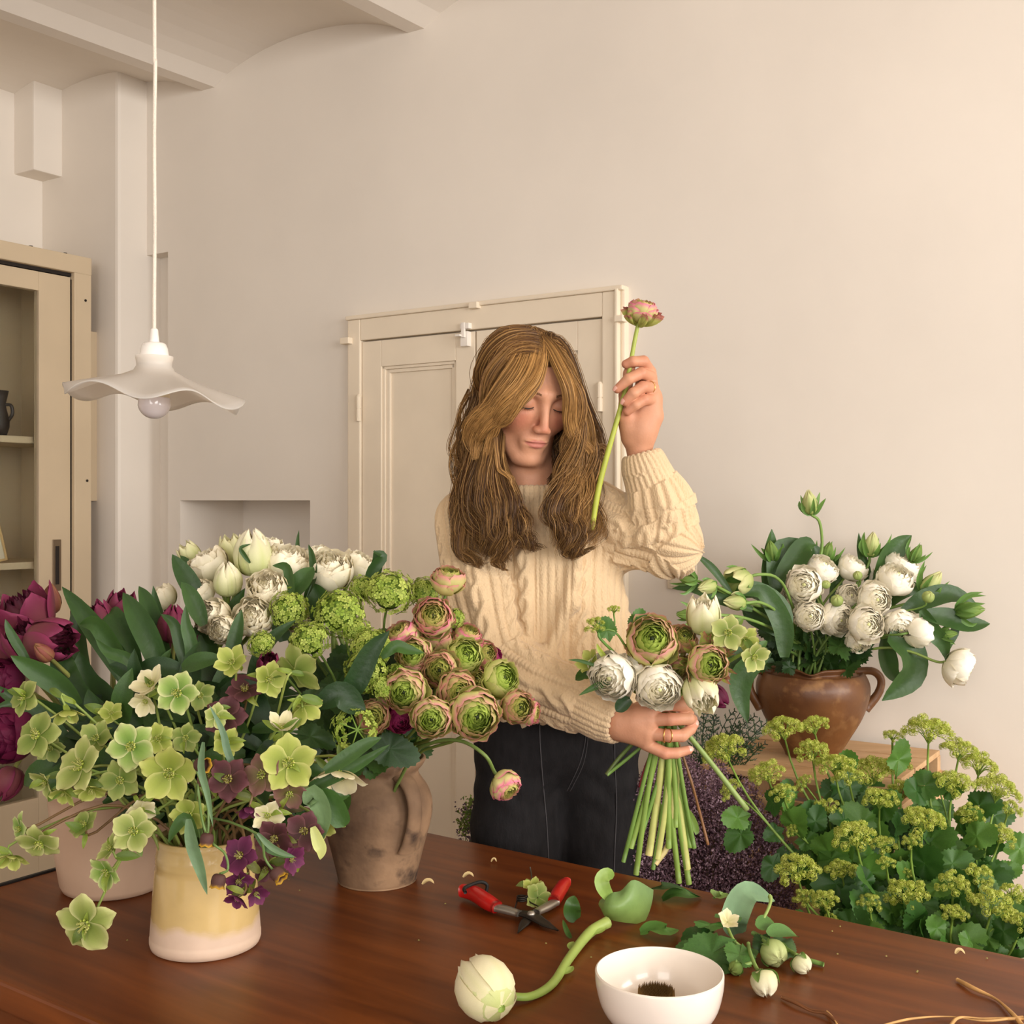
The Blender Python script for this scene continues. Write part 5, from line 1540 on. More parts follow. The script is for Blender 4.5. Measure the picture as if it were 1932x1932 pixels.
def umbel(t, hub, d, R, seed):
    """flat topped umbel: rays from the hub, each with its own ball of florets; one part 'umbel'"""
    r_ = np.random.default_rng(seed)
    rays, balls = MB(), MB()
    B = V3(basis(d, seed))
    n = 10 + int(R * 260)
    for i in range(n):
        q = math.sqrt((i + .5) / n); a = i * 2.39996
        tip = hub + B @ V3((R * q * math.cos(a), R * q * math.sin(a), R * (1.05 - .50 * q * q + .1 * r_.normal())))
        mid = hub + B @ V3((R * q * .4 * math.cos(a), R * q * .4 * math.sin(a), R * .5))
        rays.tube(spline([hub, mid, tip], 5), [.0011, .0009, .0008, .0007, .0006], 4, col(124, 150, 60), cap=False)
        s_ = R * (.19 + .05 * r_.random())
        u_ = umbellet(int(r_.integers(4)))
        V = np.vstack(u_.v) * s_; Bt = V3(basis(unit(tip - hub), r_.random() * 6))
        balls.add(V @ Bt.T + tip, [f for f in u_.f], np.vstack(u_.c))
    # u_.f are absolute indices inside the umbellet, as add() needs
    st = t.part('rays', rays, M_stem, kind='stuff')
    t.part('florets', balls, M_petal, kind='stuff')

rows = [  # x, y (centre of the umbel), width, depth, label
    (1364, 1411, 72, 1.98, 'alexanders umbel farthest left, reaching towards the held bouquet'),
    (1476, 1371, 66, 2.10, 'alexanders umbel standing before the left side of the brown jug'),
    (1534, 1366, 52, 2.12, 'tall alexanders umbel before the middle of the brown jug'),
    (1532, 1414, 58, 2.06, 'alexanders umbel just under the tall one before the jug'),
    (1572, 1438, 66, 2.04, 'wide alexanders umbel in the band below the jug foot'),
    (1644, 1452, 76, 2.10, 'broad alexanders umbel in front of the crate planks'),
    (1690, 1442, 52, 2.12, 'alexanders umbel at the right end of the band before the crate'),
    (1600, 1462, 52, 2.02, 'yellow alexanders umbel between the wide and the broad ones'),
    (1444, 1455, 60, 2.02, 'alexanders umbel low left of the jug, above the lilac statice'),
    (1475, 1493, 46, 1.94, 'small rounded alexanders umbel on a slanting stalk over the statice'),
    (1754, 1372, 80, 2.06, 'tallest alexanders umbel, alone against the wall right of the crate'),
    (1684, 1386, 34, 2.08, 'little alexanders umbel beside the tallest one, over the crate edge'),
    (1812, 1412, 58, 2.10, 'airy alexanders umbel just right of the tallest one'),
    (1850, 1440, 62, 2.12, 'airy alexanders umbel at the upper right, against the wall'),
    (1798, 1474, 66, 2.02, 'alexanders umbel in the thick of the right side below the airy ones'),
    (1884, 1484, 74, 2.04, 'wide alexanders umbel at the right, next to the bare wall'),
    (1742, 1546, 70, 1.92, 'bright round alexanders umbel right of the middle of the green mass'),
    (1720, 1586, 34, 1.90, 'small alexanders umbel hanging below the bright round one'),
    (1890, 1574, 52, 1.98, 'alexanders umbel on a side stalk at the far right, on its own'),
    (1612, 1574, 70, 1.88, 'forked alexanders umbel in the middle of the green mass'),
    (1660, 1504, 58, 1.98, 'alexanders umbel above the middle of the green mass'),
    (1666, 1590, 44, 1.92, 'alexanders umbel right beside the forked one'),
    (1503, 1638, 72, 1.84, 'bright alexanders umbel at the lower left, next to the statice'),
    (1586, 1640, 52, 1.88, 'shaded greenish alexanders umbel low in the middle'),
    (1672, 1626, 32, 1.86, 'tiny alexanders umbel low in the middle, right of the shaded one'),
    (1712, 1684, 70, 1.84, 'shaded alexanders umbel just above the table edge'),
    (1798, 1664, 54, 1.84, 'neat alexanders umbel low on the right'),
    (1872, 1702, 70, 1.80, 'big bright alexanders umbel at the lower right corner of the mass'),
    (1848, 1650, 52, 1.88, 'alexanders umbel behind the big one at the lower right'),
    (1800, 1720, 46, 1.80, 'dim alexanders umbel close above the table on the right'),
    (1555, 1696, 46, 1.80, 'dim alexanders umbel touching the table edge on the left'),
    (1912, 1684, 48, 1.84, 'alexanders umbel on its thin rays at the right photo edge'),
    (1928, 1738, 44, 1.78, 'alexanders umbel cut by the right photo edge, lowest there'),
    (1518, 1694, 40, 1.82, 'dim small alexanders umbel beside the dark statice, at the table edge'),
    (1830, 1540, 50, 2.02, 'alexanders umbel half hidden by leaves at the right'),
    (1560, 1520, 44, 2.00, 'half hidden alexanders umbel under the band before the crate'),
    (1700, 1490, 52, 2.04, 'alexanders umbel under the right end of the band'),
    (1640, 1700, 40, 1.82, 'dark alexanders umbel among the lowest leaves'),
    (1905, 1524, 44, 2.06, 'thin alexanders umbel in front of the wall, far right'),
]
for k, (x, y, w, Y, lab) in enumerate(rows):
    R = sc(w, Y) / 2 * 1.12
    lean = unit(V3((P(x, y, Y)[0] - bk[0], (Y - 1.93) * .6 - .05, .55)))
    d = unit(lean + V3((jit(.15), -.25, .5)))
    hub = P(x, y, Y) - d * R * .75
    base = bk + V3((jit(.07), jit(.07), .45 + jit(.06)))
    t = Thing('alexanders', lab, 'flower', base, 'alexanders stems in the green mass')
    L_ = np.linalg.norm(hub - base)
    path = bez(base, base + V3((lean[0] * .2, lean[1] * .3, L_ * .5)), hub - d * L_ * .35, hub, 16)
    t.part('stem', MB().tube(path, np.linspace(.0036, .0018, 16), 6, mixc(col(92, 124, 50), col(128, 156, 66), np.linspace(0, 1, 16))), M_stem)
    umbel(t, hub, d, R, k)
    if k % 3 == 0:                                       # a smaller side umbel
        dd = unit(d + V3((rnd.choice((-1, 1)) * .8, -.2, .1))); h2 = path[12] + dd * R * 1.6
        t.part('side_stalk', MB().tube(spline([path[11], (path[11] + h2) / 2 + V3((0, 0, .004)), h2], 6), .0016, 5, col(116, 146, 60)), M_stem)
        umbel(t, h2, dd, R * .55, k + 500)
    nodes = (10, 12, 6, 8)
    for j, nd in enumerate(nodes):
        for q in range(3):
            a = q * 1.0 - 1.0 + jit(.3)
            side = rnd.choice((-1, 1))
            dl = unit(V3((side * math.cos(a) * .9 + jit(.3), -.35 + jit(.5), math.sin(a) * .5 + jit(.35) - .05)))
            o_ = path[nd] + dl * .018
            lc_ = mixc(col(58, 96, 36), col(86, 126, 46), rnd.random())
            t.place('leaf', toothed_mesh((k + q) % 6, 3, .10, mixc(lc_, lc_, 0)) if False else toothed_mesh((k + q) % 6, 3, .10, (col(50, 88, 32), col(64, 104, 38), col(82, 122, 46))[(k + j + q) % 3], True), M_leaf, aim(o_, dl, (jit(.5), -.9, .6), sc(rnd.uniform(44, 76), Y) * (1 if j < 2 else 1.15)))

# ================================================================ dried lilac statice standing behind the woman's hands
c0_ = c0 - .012                                          # the crate's near left corner keeps clear of the bunch
def sprig_mass(mb, n, region, Y0, Y1, seed, ca, cb, size=.0035):
    r_ = np.random.default_rng(seed)
    cnt = 0
    while cnt < n:
        x, y = r_.uniform(region[0], region[2]), r_.uniform(region[1], region[3])
        if not region[4](x, y): continue
        Y = r_.uniform(Y0, Y1)
        c = P(x, y, Y)
        if c @ dW > c0_ - .012 and c @ nW > d0 - .02: continue
        cnt += 1
        cA = mixc(ca, cb, r_.random() ** 1.4)
        for k in range(3):
            nrm = unit(r_.normal(size=3)); B = V3(basis(nrm, r_.random() * 6)); s_ = size * r_.uniform(.6, 1.4)
            b = c + r_.normal(0, .006, 3)
            p = [V3((0, 0, -.3)), V3((1, -.4, .4)), V3((.2, 1.1, .2)), V3((-1, -.3, .4))]
            p[0:1] = [V3((0, 0, -.3))]
            mb.add([b + B @ (q * s_) for q in p], np.array([[0, 1, 2], [0, 2, 3], [0, 3, 1]]), np.vstack([cA * .7] + [cA] * 3))
def st_in(x, y):
    return y > 1440 + ((x - 1290) / 130) ** 2 * 55 + 14 * math.sin(x * .11) and x < 1500 - max(0, (1640 - y)) * .35
mb = MB()
sprig_mass(mb, 15000, (1195, 1430, 1520, 1760, st_in), 2.06, 2.34, 1, col(98, 72, 78), col(186, 148, 166), .0022)
sprig_mass(mb, 1800, (1195, 1445, 1500, 1760, st_in), 2.02, 2.08, 2, col(136, 106, 114), col(206, 172, 188), .0022)
stems = MB()
r_ = np.random.default_rng(8)
sb = V3((P(1340, 1600, 2.2)[0], 2.2, 0))
for i in range(110):
    tip = P(r_.uniform(1210, 1480), r_.uniform(1470, 1740), r_.uniform(2.08, 2.34))
    base = sb + V3((r_.normal(0, .03), r_.normal(0, .03), 0))
    stems.tube(bez(base, base + V3((0, 0, .4)), tip - V3(((tip - sb)[0] * .2, 0, .2)), tip, 9), [.0022] * 4 + [.0016] * 5, 4, col(84, 66, 50), cap=False)
st = Thing('dried_statice', 'bushy bundle of dried lilac statice standing on the floor behind the held stems', 'dried flowers', sb)
st.part('blossoms', mb, M_petal, kind='stuff')
st.part('stalks', stems, M_stem, kind='stuff')
# a few sprigs of the same showing left of the jeans
def sp_in(x, y):
    return (y > 1570 and x > 845 + (1605 - y)) or (x > 868 and x < 900 and 1510 < y < 1570)
mb = MB()
sprig_mass(mb, 150, (845, 1505, 905, 1612, sp_in), 2.25, 2.4, 3, col(104, 84, 92), col(160, 134, 146), .003)
sprig_mass(mb, 60, (870, 1508, 900, 1570, sp_in), 2.25, 2.35, 4, col(110, 138, 64), col(160, 176, 84), .004)
sg = P(885, 1600, 2.3); sg[2] = 0
sp = Thing('statice_sprig', 'thin lilac and green sprig showing left of the dark jeans', 'dried flowers', sg)
sp.part('blossoms', mb, M_petal, kind='stuff')
mb = MB()
for i in range(9):
    tip = P(rnd.uniform(855, 898), rnd.uniform(1515, 1600), rnd.uniform(2.27, 2.36))
    mb.tube(bez(sg, sg + V3((0, 0, .4)), tip - V3((0, 0, .15)), tip, 8), .0012, 4, col(104, 120, 70), cap=False)
sp.part('stalks', mb, M_stem, kind='stuff')

# dark feathery fern behind the held bouquet
fb = P(1330, 1500, 2.30); fb[2] = 0
fern = Thing('fern_bunch', 'dark green feathery fern fronds standing behind the held bouquet by the wall', 'fern', fb)
for i in range(34):
    tip = P(rnd.uniform(1310, 1450), rnd.uniform(1335, 1440), rnd.uniform(2.24, 2.42))
    root = fb + V3((jit(.03), jit(.03), .55))
    path = bez(root, root + V3((0, 0, .15)), tip - V3(((tip - root)[0] * .4, 0, .03)), tip, 16)
    mb = MB().tube(path, .0011, 4, col(40, 60, 34))
    for j in range(5, 16):
        L_ = .045 * (1 - (j - 5) / 12)
        tg = unit(path[j] - path[j - 1])
        for s_ in (-1, 1):
            d = unit(np.cross(tg, (0, 1, .2)) * s_ + tg * .6 + V3((0, jit(.4), jit(.3))))
            for m in range(4):
                b = path[j] + d * L_ * m / 4
                e = unit(d + tg * .8 + V3((jit(.5), jit(.5), jit(.5))))
                q = np.cross(e, (0, 1, 0)) * .0016
                mb.add([b - q, b + e * L_ * .45, b + q], np.array([[0, 1, 2]]), mixc(col(30, 52, 30), col(62, 86, 44), rnd.random()))
    fern.part('frond', mb, M_leaf)
fern.part('stalks', MB().tube([fb, fb + V3((0, 0, .56))], .02, 8, col(50, 64, 36)), M_stem)

# ================================================================ things lying on the table
def Tz(px, py, h=0.0):
    return T(px, py, TZ + h)
# --- secateurs
sec = Thing('secateurs', 'red handled secateurs lying open on the table', 'secateurs', Tz(1002, 1722))
M_red = mat('red_grip', col(186, 26, 22), rough=.38, var=.06, coat=.3)
M_steel = mat('dull_steel', col(168, 160, 148), rough=.35, metal=.75, var=.1)
M_blade = mat('dark_blade', col(52, 46, 40), rough=.4, metal=.6, var=.2)
M_blk = mat('black_cord', col(24, 22, 20), rough=.6)
def bar(mb, pts, w, th, C=(1, 1, 1), n=10, rnd_=True):
    """flattened rounded bar on the table through pts (room points), widths w and thickness th"""
    path = spline(pts, n); w = np.interp(np.linspace(0, 1, n), np.linspace(0, 1, len(w)), w)
    th = np.interp(np.linspace(0, 1, n), np.linspace(0, 1, len(th)), th)
    tg = np.gradient(path, axis=0); tg /= np.linalg.norm(tg, axis=1, keepdims=True)
    an = np.arange(12) * 2 * math.pi / 12
    G = np.zeros((n, 12, 3))
    for i in range(n):
        sd = unit(np.cross(tg[i], (0, 0, 1))); up = np.cross(sd, tg[i])
        G[i] = path[i] + (np.sign(np.cos(an)) * np.abs(np.cos(an)) ** .7 * w[i])[:, None] * sd + (np.sign(np.sin(an)) * np.abs(np.sin(an)) ** .7 * th[i])[:, None] * up
    b = mb.n
    mb.grid(G, C, cv=True)
    mb.f.append(np.array([[b + k for k in range(12)][::-1]])); mb.f.append(np.array([[b + (n - 1) * 12 + k for k in range(12)]]))
    return mb
sec.part('grip', bar(MB(), [Tz(872, 1680, .013), Tz(895, 1686, .014), Tz(920, 1702, .013), Tz(938, 1712, .011)], [.0085, .0098, .0105, .0095], [.009, .010, .010, .008]), M_red)
sec.part('grip', bar(MB(), [Tz(1070, 1664, .013), Tz(1062, 1672, .014), Tz(1052, 1688, .013), Tz(1044, 1702, .011)], [.006, .0085, .009, .008], [.007, .009, .009, .008]), M_red)
sec.part('arm', bar(MB(), [Tz(934, 1712, .010), Tz(956, 1717, .010), Tz(980, 1724, .009)], [.007, .0072, .0062], [.005, .005, .004]), M_steel)
sec.part('arm', bar(MB(), [Tz(1048, 1702, .010), Tz(1032, 1711, .010), Tz(1012, 1721, .009)], [.007, .0072, .006], [.005, .005, .004]), M_steel)
sec.part('blade', bar(MB(), [Tz(978, 1722, .008), Tz(1004, 1728, .008), Tz(1030, 1744, .006), Tz(1054, 1756, .004)], [.0075, .0105, .008, .0006], [.003, .003, .002, .001]), M_blade)
sec.part('blade', bar(MB(), [Tz(1018, 1718, .005), Tz(1003, 1726, .005), Tz(988, 1744, .004), Tz(977, 1760, .003)], [.006, .0085, .0065, .0006], [.003, .003, .002, .001]), M_blade)
mb = MB(); pv = Tz(1002, 1726, .010); mb.lathe([(0, .005), (.004, .0045), (.0055, .002), (.0055, 0), (0, 0)], 16); mb.v[-1] += pv
sec.part('pivot_nut', mb, M_steel)
mb = MB(); c = Tz(985, 1700, .012)
mb.tube([c + V3((.007 * math.cos(a), .007 * math.sin(a), .0012 * a / 3)) for a in np.linspace(0, 18.8, 60)], .0012, 6)
mb.tube(spline([c + V3((.007, 0, .007)), Tz(1000, 1702, .012), Tz(1018, 1711, .012)], 8), .0011, 6); mb.tube(spline([c + V3((-.007, 0, 0)), Tz(974, 1706, .010), Tz(970, 1718, .012)], 8), .0011, 6)
sec.part('spring', mb, M_blade)
mb = MB(); mb.tube(spline([Tz(878, 1684, .024), Tz(876, 1676, .026), Tz(892, 1668, .026), Tz(908, 1664, .024), Tz(919, 1670, .018), Tz(916, 1684, .008), Tz(908, 1688, .006)], 26), .0026, 7)
sec.part('strap_loop', mb, M_blk)

# --- the white tulip lying down, its stem and folded leaf
tb_ = Tz(952, 1888, .006)
lt = Thing('tulip', 'single white tulip lying on the table left of the bowl', 'tulip', Tz(1040, 1860))
size = sc(104, 1.40) / 2
fc = unit(Tz(870, 1850) - Tz(930, 1892) + V3((0, 0, .022)))
hd_ = Tz(945, 1902, .026)
tulip_bloom(lt, hd_, fc, size, 'closed', WB, WT, None, WT, 6, 1.0, streak=mixc(WB, WG, .2), ruffle=.06)
pth = spline([hd_, Tz(950, 1880, .012), Tz(1000, 1880, .006), Tz(1042, 1856, .006), Tz(1074, 1808, .007), Tz(1112, 1760, .010), Tz(1146, 1740, .014)], 36)
mb = MB(); mb.tube(pth, np.interp(np.linspace(0, 1, 36), [0, .3, .7, 1], [.0048, .0045, .0058, .0078]), 10, mixc(col(138, 166, 72), col(160, 178, 92), np.linspace(0, 1, 36)))
lt.part('stem', mb, M_stem)
for k, (i, s_) in enumerate(((20, 1), (25, -1), (29, 1))):
    p = pth[i]; d = unit(pth[i + 3] - p); sd = unit(np.cross(d, (0, 0, 1))) * s_
    lt.part('leaf_sheath', leaf_strip([p + sd * .005, p + d * .012 + sd * .009, p + d * .026 + sd * .010], .010, col(150, 174, 84), None, .3, (0, -.3, 1), 7), M_leaf)
# folded broad leaf: a curled sheet standing up on the table
YF = T(1180, 1742)[1]
low = spline([P(1136, 1716, YF), P(1142, 1731, YF - .012), P(1162, 1738, YF - .02), P(1190, 1742, YF - .012), P(1214, 1744, YF + .01)], 18)
mid_ = spline([P(1120, 1704, YF), P(1136, 1712, YF - .04), P(1164, 1712, YF - .055), P(1200, 1706, YF - .035), P(1232, 1714, YF + .01)], 18)
top_ = spline([P(1142, 1690, YF + .012), P(1154, 1684, YF - .012), P(1172, 1680, YF - .008), P(1196, 1660, YF - .004), P(1233, 1679, YF + .022)], 18)
G = np.stack([low * (1 - t) ** 2 + 2 * mid_ * t * (1 - t) + top_ * t * t for t in np.linspace(0, 1, 9)], 0)
cc = mixc(col(140, 168, 84), col(120, 152, 92), np.linspace(0, 1, 9)[:, None] + 0 * np.zeros((9, 18)))
lt.part('leaf', MB().grid(G, cc), M_leaf, label='broad pale folded leaf at the stem end')
lt.part('leaf', leaf_strip([P(1150, 1694, YF - .012), P(1138, 1674, YF - .016), P(1136, 1658, YF - .012), P(1147, 1649, YF), P(1156, 1658, YF + .008)], .020, col(142, 170, 84), None, .2, (0, -1, .3), 16, .4), M_leaf, label='curled leaf tip')

# --- cut leaves and buds
def flat_leaf(lab, pts, w, c, lift=(.004, .012, .008, .003), hint=(0, -.4, 1), fold=.3, toothed=False, roll_end=0.):
    q = [Tz(x, y, h) for (x, y), h in zip(pts, lift)]
    c0 = q[0]
    t = Thing('cut_leaf', lab, 'leaf', V3((c0[0], c0[1], TZ)), 'cut leaves on the table')
    t.part('blade', leaf_strip(q, sc(w, q[1][1]), c, c * 1.12, fold, hint, 16, .7, roll_end), M_leaf)
    return t
flat_leaf('small pointed dark leaf standing between the red secateur grip and the folded tulip leaf', [(1088, 1735), (1080, 1722), (1080, 1706), (1084, 1690)], 34, G_LEAF * .9, (.004, .014, .026, .034), (0, -1, .4))
flat_leaf('tiny dark leaf sliver beside the lying tulip stem', [(1078, 1770), (1072, 1762), (1066, 1748), (1062, 1735)], 10, G_LEAF, (.002, .004, .010, .014), (0, -1, .4))
flat_leaf('dark curling leaf at the table edge below the bouquet stems', [(1224, 1680), (1245, 1676), (1275, 1676), (1325, 1694)], 34, G_DARK * 1.1, (.006, .018, .016, .002), roll_end=.6)
flat_leaf('second dark leaf blade at the table edge, bent towards the right', [(1250, 1698), (1272, 1686), (1300, 1690), (1322, 1692)], 26, G_LEAF, (.002, .012, .010, .002))
flat_leaf('small yellowish leaf curled up at the table edge right of the dark curling one', [(1340, 1682), (1352, 1692), (1362, 1690), (1374, 1686)], 24, col(116, 144, 70), (.014, .006, .010, .004))
flat_leaf('single crinkled green leaf lying behind the bowl', [(1208, 1760), (1232, 1752), (1258, 1758), (1280, 1754)], 36, col(84, 128, 54), (.003, .010, .012, .004))
flat_leaf('broad bluish green tulip leaf arching over the leafy clump', [(1390, 1762), (1386, 1730), (1412, 1684), (1462, 1700)], 52, col(110, 142, 104), (.004, .030, .045, .020), (0, -1, .3), roll_end=.5)
flat_leaf('bluish leaf standing upright in the leafy clump', [(1400, 1760), (1394, 1742), (1388, 1722), (1382, 1704)], 30, col(112, 144, 106), (.004, .012, .026, .036), (0, -1, .2))

def leaf_clump(name, lab, cat, ctr, leaves):
    t = Thing(name, lab, cat, Tz(*ctr))
    for x, y, h, dx, dy, s_, c, kind in leaves:
        loc = Tz(x, y, h); tip = Tz(x + dx, y + dy, max(.004, h * .5)); d = tip - loc
        t.place('leaf', toothed_mesh(kind % 5, 3, .09, c, True) if kind < 5 else lance_mesh(kind, c, .5, .1), M_leaf, aim(loc, d, (jit(.2), -.5, 1), sc(s_, loc[1])))
    return t
cl = leaf_clump('hellebore_sprig', 'leafy green hellebore clump with broad leaves lying right of the bowl', 'foliage', (1350, 1790), [
    (1330, 1760, .018, 60, 40, 92, (72, 0, 0), 0)][:0] + [
    (1390, 1776, .022, -70, 30, 110, col(64, 104, 44), 1), (1350, 1760, .020, -48, 6, 64, col(52, 92, 38), 2), (1340, 1755, .030, -6, -44, 70, col(72, 118, 46), 3),
    (1370, 1740, .034, 22, -40, 60, col(74, 116, 50), 4), (1330, 1785, .010, -45, 4, 50, col(70, 112, 50), 0), (1380, 1790, .012, -20, 26, 80, col(60, 100, 40), 2), (1400, 1780, .02, -10, 44, 70, col(78, 120, 52), 0)])
hel_bloom(cl, Tz(1372, 1740, .040), D3(.2, .8, .6), sc(20, 1.6), 'cream', .4, .7, False)
cl.part('stem', MB().tube(spline([Tz(1405, 1790, .008), Tz(1385, 1775, .018), Tz(1372, 1748, .030)], 10), .0022, 6, G_STEM), M_stem)
cl2 = leaf_clump('ranunculus_sprig', 'cut ranunculus sprig with grey green leaves and a long stalk, right end of the clutter', 'foliage', (1480, 1770), [
    (1430, 1752, .030, 70, -16, 84, col(78, 118, 50), 6), (1450, 1765, .026, 84, -6, 86, col(86, 126, 62), 7), (1440, 1770, .012, 50, 30, 66, col(104, 130, 84), 1),
    (1452, 1760, .016, -12, 20, 50, col(56, 84, 44), 2), (1420, 1790, .008, -18, 40, 54, col(70, 110, 46), 8), (1460, 1770, .008, 46, 36, 54, col(106, 130, 90), 3), (1436, 1742, .03, -22, -12, 34, col(64, 96, 48), 5)])
cl2.part('stem', MB().tube(spline([Tz(1420, 1760, .012), Tz(1465, 1782, .010), Tz(1510, 1806, .006), Tz(1554, 1820, .004)], 16), .0030, 7, col(110, 142, 70)), M_stem)
cl2.part('stem', MB().tube(spline([Tz(1436, 1740, .03), Tz(1448, 1718, .040), Tz(1454, 1700, .046), Tz(1452, 1688, .052)], 10), [.0022] * 7 + [.0028, .0032, .0018], 6, col(140, 162, 86)), M_stem)
# buds, each on its own little stem
def table_bud(x, y, w, fc, lab, stem, c0, c1, dbl=False):
    h = sc(w, 1.55) / 2
    face = D3(*fc); ctr = Tz(x, y + w * .2, h); head = ctr - face * h * .9
    t = Thing('ranunculus_bud', lab, 'flower bud', V3((ctr[0], ctr[1], TZ)), 'cut buds on the table')
    for i in range(5):
        Gd, C = cup_petal(.78, [(.15, 0), (.85, .25), (1.02, .85), (.8, 1.45), (.25, 1.8)], c0, c1, .08, i, wexp=.4)
        t.place('petal', MB().grid(Gd, C).mesh('petal') if False else petal_mesh(('tb', i % 2, tuple(np.round(c1, 3))), .78, [(.15, 0), (.85, .25), (1.02, .85), (.8, 1.45), (.25, 1.8)], c0, c1, .08, i % 2, wexp=.4), M_petal, xf(head, face, i * 1.2566, h))
    mb = MB(); mb.lathe([(0, .2), (.8, .45), (.92, .95), (.6, 1.5), (0, 1.7)], 12, c1)
    t.place('core', cached(('core', tuple(np.round(c1, 3))), lambda: mb.mesh('core')), M_petal, xf(head, face, 0, h))
    B = V3(basis(face))
    for i in range(3):
        a = i * 2.1 + .4; o = B @ V3((math.cos(a), math.sin(a), 0))
        t.part('bract', leaf_strip([head, head + o * h * .9 + face * h * .35, head + o * h * 1.1 + face * h * 1.1], h * .8, G_LEAF, col(120, 150, 70), .3, tuple(o), 8), M_leaf)
    t.part('stem', MB().tube(spline([head] + [Tz(a, b, c) for a, b, c in stem], 14), .0024, 7, col(124, 152, 76)), M_stem)
    return t
table_bud(1461, 1790, 46, (.25, -.2, .9), 'largest green and white bud in the clutter, striped with green', [(1448, 1782, .020), (1440, 1774, .016)], col(130, 156, 76), col(206, 212, 150))
table_bud(1513, 1812, 34, (.5, -.5, .6), 'white bud at the right end of the clutter, below the long stalk', [(1500, 1800, .012), (1484, 1790, .010)], col(196, 200, 140), col(240, 232, 200))
table_bud(1442, 1846, 44, (.1, -.7, .6), 'white bud nearest the front, on a bent stem below the clump', [(1428, 1828, .016), (1416, 1800, .020), (1412, 1780, .016)], col(206, 206, 150), col(246, 238, 210))
table_bud(1387, 1822, 24, (-.7, -.1, .6), 'small hard green bud close beside the bowl', [(1400, 1822, .008), (1420, 1816, .008)], col(92, 128, 54), col(150, 172, 92))
# pale hellebore sprig between the secateur handles
hs = Thing('hellebore', 'small cut green hellebore sprig lying between the secateur handles', 'hellebore', Tz(1010, 1690))
hel_bloom(hs, Tz(1014, 1694, .014), D3(.3, .5, .7), sc(27, 1.72), 'green', .2, .45, False)
hel_bloom(hs, Tz(1006, 1676, .022), D3(-.1, .9, .3), sc(20, 1.72), 'lime', 1.2, .6, False)
hs.place('leaf', lance_mesh(1, col(132, 158, 76), .5, .1), M_leaf, aim(Tz(998, 1672, .012), Tz(966, 1668, .008) - Tz(998, 1672, .012), (0, -.6, 1), sc(34, 1.75)))
hs.place('leaf', lance_mesh(2, col(140, 164, 80), .5, .1), M_leaf, aim(Tz(996, 1674, .02), Tz(1002, 1644, .03) - Tz(996, 1674, .02), (0, -1, .5), sc(30, 1.75)))
hs.part('stem', MB().tube(spline([Tz(1000, 1636, .03), Tz(1003, 1655, .02), Tz(1004, 1690, .012)], 8), .0011, 5, col(60, 50, 36)), M_stem)
# fallen petals and crumbs
for k, (x, y, w, d, lab) in enumerate(((884, 1655, 20, (1, .2), 'small cream fallen petal behind the secateur strap'), (808, 1668, 22, (1, .25), 'thin curved fallen petal beside the earthen jar'), (1812, 1800, 18, (1, -.1), 'pale brown fallen scrap at the right of the table'), (932, 1626, 10, (1, 0), 'tiny white fleck near the jeans on the table'))):
    p = Tz(x, y, .002)
    e = V3((d[0], d[1], 0)) * sc(w, p[1]) * .5
    solid('fallen_petal', lab, 'petal', leaf_strip([p - e, p - e * .3 + V3((0, .002, .004)), p + e * .4 + V3((0, .002, .004)), p + e], sc(w * .5, p[1]), col(222, 196, 142), None, .4, (0, -.3, 1), 8), M_petal, 'fallen petals', loc=V3((p[0], p[1], TZ)))
crumbs = MB()
for x, y in ((1731, 1832), (1672, 1804), (1585, 1748), (1570, 1757), (790, 1774), (545, 1660), (565, 1680), (240, 1774), (1115, 1806), (840, 1705), (1862, 1808), (1580, 1800), (1730, 1834), (1030, 1780)):
    p = Tz(x, y, .0012); s_ = .0016
    crumbs.add([p + V3((s_, 0, 0)), p + V3((0, s_, 0)), p + V3((-s_, 0, 0)), p + V3((0, -s_, 0)), p + V3((0, 0, s_))], np.array([[0, 1, 4], [1, 2, 4], [2, 3, 4], [3, 0, 4]]), col(150, 140, 80))
solid('plant_crumbs', 'scattered specks of pollen and plant crumbs over the table top', 'crumbs', crumbs, M_plain, kind='stuff')
# raffia strands at the lower right
M_raf = mat('raffia', col(196, 150, 92), rough=.6, var=.2, vscale=60)
for k, (pts, w, lab) in enumerate((
    ([(1806, 1848), (1836, 1864), (1878, 1884), (1906, 1908), (1930, 1936)], .0022, 'pale raffia strand curving off the lower right corner of the table'),
    ([(1474, 1882), (1500, 1892), (1530, 1908), (1560, 1914), (1590, 1940)], .0016, 'brown twisted raffia strand at the bottom edge, right of the bowl'),
    ([(1660, 1936), (1720, 1922), (1790, 1918), (1860, 1926), (1930, 1918)], .0012, 'thin raffia strand along the bottom edge'),
    ([(1790, 1940), (1810, 1920), (1860, 1922), (1932, 1922)], .0016, 'short raffia strand crossing the thin one at the bottom edge'),
    ([(1560, 1908), (1575, 1925), (1582, 1940)], .0012, 'pale raffia end beside the brown twisted strand'))):
    mb = MB(); path = spline([Tz(x, y, .003 + .002 * (j % 2)) for j, (x, y) in enumerate(pts)], 30)
    mb.tube(path, w * (1 + .3 * np.sin(np.linspace(0, 9, 30))), 5)
    if k == 1: mb.tube(path + V3((0, .003, .001)), w * .7, 5)
    o = solid('raffia_strand', lab, 'raffia', mb, M_raf if k != 1 else mat('raffia_brown', col(110, 66, 34), rough=.6), 'raffia strands', loc=Tz(*pts[0]))

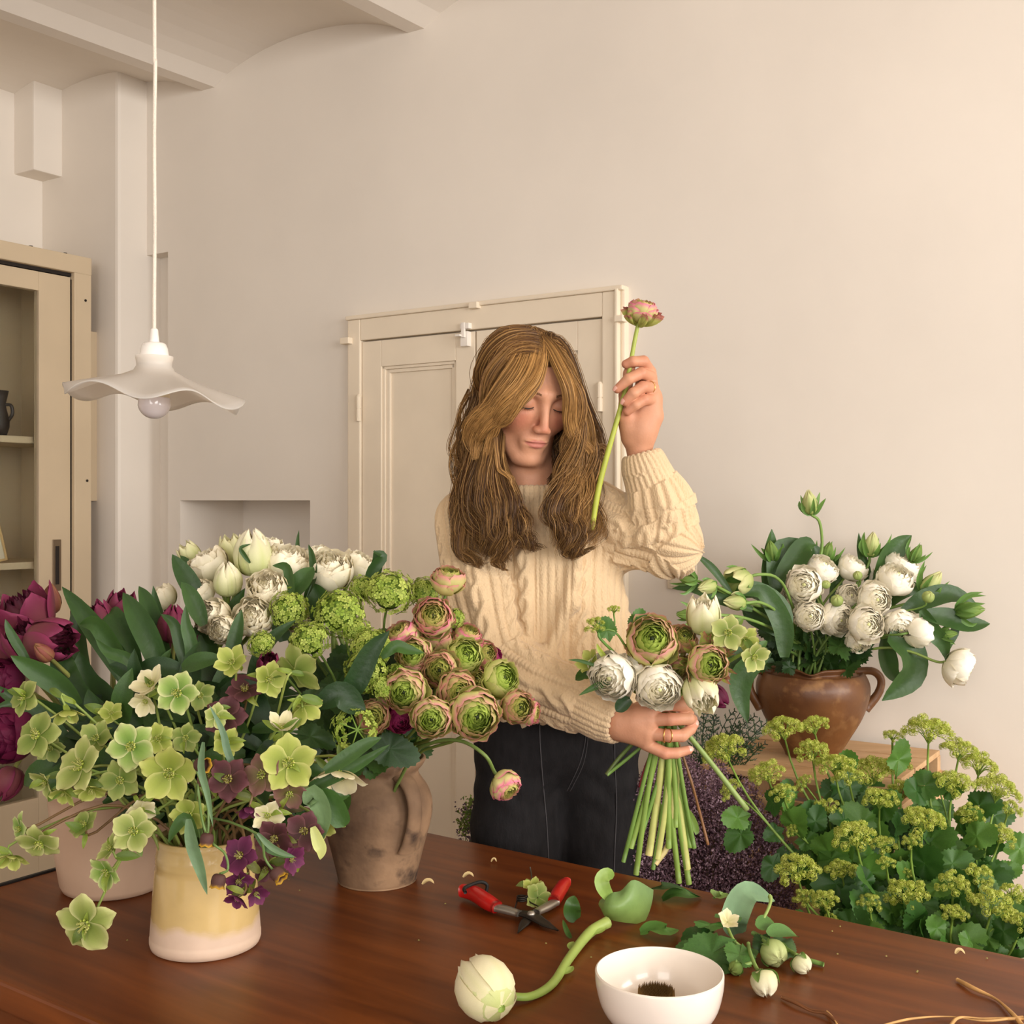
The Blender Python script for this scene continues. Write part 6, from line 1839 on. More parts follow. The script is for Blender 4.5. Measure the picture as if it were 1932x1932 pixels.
# ================================================================ the woman: surfaces grown from blended rounded volumes
def cone(p, a, b, ra, rb):
    a, b = V3(a), V3(b); ba = b - a
    t = np.clip((p - a) @ ba / (ba @ ba), 0, 1)
    return np.linalg.norm(p - a - t[:, None] * ba, axis=1) - (ra + (rb - ra) * t)
def ell(p, c, r):
    q = (p - V3(c)); r = V3(r)
    k0 = np.linalg.norm(q / r, axis=1); k1 = np.linalg.norm(q / (r * r), axis=1) + 1e-9
    return k0 * (k0 - 1) / k1
def smin(a, b, k):
    h = np.clip(.5 + .5 * (b - a) / k, 0, 1)
    return b * (1 - h) + a * h - k * h * (1 - h)
def smax(a, b, k):
    return -smin(-a, -b, k)
def chain(p, pts, k=.0):
    d = None
    for (a, ra), (b, rb) in zip(pts[:-1], pts[1:]):
        e = cone(p, a, b, ra, rb)
        d = e if d is None else (np.minimum(d, e) if k == 0 else smin(d, e, k))
    return d

def nets(f, o, h):
    s = f < 0
    n = np.array(f.shape) - 1
    cnt = sum(s[i:i + n[0], j:j + n[1], k:k + n[2]].astype(np.int8) for i in (0, 1) for j in (0, 1) for k in (0, 1))
    act = (cnt > 0) & (cnt < 8)
    ids = np.argwhere(act)
    idx = np.full(act.shape, -1); idx[act] = np.arange(len(ids))
    acc = np.zeros((len(ids), 3)); w = np.zeros(len(ids))
    for ax in range(3):
        for a in (0, 1):
            for b in (0, 1):
                off = np.zeros(3, int); oth = [q for q in range(3) if q != ax]
                off[oth[0]], off[oth[1]] = a, b
                off2 = off.copy(); off2[ax] = 1
                A = ids + off; B = ids + off2
                fa = f[A[:, 0], A[:, 1], A[:, 2]]; fb = f[B[:, 0], B[:, 1], B[:, 2]]
                m = (fa < 0) != (fb < 0)
                t = np.where(m, fa / np.where(m, fa - fb, 1), 0)
                pos = A + t[:, None] * (B - A)
                acc[m] += pos[m]; w[m] += 1
    V = acc / w[:, None] * h + o
    Q = []
    for ax in range(3):
        o1, o2 = [(1, 2), (2, 0), (0, 1)][ax]
        sl0 = [slice(None)] * 3; sl1 = [slice(None)] * 3
        sl0[ax] = slice(0, -1); sl1[ax] = slice(1, None)
        ch = s[tuple(sl0)] != s[tuple(sl1)]
        e = np.argwhere(ch)
        e = e[(e[:, o1] > 0) & (e[:, o2] > 0) & (e[:, o1] < f.shape[o1] - 1) & (e[:, o2] < f.shape[o2] - 1)]
        ins = s[e[:, 0], e[:, 1], e[:, 2]]
        d1 = np.zeros(3, int); d1[o1] = 1; d2 = np.zeros(3, int); d2[o2] = 1
        g = lambda c: idx[c[:, 0], c[:, 1], c[:, 2]]
        q = np.stack([g(e - d1 - d2), g(e - d2), g(e), g(e - d1)], 1)
        q[~ins] = q[~ins][:, ::-1]
        Q.append(q)
    Q = np.vstack(Q)
    return V, Q[(Q >= 0).all(1)]

def grow(fn, lo, hi, h, relax=1):
    """polygon surface of fn = 0 inside the box lo..hi at spacing h"""
    lo, hi = V3(lo), V3(hi)
    n = np.ceil((hi - lo) / (4 * h)).astype(int)
    g = [lo[i] + (np.arange(n[i]) + .5) * 4 * h for i in range(3)]
    Xc = np.stack(np.meshgrid(*g, indexing='ij'), -1).reshape(-1, 3)
    dc = fn(Xc).reshape(n)
    near = np.abs(dc) < 4 * h * 1.6
    f = np.repeat(np.repeat(np.repeat(dc, 4, 0), 4, 1), 4, 2)
    m = np.repeat(np.repeat(np.repeat(near, 4, 0), 4, 1), 4, 2)
    ii = np.argwhere(m)
    out = np.empty(len(ii))
    for a in range(0, len(ii), 400000):
        out[a:a + 400000] = fn(lo + (ii[a:a + 400000] + .5) * h)
    f[m] = out
    V, Q = nets(f, lo + .5 * h, h)
    for _ in range(relax):                            # ease each vertex towards its neighbours
        acc = np.zeros_like(V); w = np.zeros(len(V))
        for a, b in ((0, 1), (1, 2), (2, 3), (3, 0)):
            np.add.at(acc, Q[:, a], V[Q[:, b]]); np.add.at(w, Q[:, a], 1)
            np.add.at(acc, Q[:, b], V[Q[:, a]]); np.add.at(w, Q[:, b], 1)
        V = V * .5 + .5 * acc / np.maximum(w, 1)[:, None]
    return V, Q
def grad(fn, V, e=.002):
    G = np.stack([fn(V + V3(d) * e) - fn(V - V3(d) * e) for d in ((1, 0, 0), (0, 1, 0), (0, 0, 1))], 1)
    return G / (np.linalg.norm(G, axis=1, keepdims=True) + 1e-9)
def hit(fn, px, py, y0=1.7, y1=2.3):
    """where the sight line through px, py meets the surface"""
    Y = np.linspace(y0, y1, 400)
    pts = np.stack([(px - CX) / F * Y, Y, H - (py - CY) / F * Y], 1)
    d = fn(pts)
    k = int(np.argmax(d < 0)) if (d < 0).any() else int(np.argmin(d))
    return pts[k]

YP = 2.07
u1 = YP / F                                            # metres per photo pixel at the woman
def PP(px, py, dy=0.): return P(px, py, YP + dy)

# ---- head
HR = (Matrix.Rotation(math.radians(24), 3, 'Z') @ Matrix.Rotation(math.radians(3.5), 3, 'Y') @ Matrix.Rotation(math.radians(27), 3, 'X'))
HRn = V3(HR)
HS = 1.0
HC = P(1026, 762, 1.955) - HRn @ V3((0, -.078, 0)) * HS      # head centre, from the point between the eyes
def hl(p): return ((p - HC) @ HRn) / HS
def hw(q): return HC + HRn @ (V3(q) * HS)
def skull(q):
    d = ell(q, (0, .018, .020), (.072, .092, .066))
    return smin(d, ell(q, (0, -.028, -.030), (.056, .055, .080)), .03)
def head_f(p):
    q = hl(p); s = q.copy(); s[:, 0] = np.abs(s[:, 0])
    d = skull(s)
    d = smin(d, ell(s, (.037, -.055, -.026), (.024, .024, .024)), .03)
    d = smin(d, cone(s, (.050, .000, -.058), (.016, -.066, -.101), .017, .017), .022)
    d = smin(d, ell(s, (0, -.077, -.101), (.018, .016, .014)), .016)
    d = smin(d, cone(s, (.006, -.083, .018), (.044, -.066, .016), .008, .008), .016)
    d = smax(d, -ell(s, (.031, -.098, -.001), (.018, .020, .012)), .012)
    d = smin(d, cone(s, (0, -.084, .004), (0, -.1035, -.036), .0066, .0078), .013)
    d = smin(d, ell(s, (.0096, -.0965, -.0405), (.0062, .009, .0058)), .008)
    d = smax(d, -ell(s, (.0058, -.104, -.0485), (.0030, .005, .0028)), .002)
    d = smin(d, ell(s, (.031, -.0735, -.002), (.0150, .0135, .0120)), .004)
    d = smin(d, ell(s, (0, -.080, -.068), (.026, .011, .020)), .014)
    d = smin(d, ell(s, (.006, -.0905, -.0635), (.0120, .0048, .0023)), .004)
    d = smin(d, ell(s, (.008, -.0870, -.0645), (.0135, .0050, .0019)), .003)
    d = smin(d, ell(s, (0, -.0895, -.0722), (.0135, .0052, .0032)), .004)
    d = smax(d, -cone(s, (0, -.0965, -.0676), (.022, -.0875, -.0685), .0014, .0010), .0025)
    d = smin(d, ell(s, (.069, .018, -.014), (.008, .016, .028)), .008)
    return d * HS
NB = PP(1002, 950, .0)
def neck_f(p):
    return chain(p, [(hw((0, .012, -.055)), .050), (NB + V3((0, .0, .015)), .052), (NB + V3((0, .01, -.06)), .075)], .02)
def upper_f(p):
    return smin(head_f(p), neck_f(p), .018)

# ---- hands: wrist, palm, five fingers each
def hpts(rows): return [(P(x, y, Y), r * u1) for x, y, Y, r in rows]
RH = dict(                                            # raised left hand
    palm=[hpts([(1207, 872, 1.995, 22), (1206, 838, 1.99, 24), (1212, 800, 1.985, 25)]),
          hpts([(1212, 808, 1.985, 24), (1226, 752, 1.982, 19), (1226, 702, 1.985, 12)]),
          hpts([(1206, 815, 1.985, 24), (1214, 760, 1.985, 20), (1212, 715, 1.99, 12)]),
          hpts([(1214, 820, 1.985, 20), (1234, 785, 1.980, 16), (1233, 750, 1.978, 13)])],
    fingers=[hpts([(1224, 698, 1.985, 11), (1214, 682, 1.965, 10.5), (1194, 682, 1.955, 9.5), (1181, 687, 1.958, 8)]),
             hpts([(1228, 712, 1.980, 11.5), (1210, 704, 1.955, 10.5), (1186, 715, 1.945, 10), (1165, 734, 1.948, 8)]),
             hpts([(1232, 732, 1.976, 11.5), (1213, 730, 1.950, 10.5), (1195, 742, 1.942, 10), (1180, 758, 1.946, 8.5)]),
             hpts([(1233, 754, 1.974, 11), (1216, 754, 1.952, 10), (1199, 764, 1.946, 9.2), (1184, 776, 1.950, 8)])],
    thumb=hpts([(1190, 825, 1.985, 18), (1181, 785, 1.975, 16), (1180, 745, 1.975, 11), (1187, 704, 1.972, 9.5), (1190, 692, 1.972, 8)]))
LH = dict(                                            # right hand round the stems
    palm=[hpts([(1135, 1352, 1.885, 25), (1168, 1362, 1.865, 25), (1200, 1362, 1.848, 22)]),
          hpts([(1172, 1356, 1.862, 22), (1228, 1340, 1.842, 14)]),
          hpts([(1176, 1362, 1.860, 23), (1226, 1362, 1.838, 15)]),
          hpts([(1176, 1368, 1.860, 23), (1222, 1384, 1.838, 14)]),
          hpts([(1172, 1372, 1.862, 20), (1218, 1401, 1.842, 12)])],
    fingers=[hpts([(1232, 1332, 1.842, 11), (1262, 1330, 1.833, 10.4), (1293, 1332, 1.842, 10.2), (1300, 1340, 1.864, 9.6), (1290, 1343, 1.882, 8.6)]),
             hpts([(1228, 1358, 1.838, 11.4), (1264, 1357, 1.828, 10.8), (1299, 1356, 1.839, 10.4), (1305, 1358, 1.862, 9.6), (1292, 1360, 1.882, 8.6)]),
             hpts([(1224, 1384, 1.838, 11.2), (1262, 1388, 1.827, 10.4), (1287, 1388, 1.834, 10.3), (1303, 1376, 1.846, 9), (1310, 1367, 1.852, 7.6)]),
             hpts([(1219, 1404, 1.842, 11), (1254, 1421, 1.834, 10), (1276, 1421, 1.837, 9), (1299, 1415, 1.846, 7.6)])],
    thumb=hpts([(1178, 1352, 1.872, 17), (1215, 1336, 1.892, 14), (1255, 1330, 1.905, 11.5), (1284, 1324, 1.902, 10), (1296, 1320, 1.898, 8.5)]))
def hand_f(hd):
    def fn(p):
        d = None
        for c in hd['palm']:
            e = chain(p, c, .006); d = e if d is None else smin(d, e, .012)
        for c in hd['fingers']:
            d = smin(d, chain(p, c, .002), .0013)
        return smin(d, chain(p, hd['thumb'], .006), .008)
    return fn
rh_f, lh_f = hand_f(RH), hand_f(LH)

def bounds(pts, pad):
    a = np.array(pts); return a.min(0) - pad, a.max(0) + pad
body = MB()
SK, SKR, SKD = col(202, 146, 114), col(194, 118, 94), col(158, 102, 78)
V, Q = grow(upper_f, np.minimum(hw((-.1, -.13, -.13)), np.minimum(hw((.1, .13, .14)), NB - .1)) - .06, np.maximum(hw((-.1, -.13, -.13)), hw((.1, .13, .14))) + .06, .0021)
q = hl(V); ax = np.abs(q[:, 0])
C = np.tile(SK, (len(V), 1))
def blend(C, c, w): return C * (1 - w[:, None]) + V3(c) * w[:, None]
C = blend(C, SKR, .75 * np.exp(-((ax - .036) / .020) ** 2 - ((q[:, 2] + .030) / .024) ** 2) * (q[:, 1] < -.02))
C = blend(C, SKR, .6 * np.exp(-(ax / .012) ** 2 - ((q[:, 2] + .036) / .014) ** 2) * (q[:, 1] < -.08))
C = blend(C, SKD, .45 * np.exp(-((ax - .031) / .018) ** 2 - ((q[:, 2] - .006) / .010) ** 2) * (q[:, 1] < -.05))
lipw = np.clip(1.25 - ((q[:, 0] / .0195) ** 2 + ((q[:, 2] + .0678 + .0018 * np.exp(-(q[:, 0] / .004) ** 2)) / (.0078 - .0032 * (ax / .020) ** 2 * (ax < .020) - 0 * ax)) ** 2), 0, 1)
lipw = np.where((q[:, 1] < -.075) & (ax < .020), np.clip(lipw * 2.5, 0, 1), 0)
C = blend(C, col(182, 106, 96), .8 * lipw)
body.add(V, Q, C)
hv = []
for fn, hd in ((rh_f, RH), (lh_f, LH)):
    pts = [p for c in hd['palm'] + hd['fingers'] + [hd['thumb']] for p, r in c]
    lo, hi = bounds(pts, .035)
    V, Q = grow(fn, lo, hi, .0012)
    tips = np.array([c[-1][0] for c in hd['fingers']] + [hd['thumb'][-1][0]] + [c[1][0] for c in hd['fingers']])
    dm = np.min(np.linalg.norm(V[:, None] - tips[None], axis=2), axis=1)
    C = blend(np.tile(SK, (len(V), 1)), SKR, .55 * np.exp(-(dm / .014) ** 2))
    body.add(V, Q, C)
# torso and legs inside the clothes, so that the figure is whole
M_skin = mat('skin', attr=True, rough=.5, var=.05, vscale=70, spec=.35, bump=.1, bscale=300, sss=.05)
woman = Thing('person', 'woman in a cream cable knit sweater and dark jeans, looking down while holding flowers', 'person', V3((PP(1050, 1500)[0], YP, 0)))

# ---- sweater
sq = 1.4
def flat(p, yc):
    s = p.copy(); s[:, 1] = (s[:, 1] - yc) * sq + yc; return s
ULs = [(PP(884, 990, -.005), 64 * u1), (PP(908, 1120, -.045), 68 * u1), (PP(934, 1245, -.075), 66 * u1)]
FLs = [(PP(934, 1245, -.075), 66 * u1), (PP(1000, 1285, -.105), 60 * u1), (PP(1075, 1315, -.14), 50 * u1), (PP(1135, 1344, -.18), 42 * u1), (PP(1164, 1358, -.20), 40 * u1)]
URs = [(PP(1118, 968, .0), 60 * u1), (PP(1190, 1005, -.03), 62 * u1), (PP(1262, 1024, -.06), 58 * u1)]
FRs = [(PP(1262, 1024, -.06), 60 * u1), (PP(1244, 950, -.07), 56 * u1), (PP(1218, 885, -.08), 38 * u1), (PP(1213, 866, -.08), 34 * u1)]
def torso_f(p):
    s = flat(p, YP)
    d = chain(s, [(PP(1000, 958), 56 * u1), (PP(900, 992), 58 * u1)], 0)
    d = smin(d, chain(s, [(PP(1000, 958), 56 * u1), (PP(1112, 970), 56 * u1)], 0), .03)
    d = smin(d, ell(s, PP(1030, 1090), V3((144, 140, 150)) * u1), .05)
    d = smin(d, ell(s, PP(1044, 1230), V3((150, 138, 170)) * u1), .05)
    d = smin(d, ell(s, PP(1052, 1320), V3((150, 142, 80)) * u1), .04)
    d = smax(d, (PP(1050, 1372)[2] + 0 * p[:, 2]) - p[:, 2], .012)
    return d / 1.15
def sweater_f(p):
    d = torso_f(p)
    d = smin(d, smin(chain(p, ULs, .02), chain(p, FLs, .02), .02), .010)
    d = smin(d, chain(p, URs, .02), .030)
    d = smin(d, chain(p, FRs, .02), .016)
    d = smin(d, cone(p, NB + V3((0, -.002, -.055)), NB + V3((0, -.004, -.002)), .088, .057), .03)
    # collar
    s = p - (NB + V3((-.002, -.006, .006)))
    ring = np.sqrt((np.linalg.norm(s[:, :2] * V3((1, 1.0)), axis=1) - .056) ** 2 + (s[:, 2] * .55 - s[:, 1] * -.10) ** 2) - .009
    d = smin(d, ring, .008)
    # drape folds running from the right shoulder to the middle, and at the inner elbows
    for a, b, r, k in (((1088, 1030, -.096), (1074, 1140, -.100), 10, .020), ((1074, 1140, -.100), (1030, 1246, -.104), 10, .020), ((992, 1060, -.085), (1000, 1200, -.095), 8, .018),
                       ((1240, 1010, -.115), (1180, 1025, -.09), 11, .012), ((1262, 975, -.125), (1222, 1000, -.11), 9, .012), ((905, 1085, -.10), (965, 1100, -.09), 8, .012)):
        d = smin(d, cone(p, PP(*a), PP(*b), r * u1, r * u1 * .7), k)
    # cuffs end in an opening round the wrist
    for c in (FLs, FRs):
        ax_ = unit(c[-1][0] - c[-2][0]); e = (p - (c[-1][0] + ax_ * .012)) @ ax_
        nr = np.linalg.norm(p - c[-1][0], axis=1) < .075
        d = np.where(nr, smax(d, e, .006), d)
        bore = cone(p, c[-1][0] - ax_ * .03, c[-1][0] + ax_ * .05, c[-1][1] - .007, c[-1][1] - .006)
        d = np.where(nr, smax(d, -bore, .003), d)
    nk = cone(p, NB + V3((0, .0, .042)), NB + V3((-.004, -.006, .12)), .048, .056)
    return smax(d, -nk, .004)
allp = [c for L_ in (ULs, FLs, URs, FRs) for c, r in L_] + [PP(1050, 1380), PP(900, 1000, .15), PP(1190, 1300, -.1), NB + V3((0, 0, .05))]
lo, hi = bounds(allp, .10)
V, Q = grow(sweater_f, lo, hi, .0034, relax=1)
# one level of splitting to carry the knit relief
def split(V, Q):
    E = np.sort(np.vstack([Q[:, [0, 1]], Q[:, [1, 2]], Q[:, [2, 3]], Q[:, [3, 0]]]), 1)
    U, inv = np.unique(E, axis=0, return_inverse=True); inv = inv.ravel()
    n = len(V); m = len(Q)
    mid = (V[U[:, 0]] + V[U[:, 1]]) / 2; cen = V[Q].mean(1)
    e = [n + inv[i * m:(i + 1) * m] for i in range(4)]; c = n + len(U) + np.arange(m)
    NQ = np.vstack([np.stack([Q[:, i], e[i], c, e[i - 1]], 1) for i in range(4)])
    return np.vstack([V, mid, cen]), NQ
V, Q = split(V, Q)
N_ = grad(sweater_f, V, .004)
def along(p, pts):
    """length along a limb's centre line, angle round it, distance from it"""
    best = np.full(len(p), 9.); L0 = 0; S_ = np.zeros(len(p)); A_ = np.zeros(len(p)); T_ = np.zeros(len(p))
    for (a, ra), (b, rb) in zip(pts[:-1], pts[1:]):
        ba = b - a; L_ = np.linalg.norm(ba); t = np.clip((p - a) @ ba / (ba @ ba), -.1, 1.1)
        r = p - a - t[:, None] * ba; dd = np.linalg.norm(r, axis=1)
        d = dd / np.maximum(ra + (rb - ra) * np.clip(t, 0, 1), 1e-4)
        k = unit(ba); f1 = unit(V3((0, -1, 0)) - k * np.dot((0, -1, 0), k)); f2 = np.cross(k, f1)
        an = np.arctan2(r @ f2, r @ f1)
        m = d < best
        best[m] = d[m]; S_[m] = L0 + t[m] * L_; A_[m] = (an * (ra + rb) / 2)[m]
        L0 += L_
    return S_, A_, best
def cable(s, w, w0, half, per, hgt):
    """two strands plaited about w0, and the gutters beside them"""
    x = (w - w0) / half
    ph = 2 * math.pi * s / per
    a1 = .5 * np.sin(ph); a2 = -.5 * np.sin(ph)
    g = lambda c, over: np.exp(-((x - c) / .42) ** 2) * (1 + .35 * over)
    top = np.cos(ph)
    v = np.maximum(g(a1, top), g(a2, -top))
    return hgt * v * (np.abs(x) < 1.35) - hgt * .7 * np.exp(-((np.abs(x) - 1.35) / .2) ** 2)
def ribs(w, per, hgt): return hgt * (np.abs(np.cos(math.pi * w / per)) ** .7 - .6)
armL = ULs + FLs[1:]; armR = URs + FRs[1:]
sL, wL, bL = along(V, armL); sR_, wR, bR = along(V, armR)
LL = sum(np.linalg.norm(b[0] - a[0]) for a, b in zip(armL[:-1], armL[1:])); LR = sum(np.linalg.norm(b[0] - a[0]) for a, b in zip(armR[:-1], armR[1:]))
dT_ = torso_f(V)
isL = (bL < 1.14) & (dT_ > -.002) | (bL < 1.06); isR = (bR < 1.14) & (dT_ > -.002) | (bR < 1.06)
def sleeve(s, w, L_):
    d = cable(s, w, .004, .017, .085, .0062) + cable(s + .03, w, .060, .013, .06, .0046) + cable(s + .05, w, -.052, .013, .06, .0046)
    side = np.minimum(np.abs(w - .034), np.abs(w + .026))
    d += np.where(side < .009, .0016 * np.abs(np.sin(math.pi * s / .0075)), 0)
    cuff = ribs(w, .0105, .0030)
    k = np.clip((s - (L_ - .062)) / .004, 0, 1)
    return d * (1 - k) + cuff * k
xx = V[:, 0] - PP(1040, 1000)[0]; zc_ = V[:, 2]
flow = xx * (1 + .0 * zc_) + .10 * np.sin((zc_ - .8) * 6) * xx
tor = ribs(flow + .004, .0145, .0030) * (np.abs(((flow + .105) % .105) - .052) > .022) + cable(zc_, ((flow + .105) % .105) - .052, 0, .015, .075, .0052)
neckd = np.linalg.norm(V - NB, axis=1)
kn = np.where(isL, sleeve(sL, wL, LL), np.where(isR, sleeve(sR_, wR, LR), tor * np.clip((neckd - .06) / .02, 0, 1)))
angn = np.arctan2(V[:, 0] - NB[0], -(V[:, 1] - NB[1]))
kn = np.where((neckd < .075) & ~isL & ~isR, ribs(angn * .06, .009, .0022), kn)
V = V + N_ * kn[:, None]
M_knit = mat('cream_knit', col(216, 188, 150), rough=.85, var=.05, vscale=14, spec=.15, sheen=.25)
nt = M_knit.node_tree; N = nt.nodes; L = nt.links; bs = N['Principled BSDF']
tc = [n for n in N if n.type == 'TEX_COORD'][0]
vo = N.new('ShaderNodeTexVoronoi'); vo.inputs['Scale'].default_value = 260
mp = N.new('ShaderNodeMapping'); mp.inputs['Scale'].default_value = (1.3, 1.3, .8); L.new(tc.outputs['Object'], mp.inputs[0]); L.new(mp.outputs[0], vo.inputs['Vector'])
bp = N.new('ShaderNodeBump'); bp.invert = True; bp.inputs['Strength'].default_value = .38; bp.inputs['Distance'].default_value = .003
L.new(vo.outputs['Distance'], bp.inputs['Height']); L.new(bp.outputs[0], bs.inputs['Normal'])
mb = MB(); mb.add(V, Q)
woman.part('sweater', mb, M_knit)

# ---- jeans
hipL, hipR = PP(984, 1440), PP(1122, 1440)
fl = lambda x, z: V3(((x - CX) / F * YP, YP, z))
LGl = [(PP(990, 1420), 92 * u1), (PP(980, 1560), 88 * u1), (PP(978, 1660), 84 * u1), (fl(975, .45), .066), (fl(972, .12), .060)]
LGr = [(PP(1118, 1420), 86 * u1), (PP(1130, 1560), 72 * u1), (PP(1132, 1660), 70 * u1), (fl(1125, .45), .062), (fl(1125, .12), .058)]
def jeans_f(p):
    s = flat(p, YP)
    d = ell(s, PP(1050, 1390), V3((152, 148, 96)) * u1)
    d = smin(d, smin(chain(p, LGl, .02), chain(p, LGr, .02), .010), .025)
    d = smax(d, p[:, 2] - PP(1050, 1335)[2], .01)
    return smax(d, .10 - p[:, 2], .004) / 1.1
V, Q = grow(jeans_f, (PP(860, 1500)[0], YP - .17, .08), (PP(1240, 1500)[0], YP + .17, PP(1050, 1325)[2]), .0062)
Nj = grad(jeans_f, V)
wr = .0018 * np.sin(V[:, 2] * 120 + 3 * np.sin(V[:, 0] * 40)) * np.exp(-((V[:, 2] - PP(1060, 1470)[2]) / .06) ** 2)
V = V + Nj * wr[:, None]
mb = MB(); mb.add(V, Q)
M_denim = mat('dark_denim', col(34, 32, 33), rough=.85, var=.22, vscale=90, stretch=(1, 1, .35), bump=.25, bscale=420, spec=.2)
jn = woman.part('jeans', mb, M_denim)
M_thread = mat('seam_thread', col(78, 75, 77), rough=.8)
def seam(pts, r):
    q_ = spline([(x, y, 0) for x, y in pts], 40)
    path = np.array([hit(jeans_f, x, y) for x, y, z in q_])
    path = np.array([p + V3((0, -.0016, 0)) for p in path])
    o = woman.part('seam', MB().tube(path, r, 5), M_thread, parent=jn); return o
seam([(1018, 1352), (1019, 1400), (1024, 1470), (1032, 1560), (1036, 1650)], .0010)
seam([(1159, 1390), (1160, 1440), (1163, 1520), (1160, 1600), (1158, 1650)], .0010)
seam([(1106, 1378), (1102, 1410), (1092, 1445), (1070, 1492)], .0007)
seam([(1110, 1378), (1107, 1412), (1098, 1448), (1074, 1496)], .0006)
for X_, leg in ((975, LGl), (1125, LGr)):
    c = fl(X_, 0); mb = MB()
    rows_ = []
    for t in np.linspace(0, 1, 12):
        w = .038 + .012 * math.sin(math.pi * t) - .02 * max(0, t - .85) / .15; y_ = .05 - .25 * t; h_ = .10 * (1 - t) ** 1.5 + .045 * math.sin(math.pi * min(1, t * .6 + .38))
        a = np.linspace(0, math.pi, 9)
        rows_.append(np.stack([c[0] + w * np.cos(a), np.full(9, c[1] + y_), np.maximum(.002, h_ * np.sin(a))], 1))
    G_ = np.array(rows_); mb.grid(G_)
    Gb = G_.copy(); Gb[:, :, 2] = .001; mb.grid(Gb[:, ::-1])
    woman.part('shoe', mb, mat('dark_shoe', col(46, 40, 38), rough=.5))
def torso_under(p):
    d = ell(p, PP(1035, 1120, .02), V3((118, 78, 180)) * u1)
    return smin(d, neck_f(p), .03)
V, Q = grow(torso_under, (PP(890, 1100)[0], YP - .12, PP(1000, 1330)[2]), (PP(1180, 1100)[0], YP + .14, PP(1000, 945)[2]), .008)
body.add(V, Q, SK)
bd = woman.part('body', body, M_skin)

# ---- face details
M_lash = mat('lash', col(48, 34, 26), rough=.6)
M_brow = mat('brow', col(140, 98, 66), rough=.7)
def on_head(q):
    """a point of the face under local x, z, found along the facing axis"""
    ys = np.linspace(-.135, -.03, 300)
    p = np.array([hw((q[0], y, q[1])) for y in ys]); d = head_f(p)
    return p[int(np.argmax(d < 0))]
fw = HRn @ V3((0, -1, 0))
for s_ in (1, -1):
    mb = MB()
    arc = [on_head((s_ * (.031 + .0135 * math.sin(a)), -.0055 - .0030 * math.cos(a) + (.0012 if a > .6 else 0))) + fw * .0004 for a in np.linspace(-1.35, 1.35, 15)]
    mb.tube(arc, [.0003] + [.0009] * 4 + [.0012] * 6 + [.0009] * 3 + [.0004], 5)
    for i in range(2, 14):
        b = arc[i]; dr = unit(fw * .8 + HRn @ V3((s_ * (i - 6) * .06, 0, -.55)))
        mb.tube([b, b + dr * .0035, b + dr * .006 + HRn @ V3((0, 0, .0008))], [.0004, .0003, .0001], 4)
    woman.part('eyelashes', mb, M_lash)
    mb = MB()
    for i in range(60):
        t = i / 59; x = .013 + .036 * t; z = .0175 + .0055 * math.sin(math.pi * (t * .75 + .05)) - .004 * t + jit(.0016) * (1 - .5 * t)
        b = on_head((s_ * x, z)); e = on_head((s_ * (x + .006), z + .0018 - .003 * t))
        mb.tube([b + fw * .0003, (b + e) / 2 + fw * .0010, e + fw * .0005], [.0006, .0006, .0002], 4)
    woman.part('eyebrow', mb, M_brow)
M_nail = mat('nail', col(232, 178, 160), rough=.25, coat=.4)
def nail(c, f_prev, r, side):
    """a small curved nail on the finger tip c"""
    d = unit(c - f_prev); up = unit(V3(side) - d * np.dot(side, d)); sd = np.cross(d, up)
    G_ = np.zeros((5, 5, 3))
    for i, a in enumerate(np.linspace(-.2, 1.0, 5)):
        for j, b in enumerate(np.linspace(-1, 1, 5)):
            G_[i, j] = c + d * r * a * (1 - .15 * b * b) + sd * r * .66 * b * (1 - .2 * max(0, a) ** 2) + up * r * (1.03 * math.sqrt(max(.05, 1 - .42 * b * b)) - .35 * max(0, a) ** 2)
    woman.part('nail', MB().grid(G_), M_nail)
for c in (LH['fingers'][2], LH['fingers'][3]): nail(c[-1][0], c[-2][0], c[-1][1], (.3, -.75, .5))
for c in (RH['fingers'][1], RH['fingers'][2]): nail(c[-1][0], c[-2][0], c[-1][1], (-.4, -.6, .5))
M_gold = mat('gold', col(214, 170, 96), rough=.25, metal=.9, var=.05)
def ring(c0, c1, t, r, w):
    c = c0 + (c1 - c0) * t; B = V3(basis(unit(c1 - c0)))
    mb = MB(); a = np.linspace(0, 6.283, 33)
    mb.tube([c + B @ V3((r * math.cos(q_), r * math.sin(q_), 0)) for q_ in a], w, 6)
    woman.part('ring', mb, M_gold)
f_ = LH['fingers'][2]
ring(f_[0][0], f_[1][0], .82, .0108, .0010); ring(f_[1][0], f_[2][0], .02, .0106, .0009)
f_ = RH['fingers'][2]; ring(f_[0][0], f_[1][0], .35, .0109, .0008)

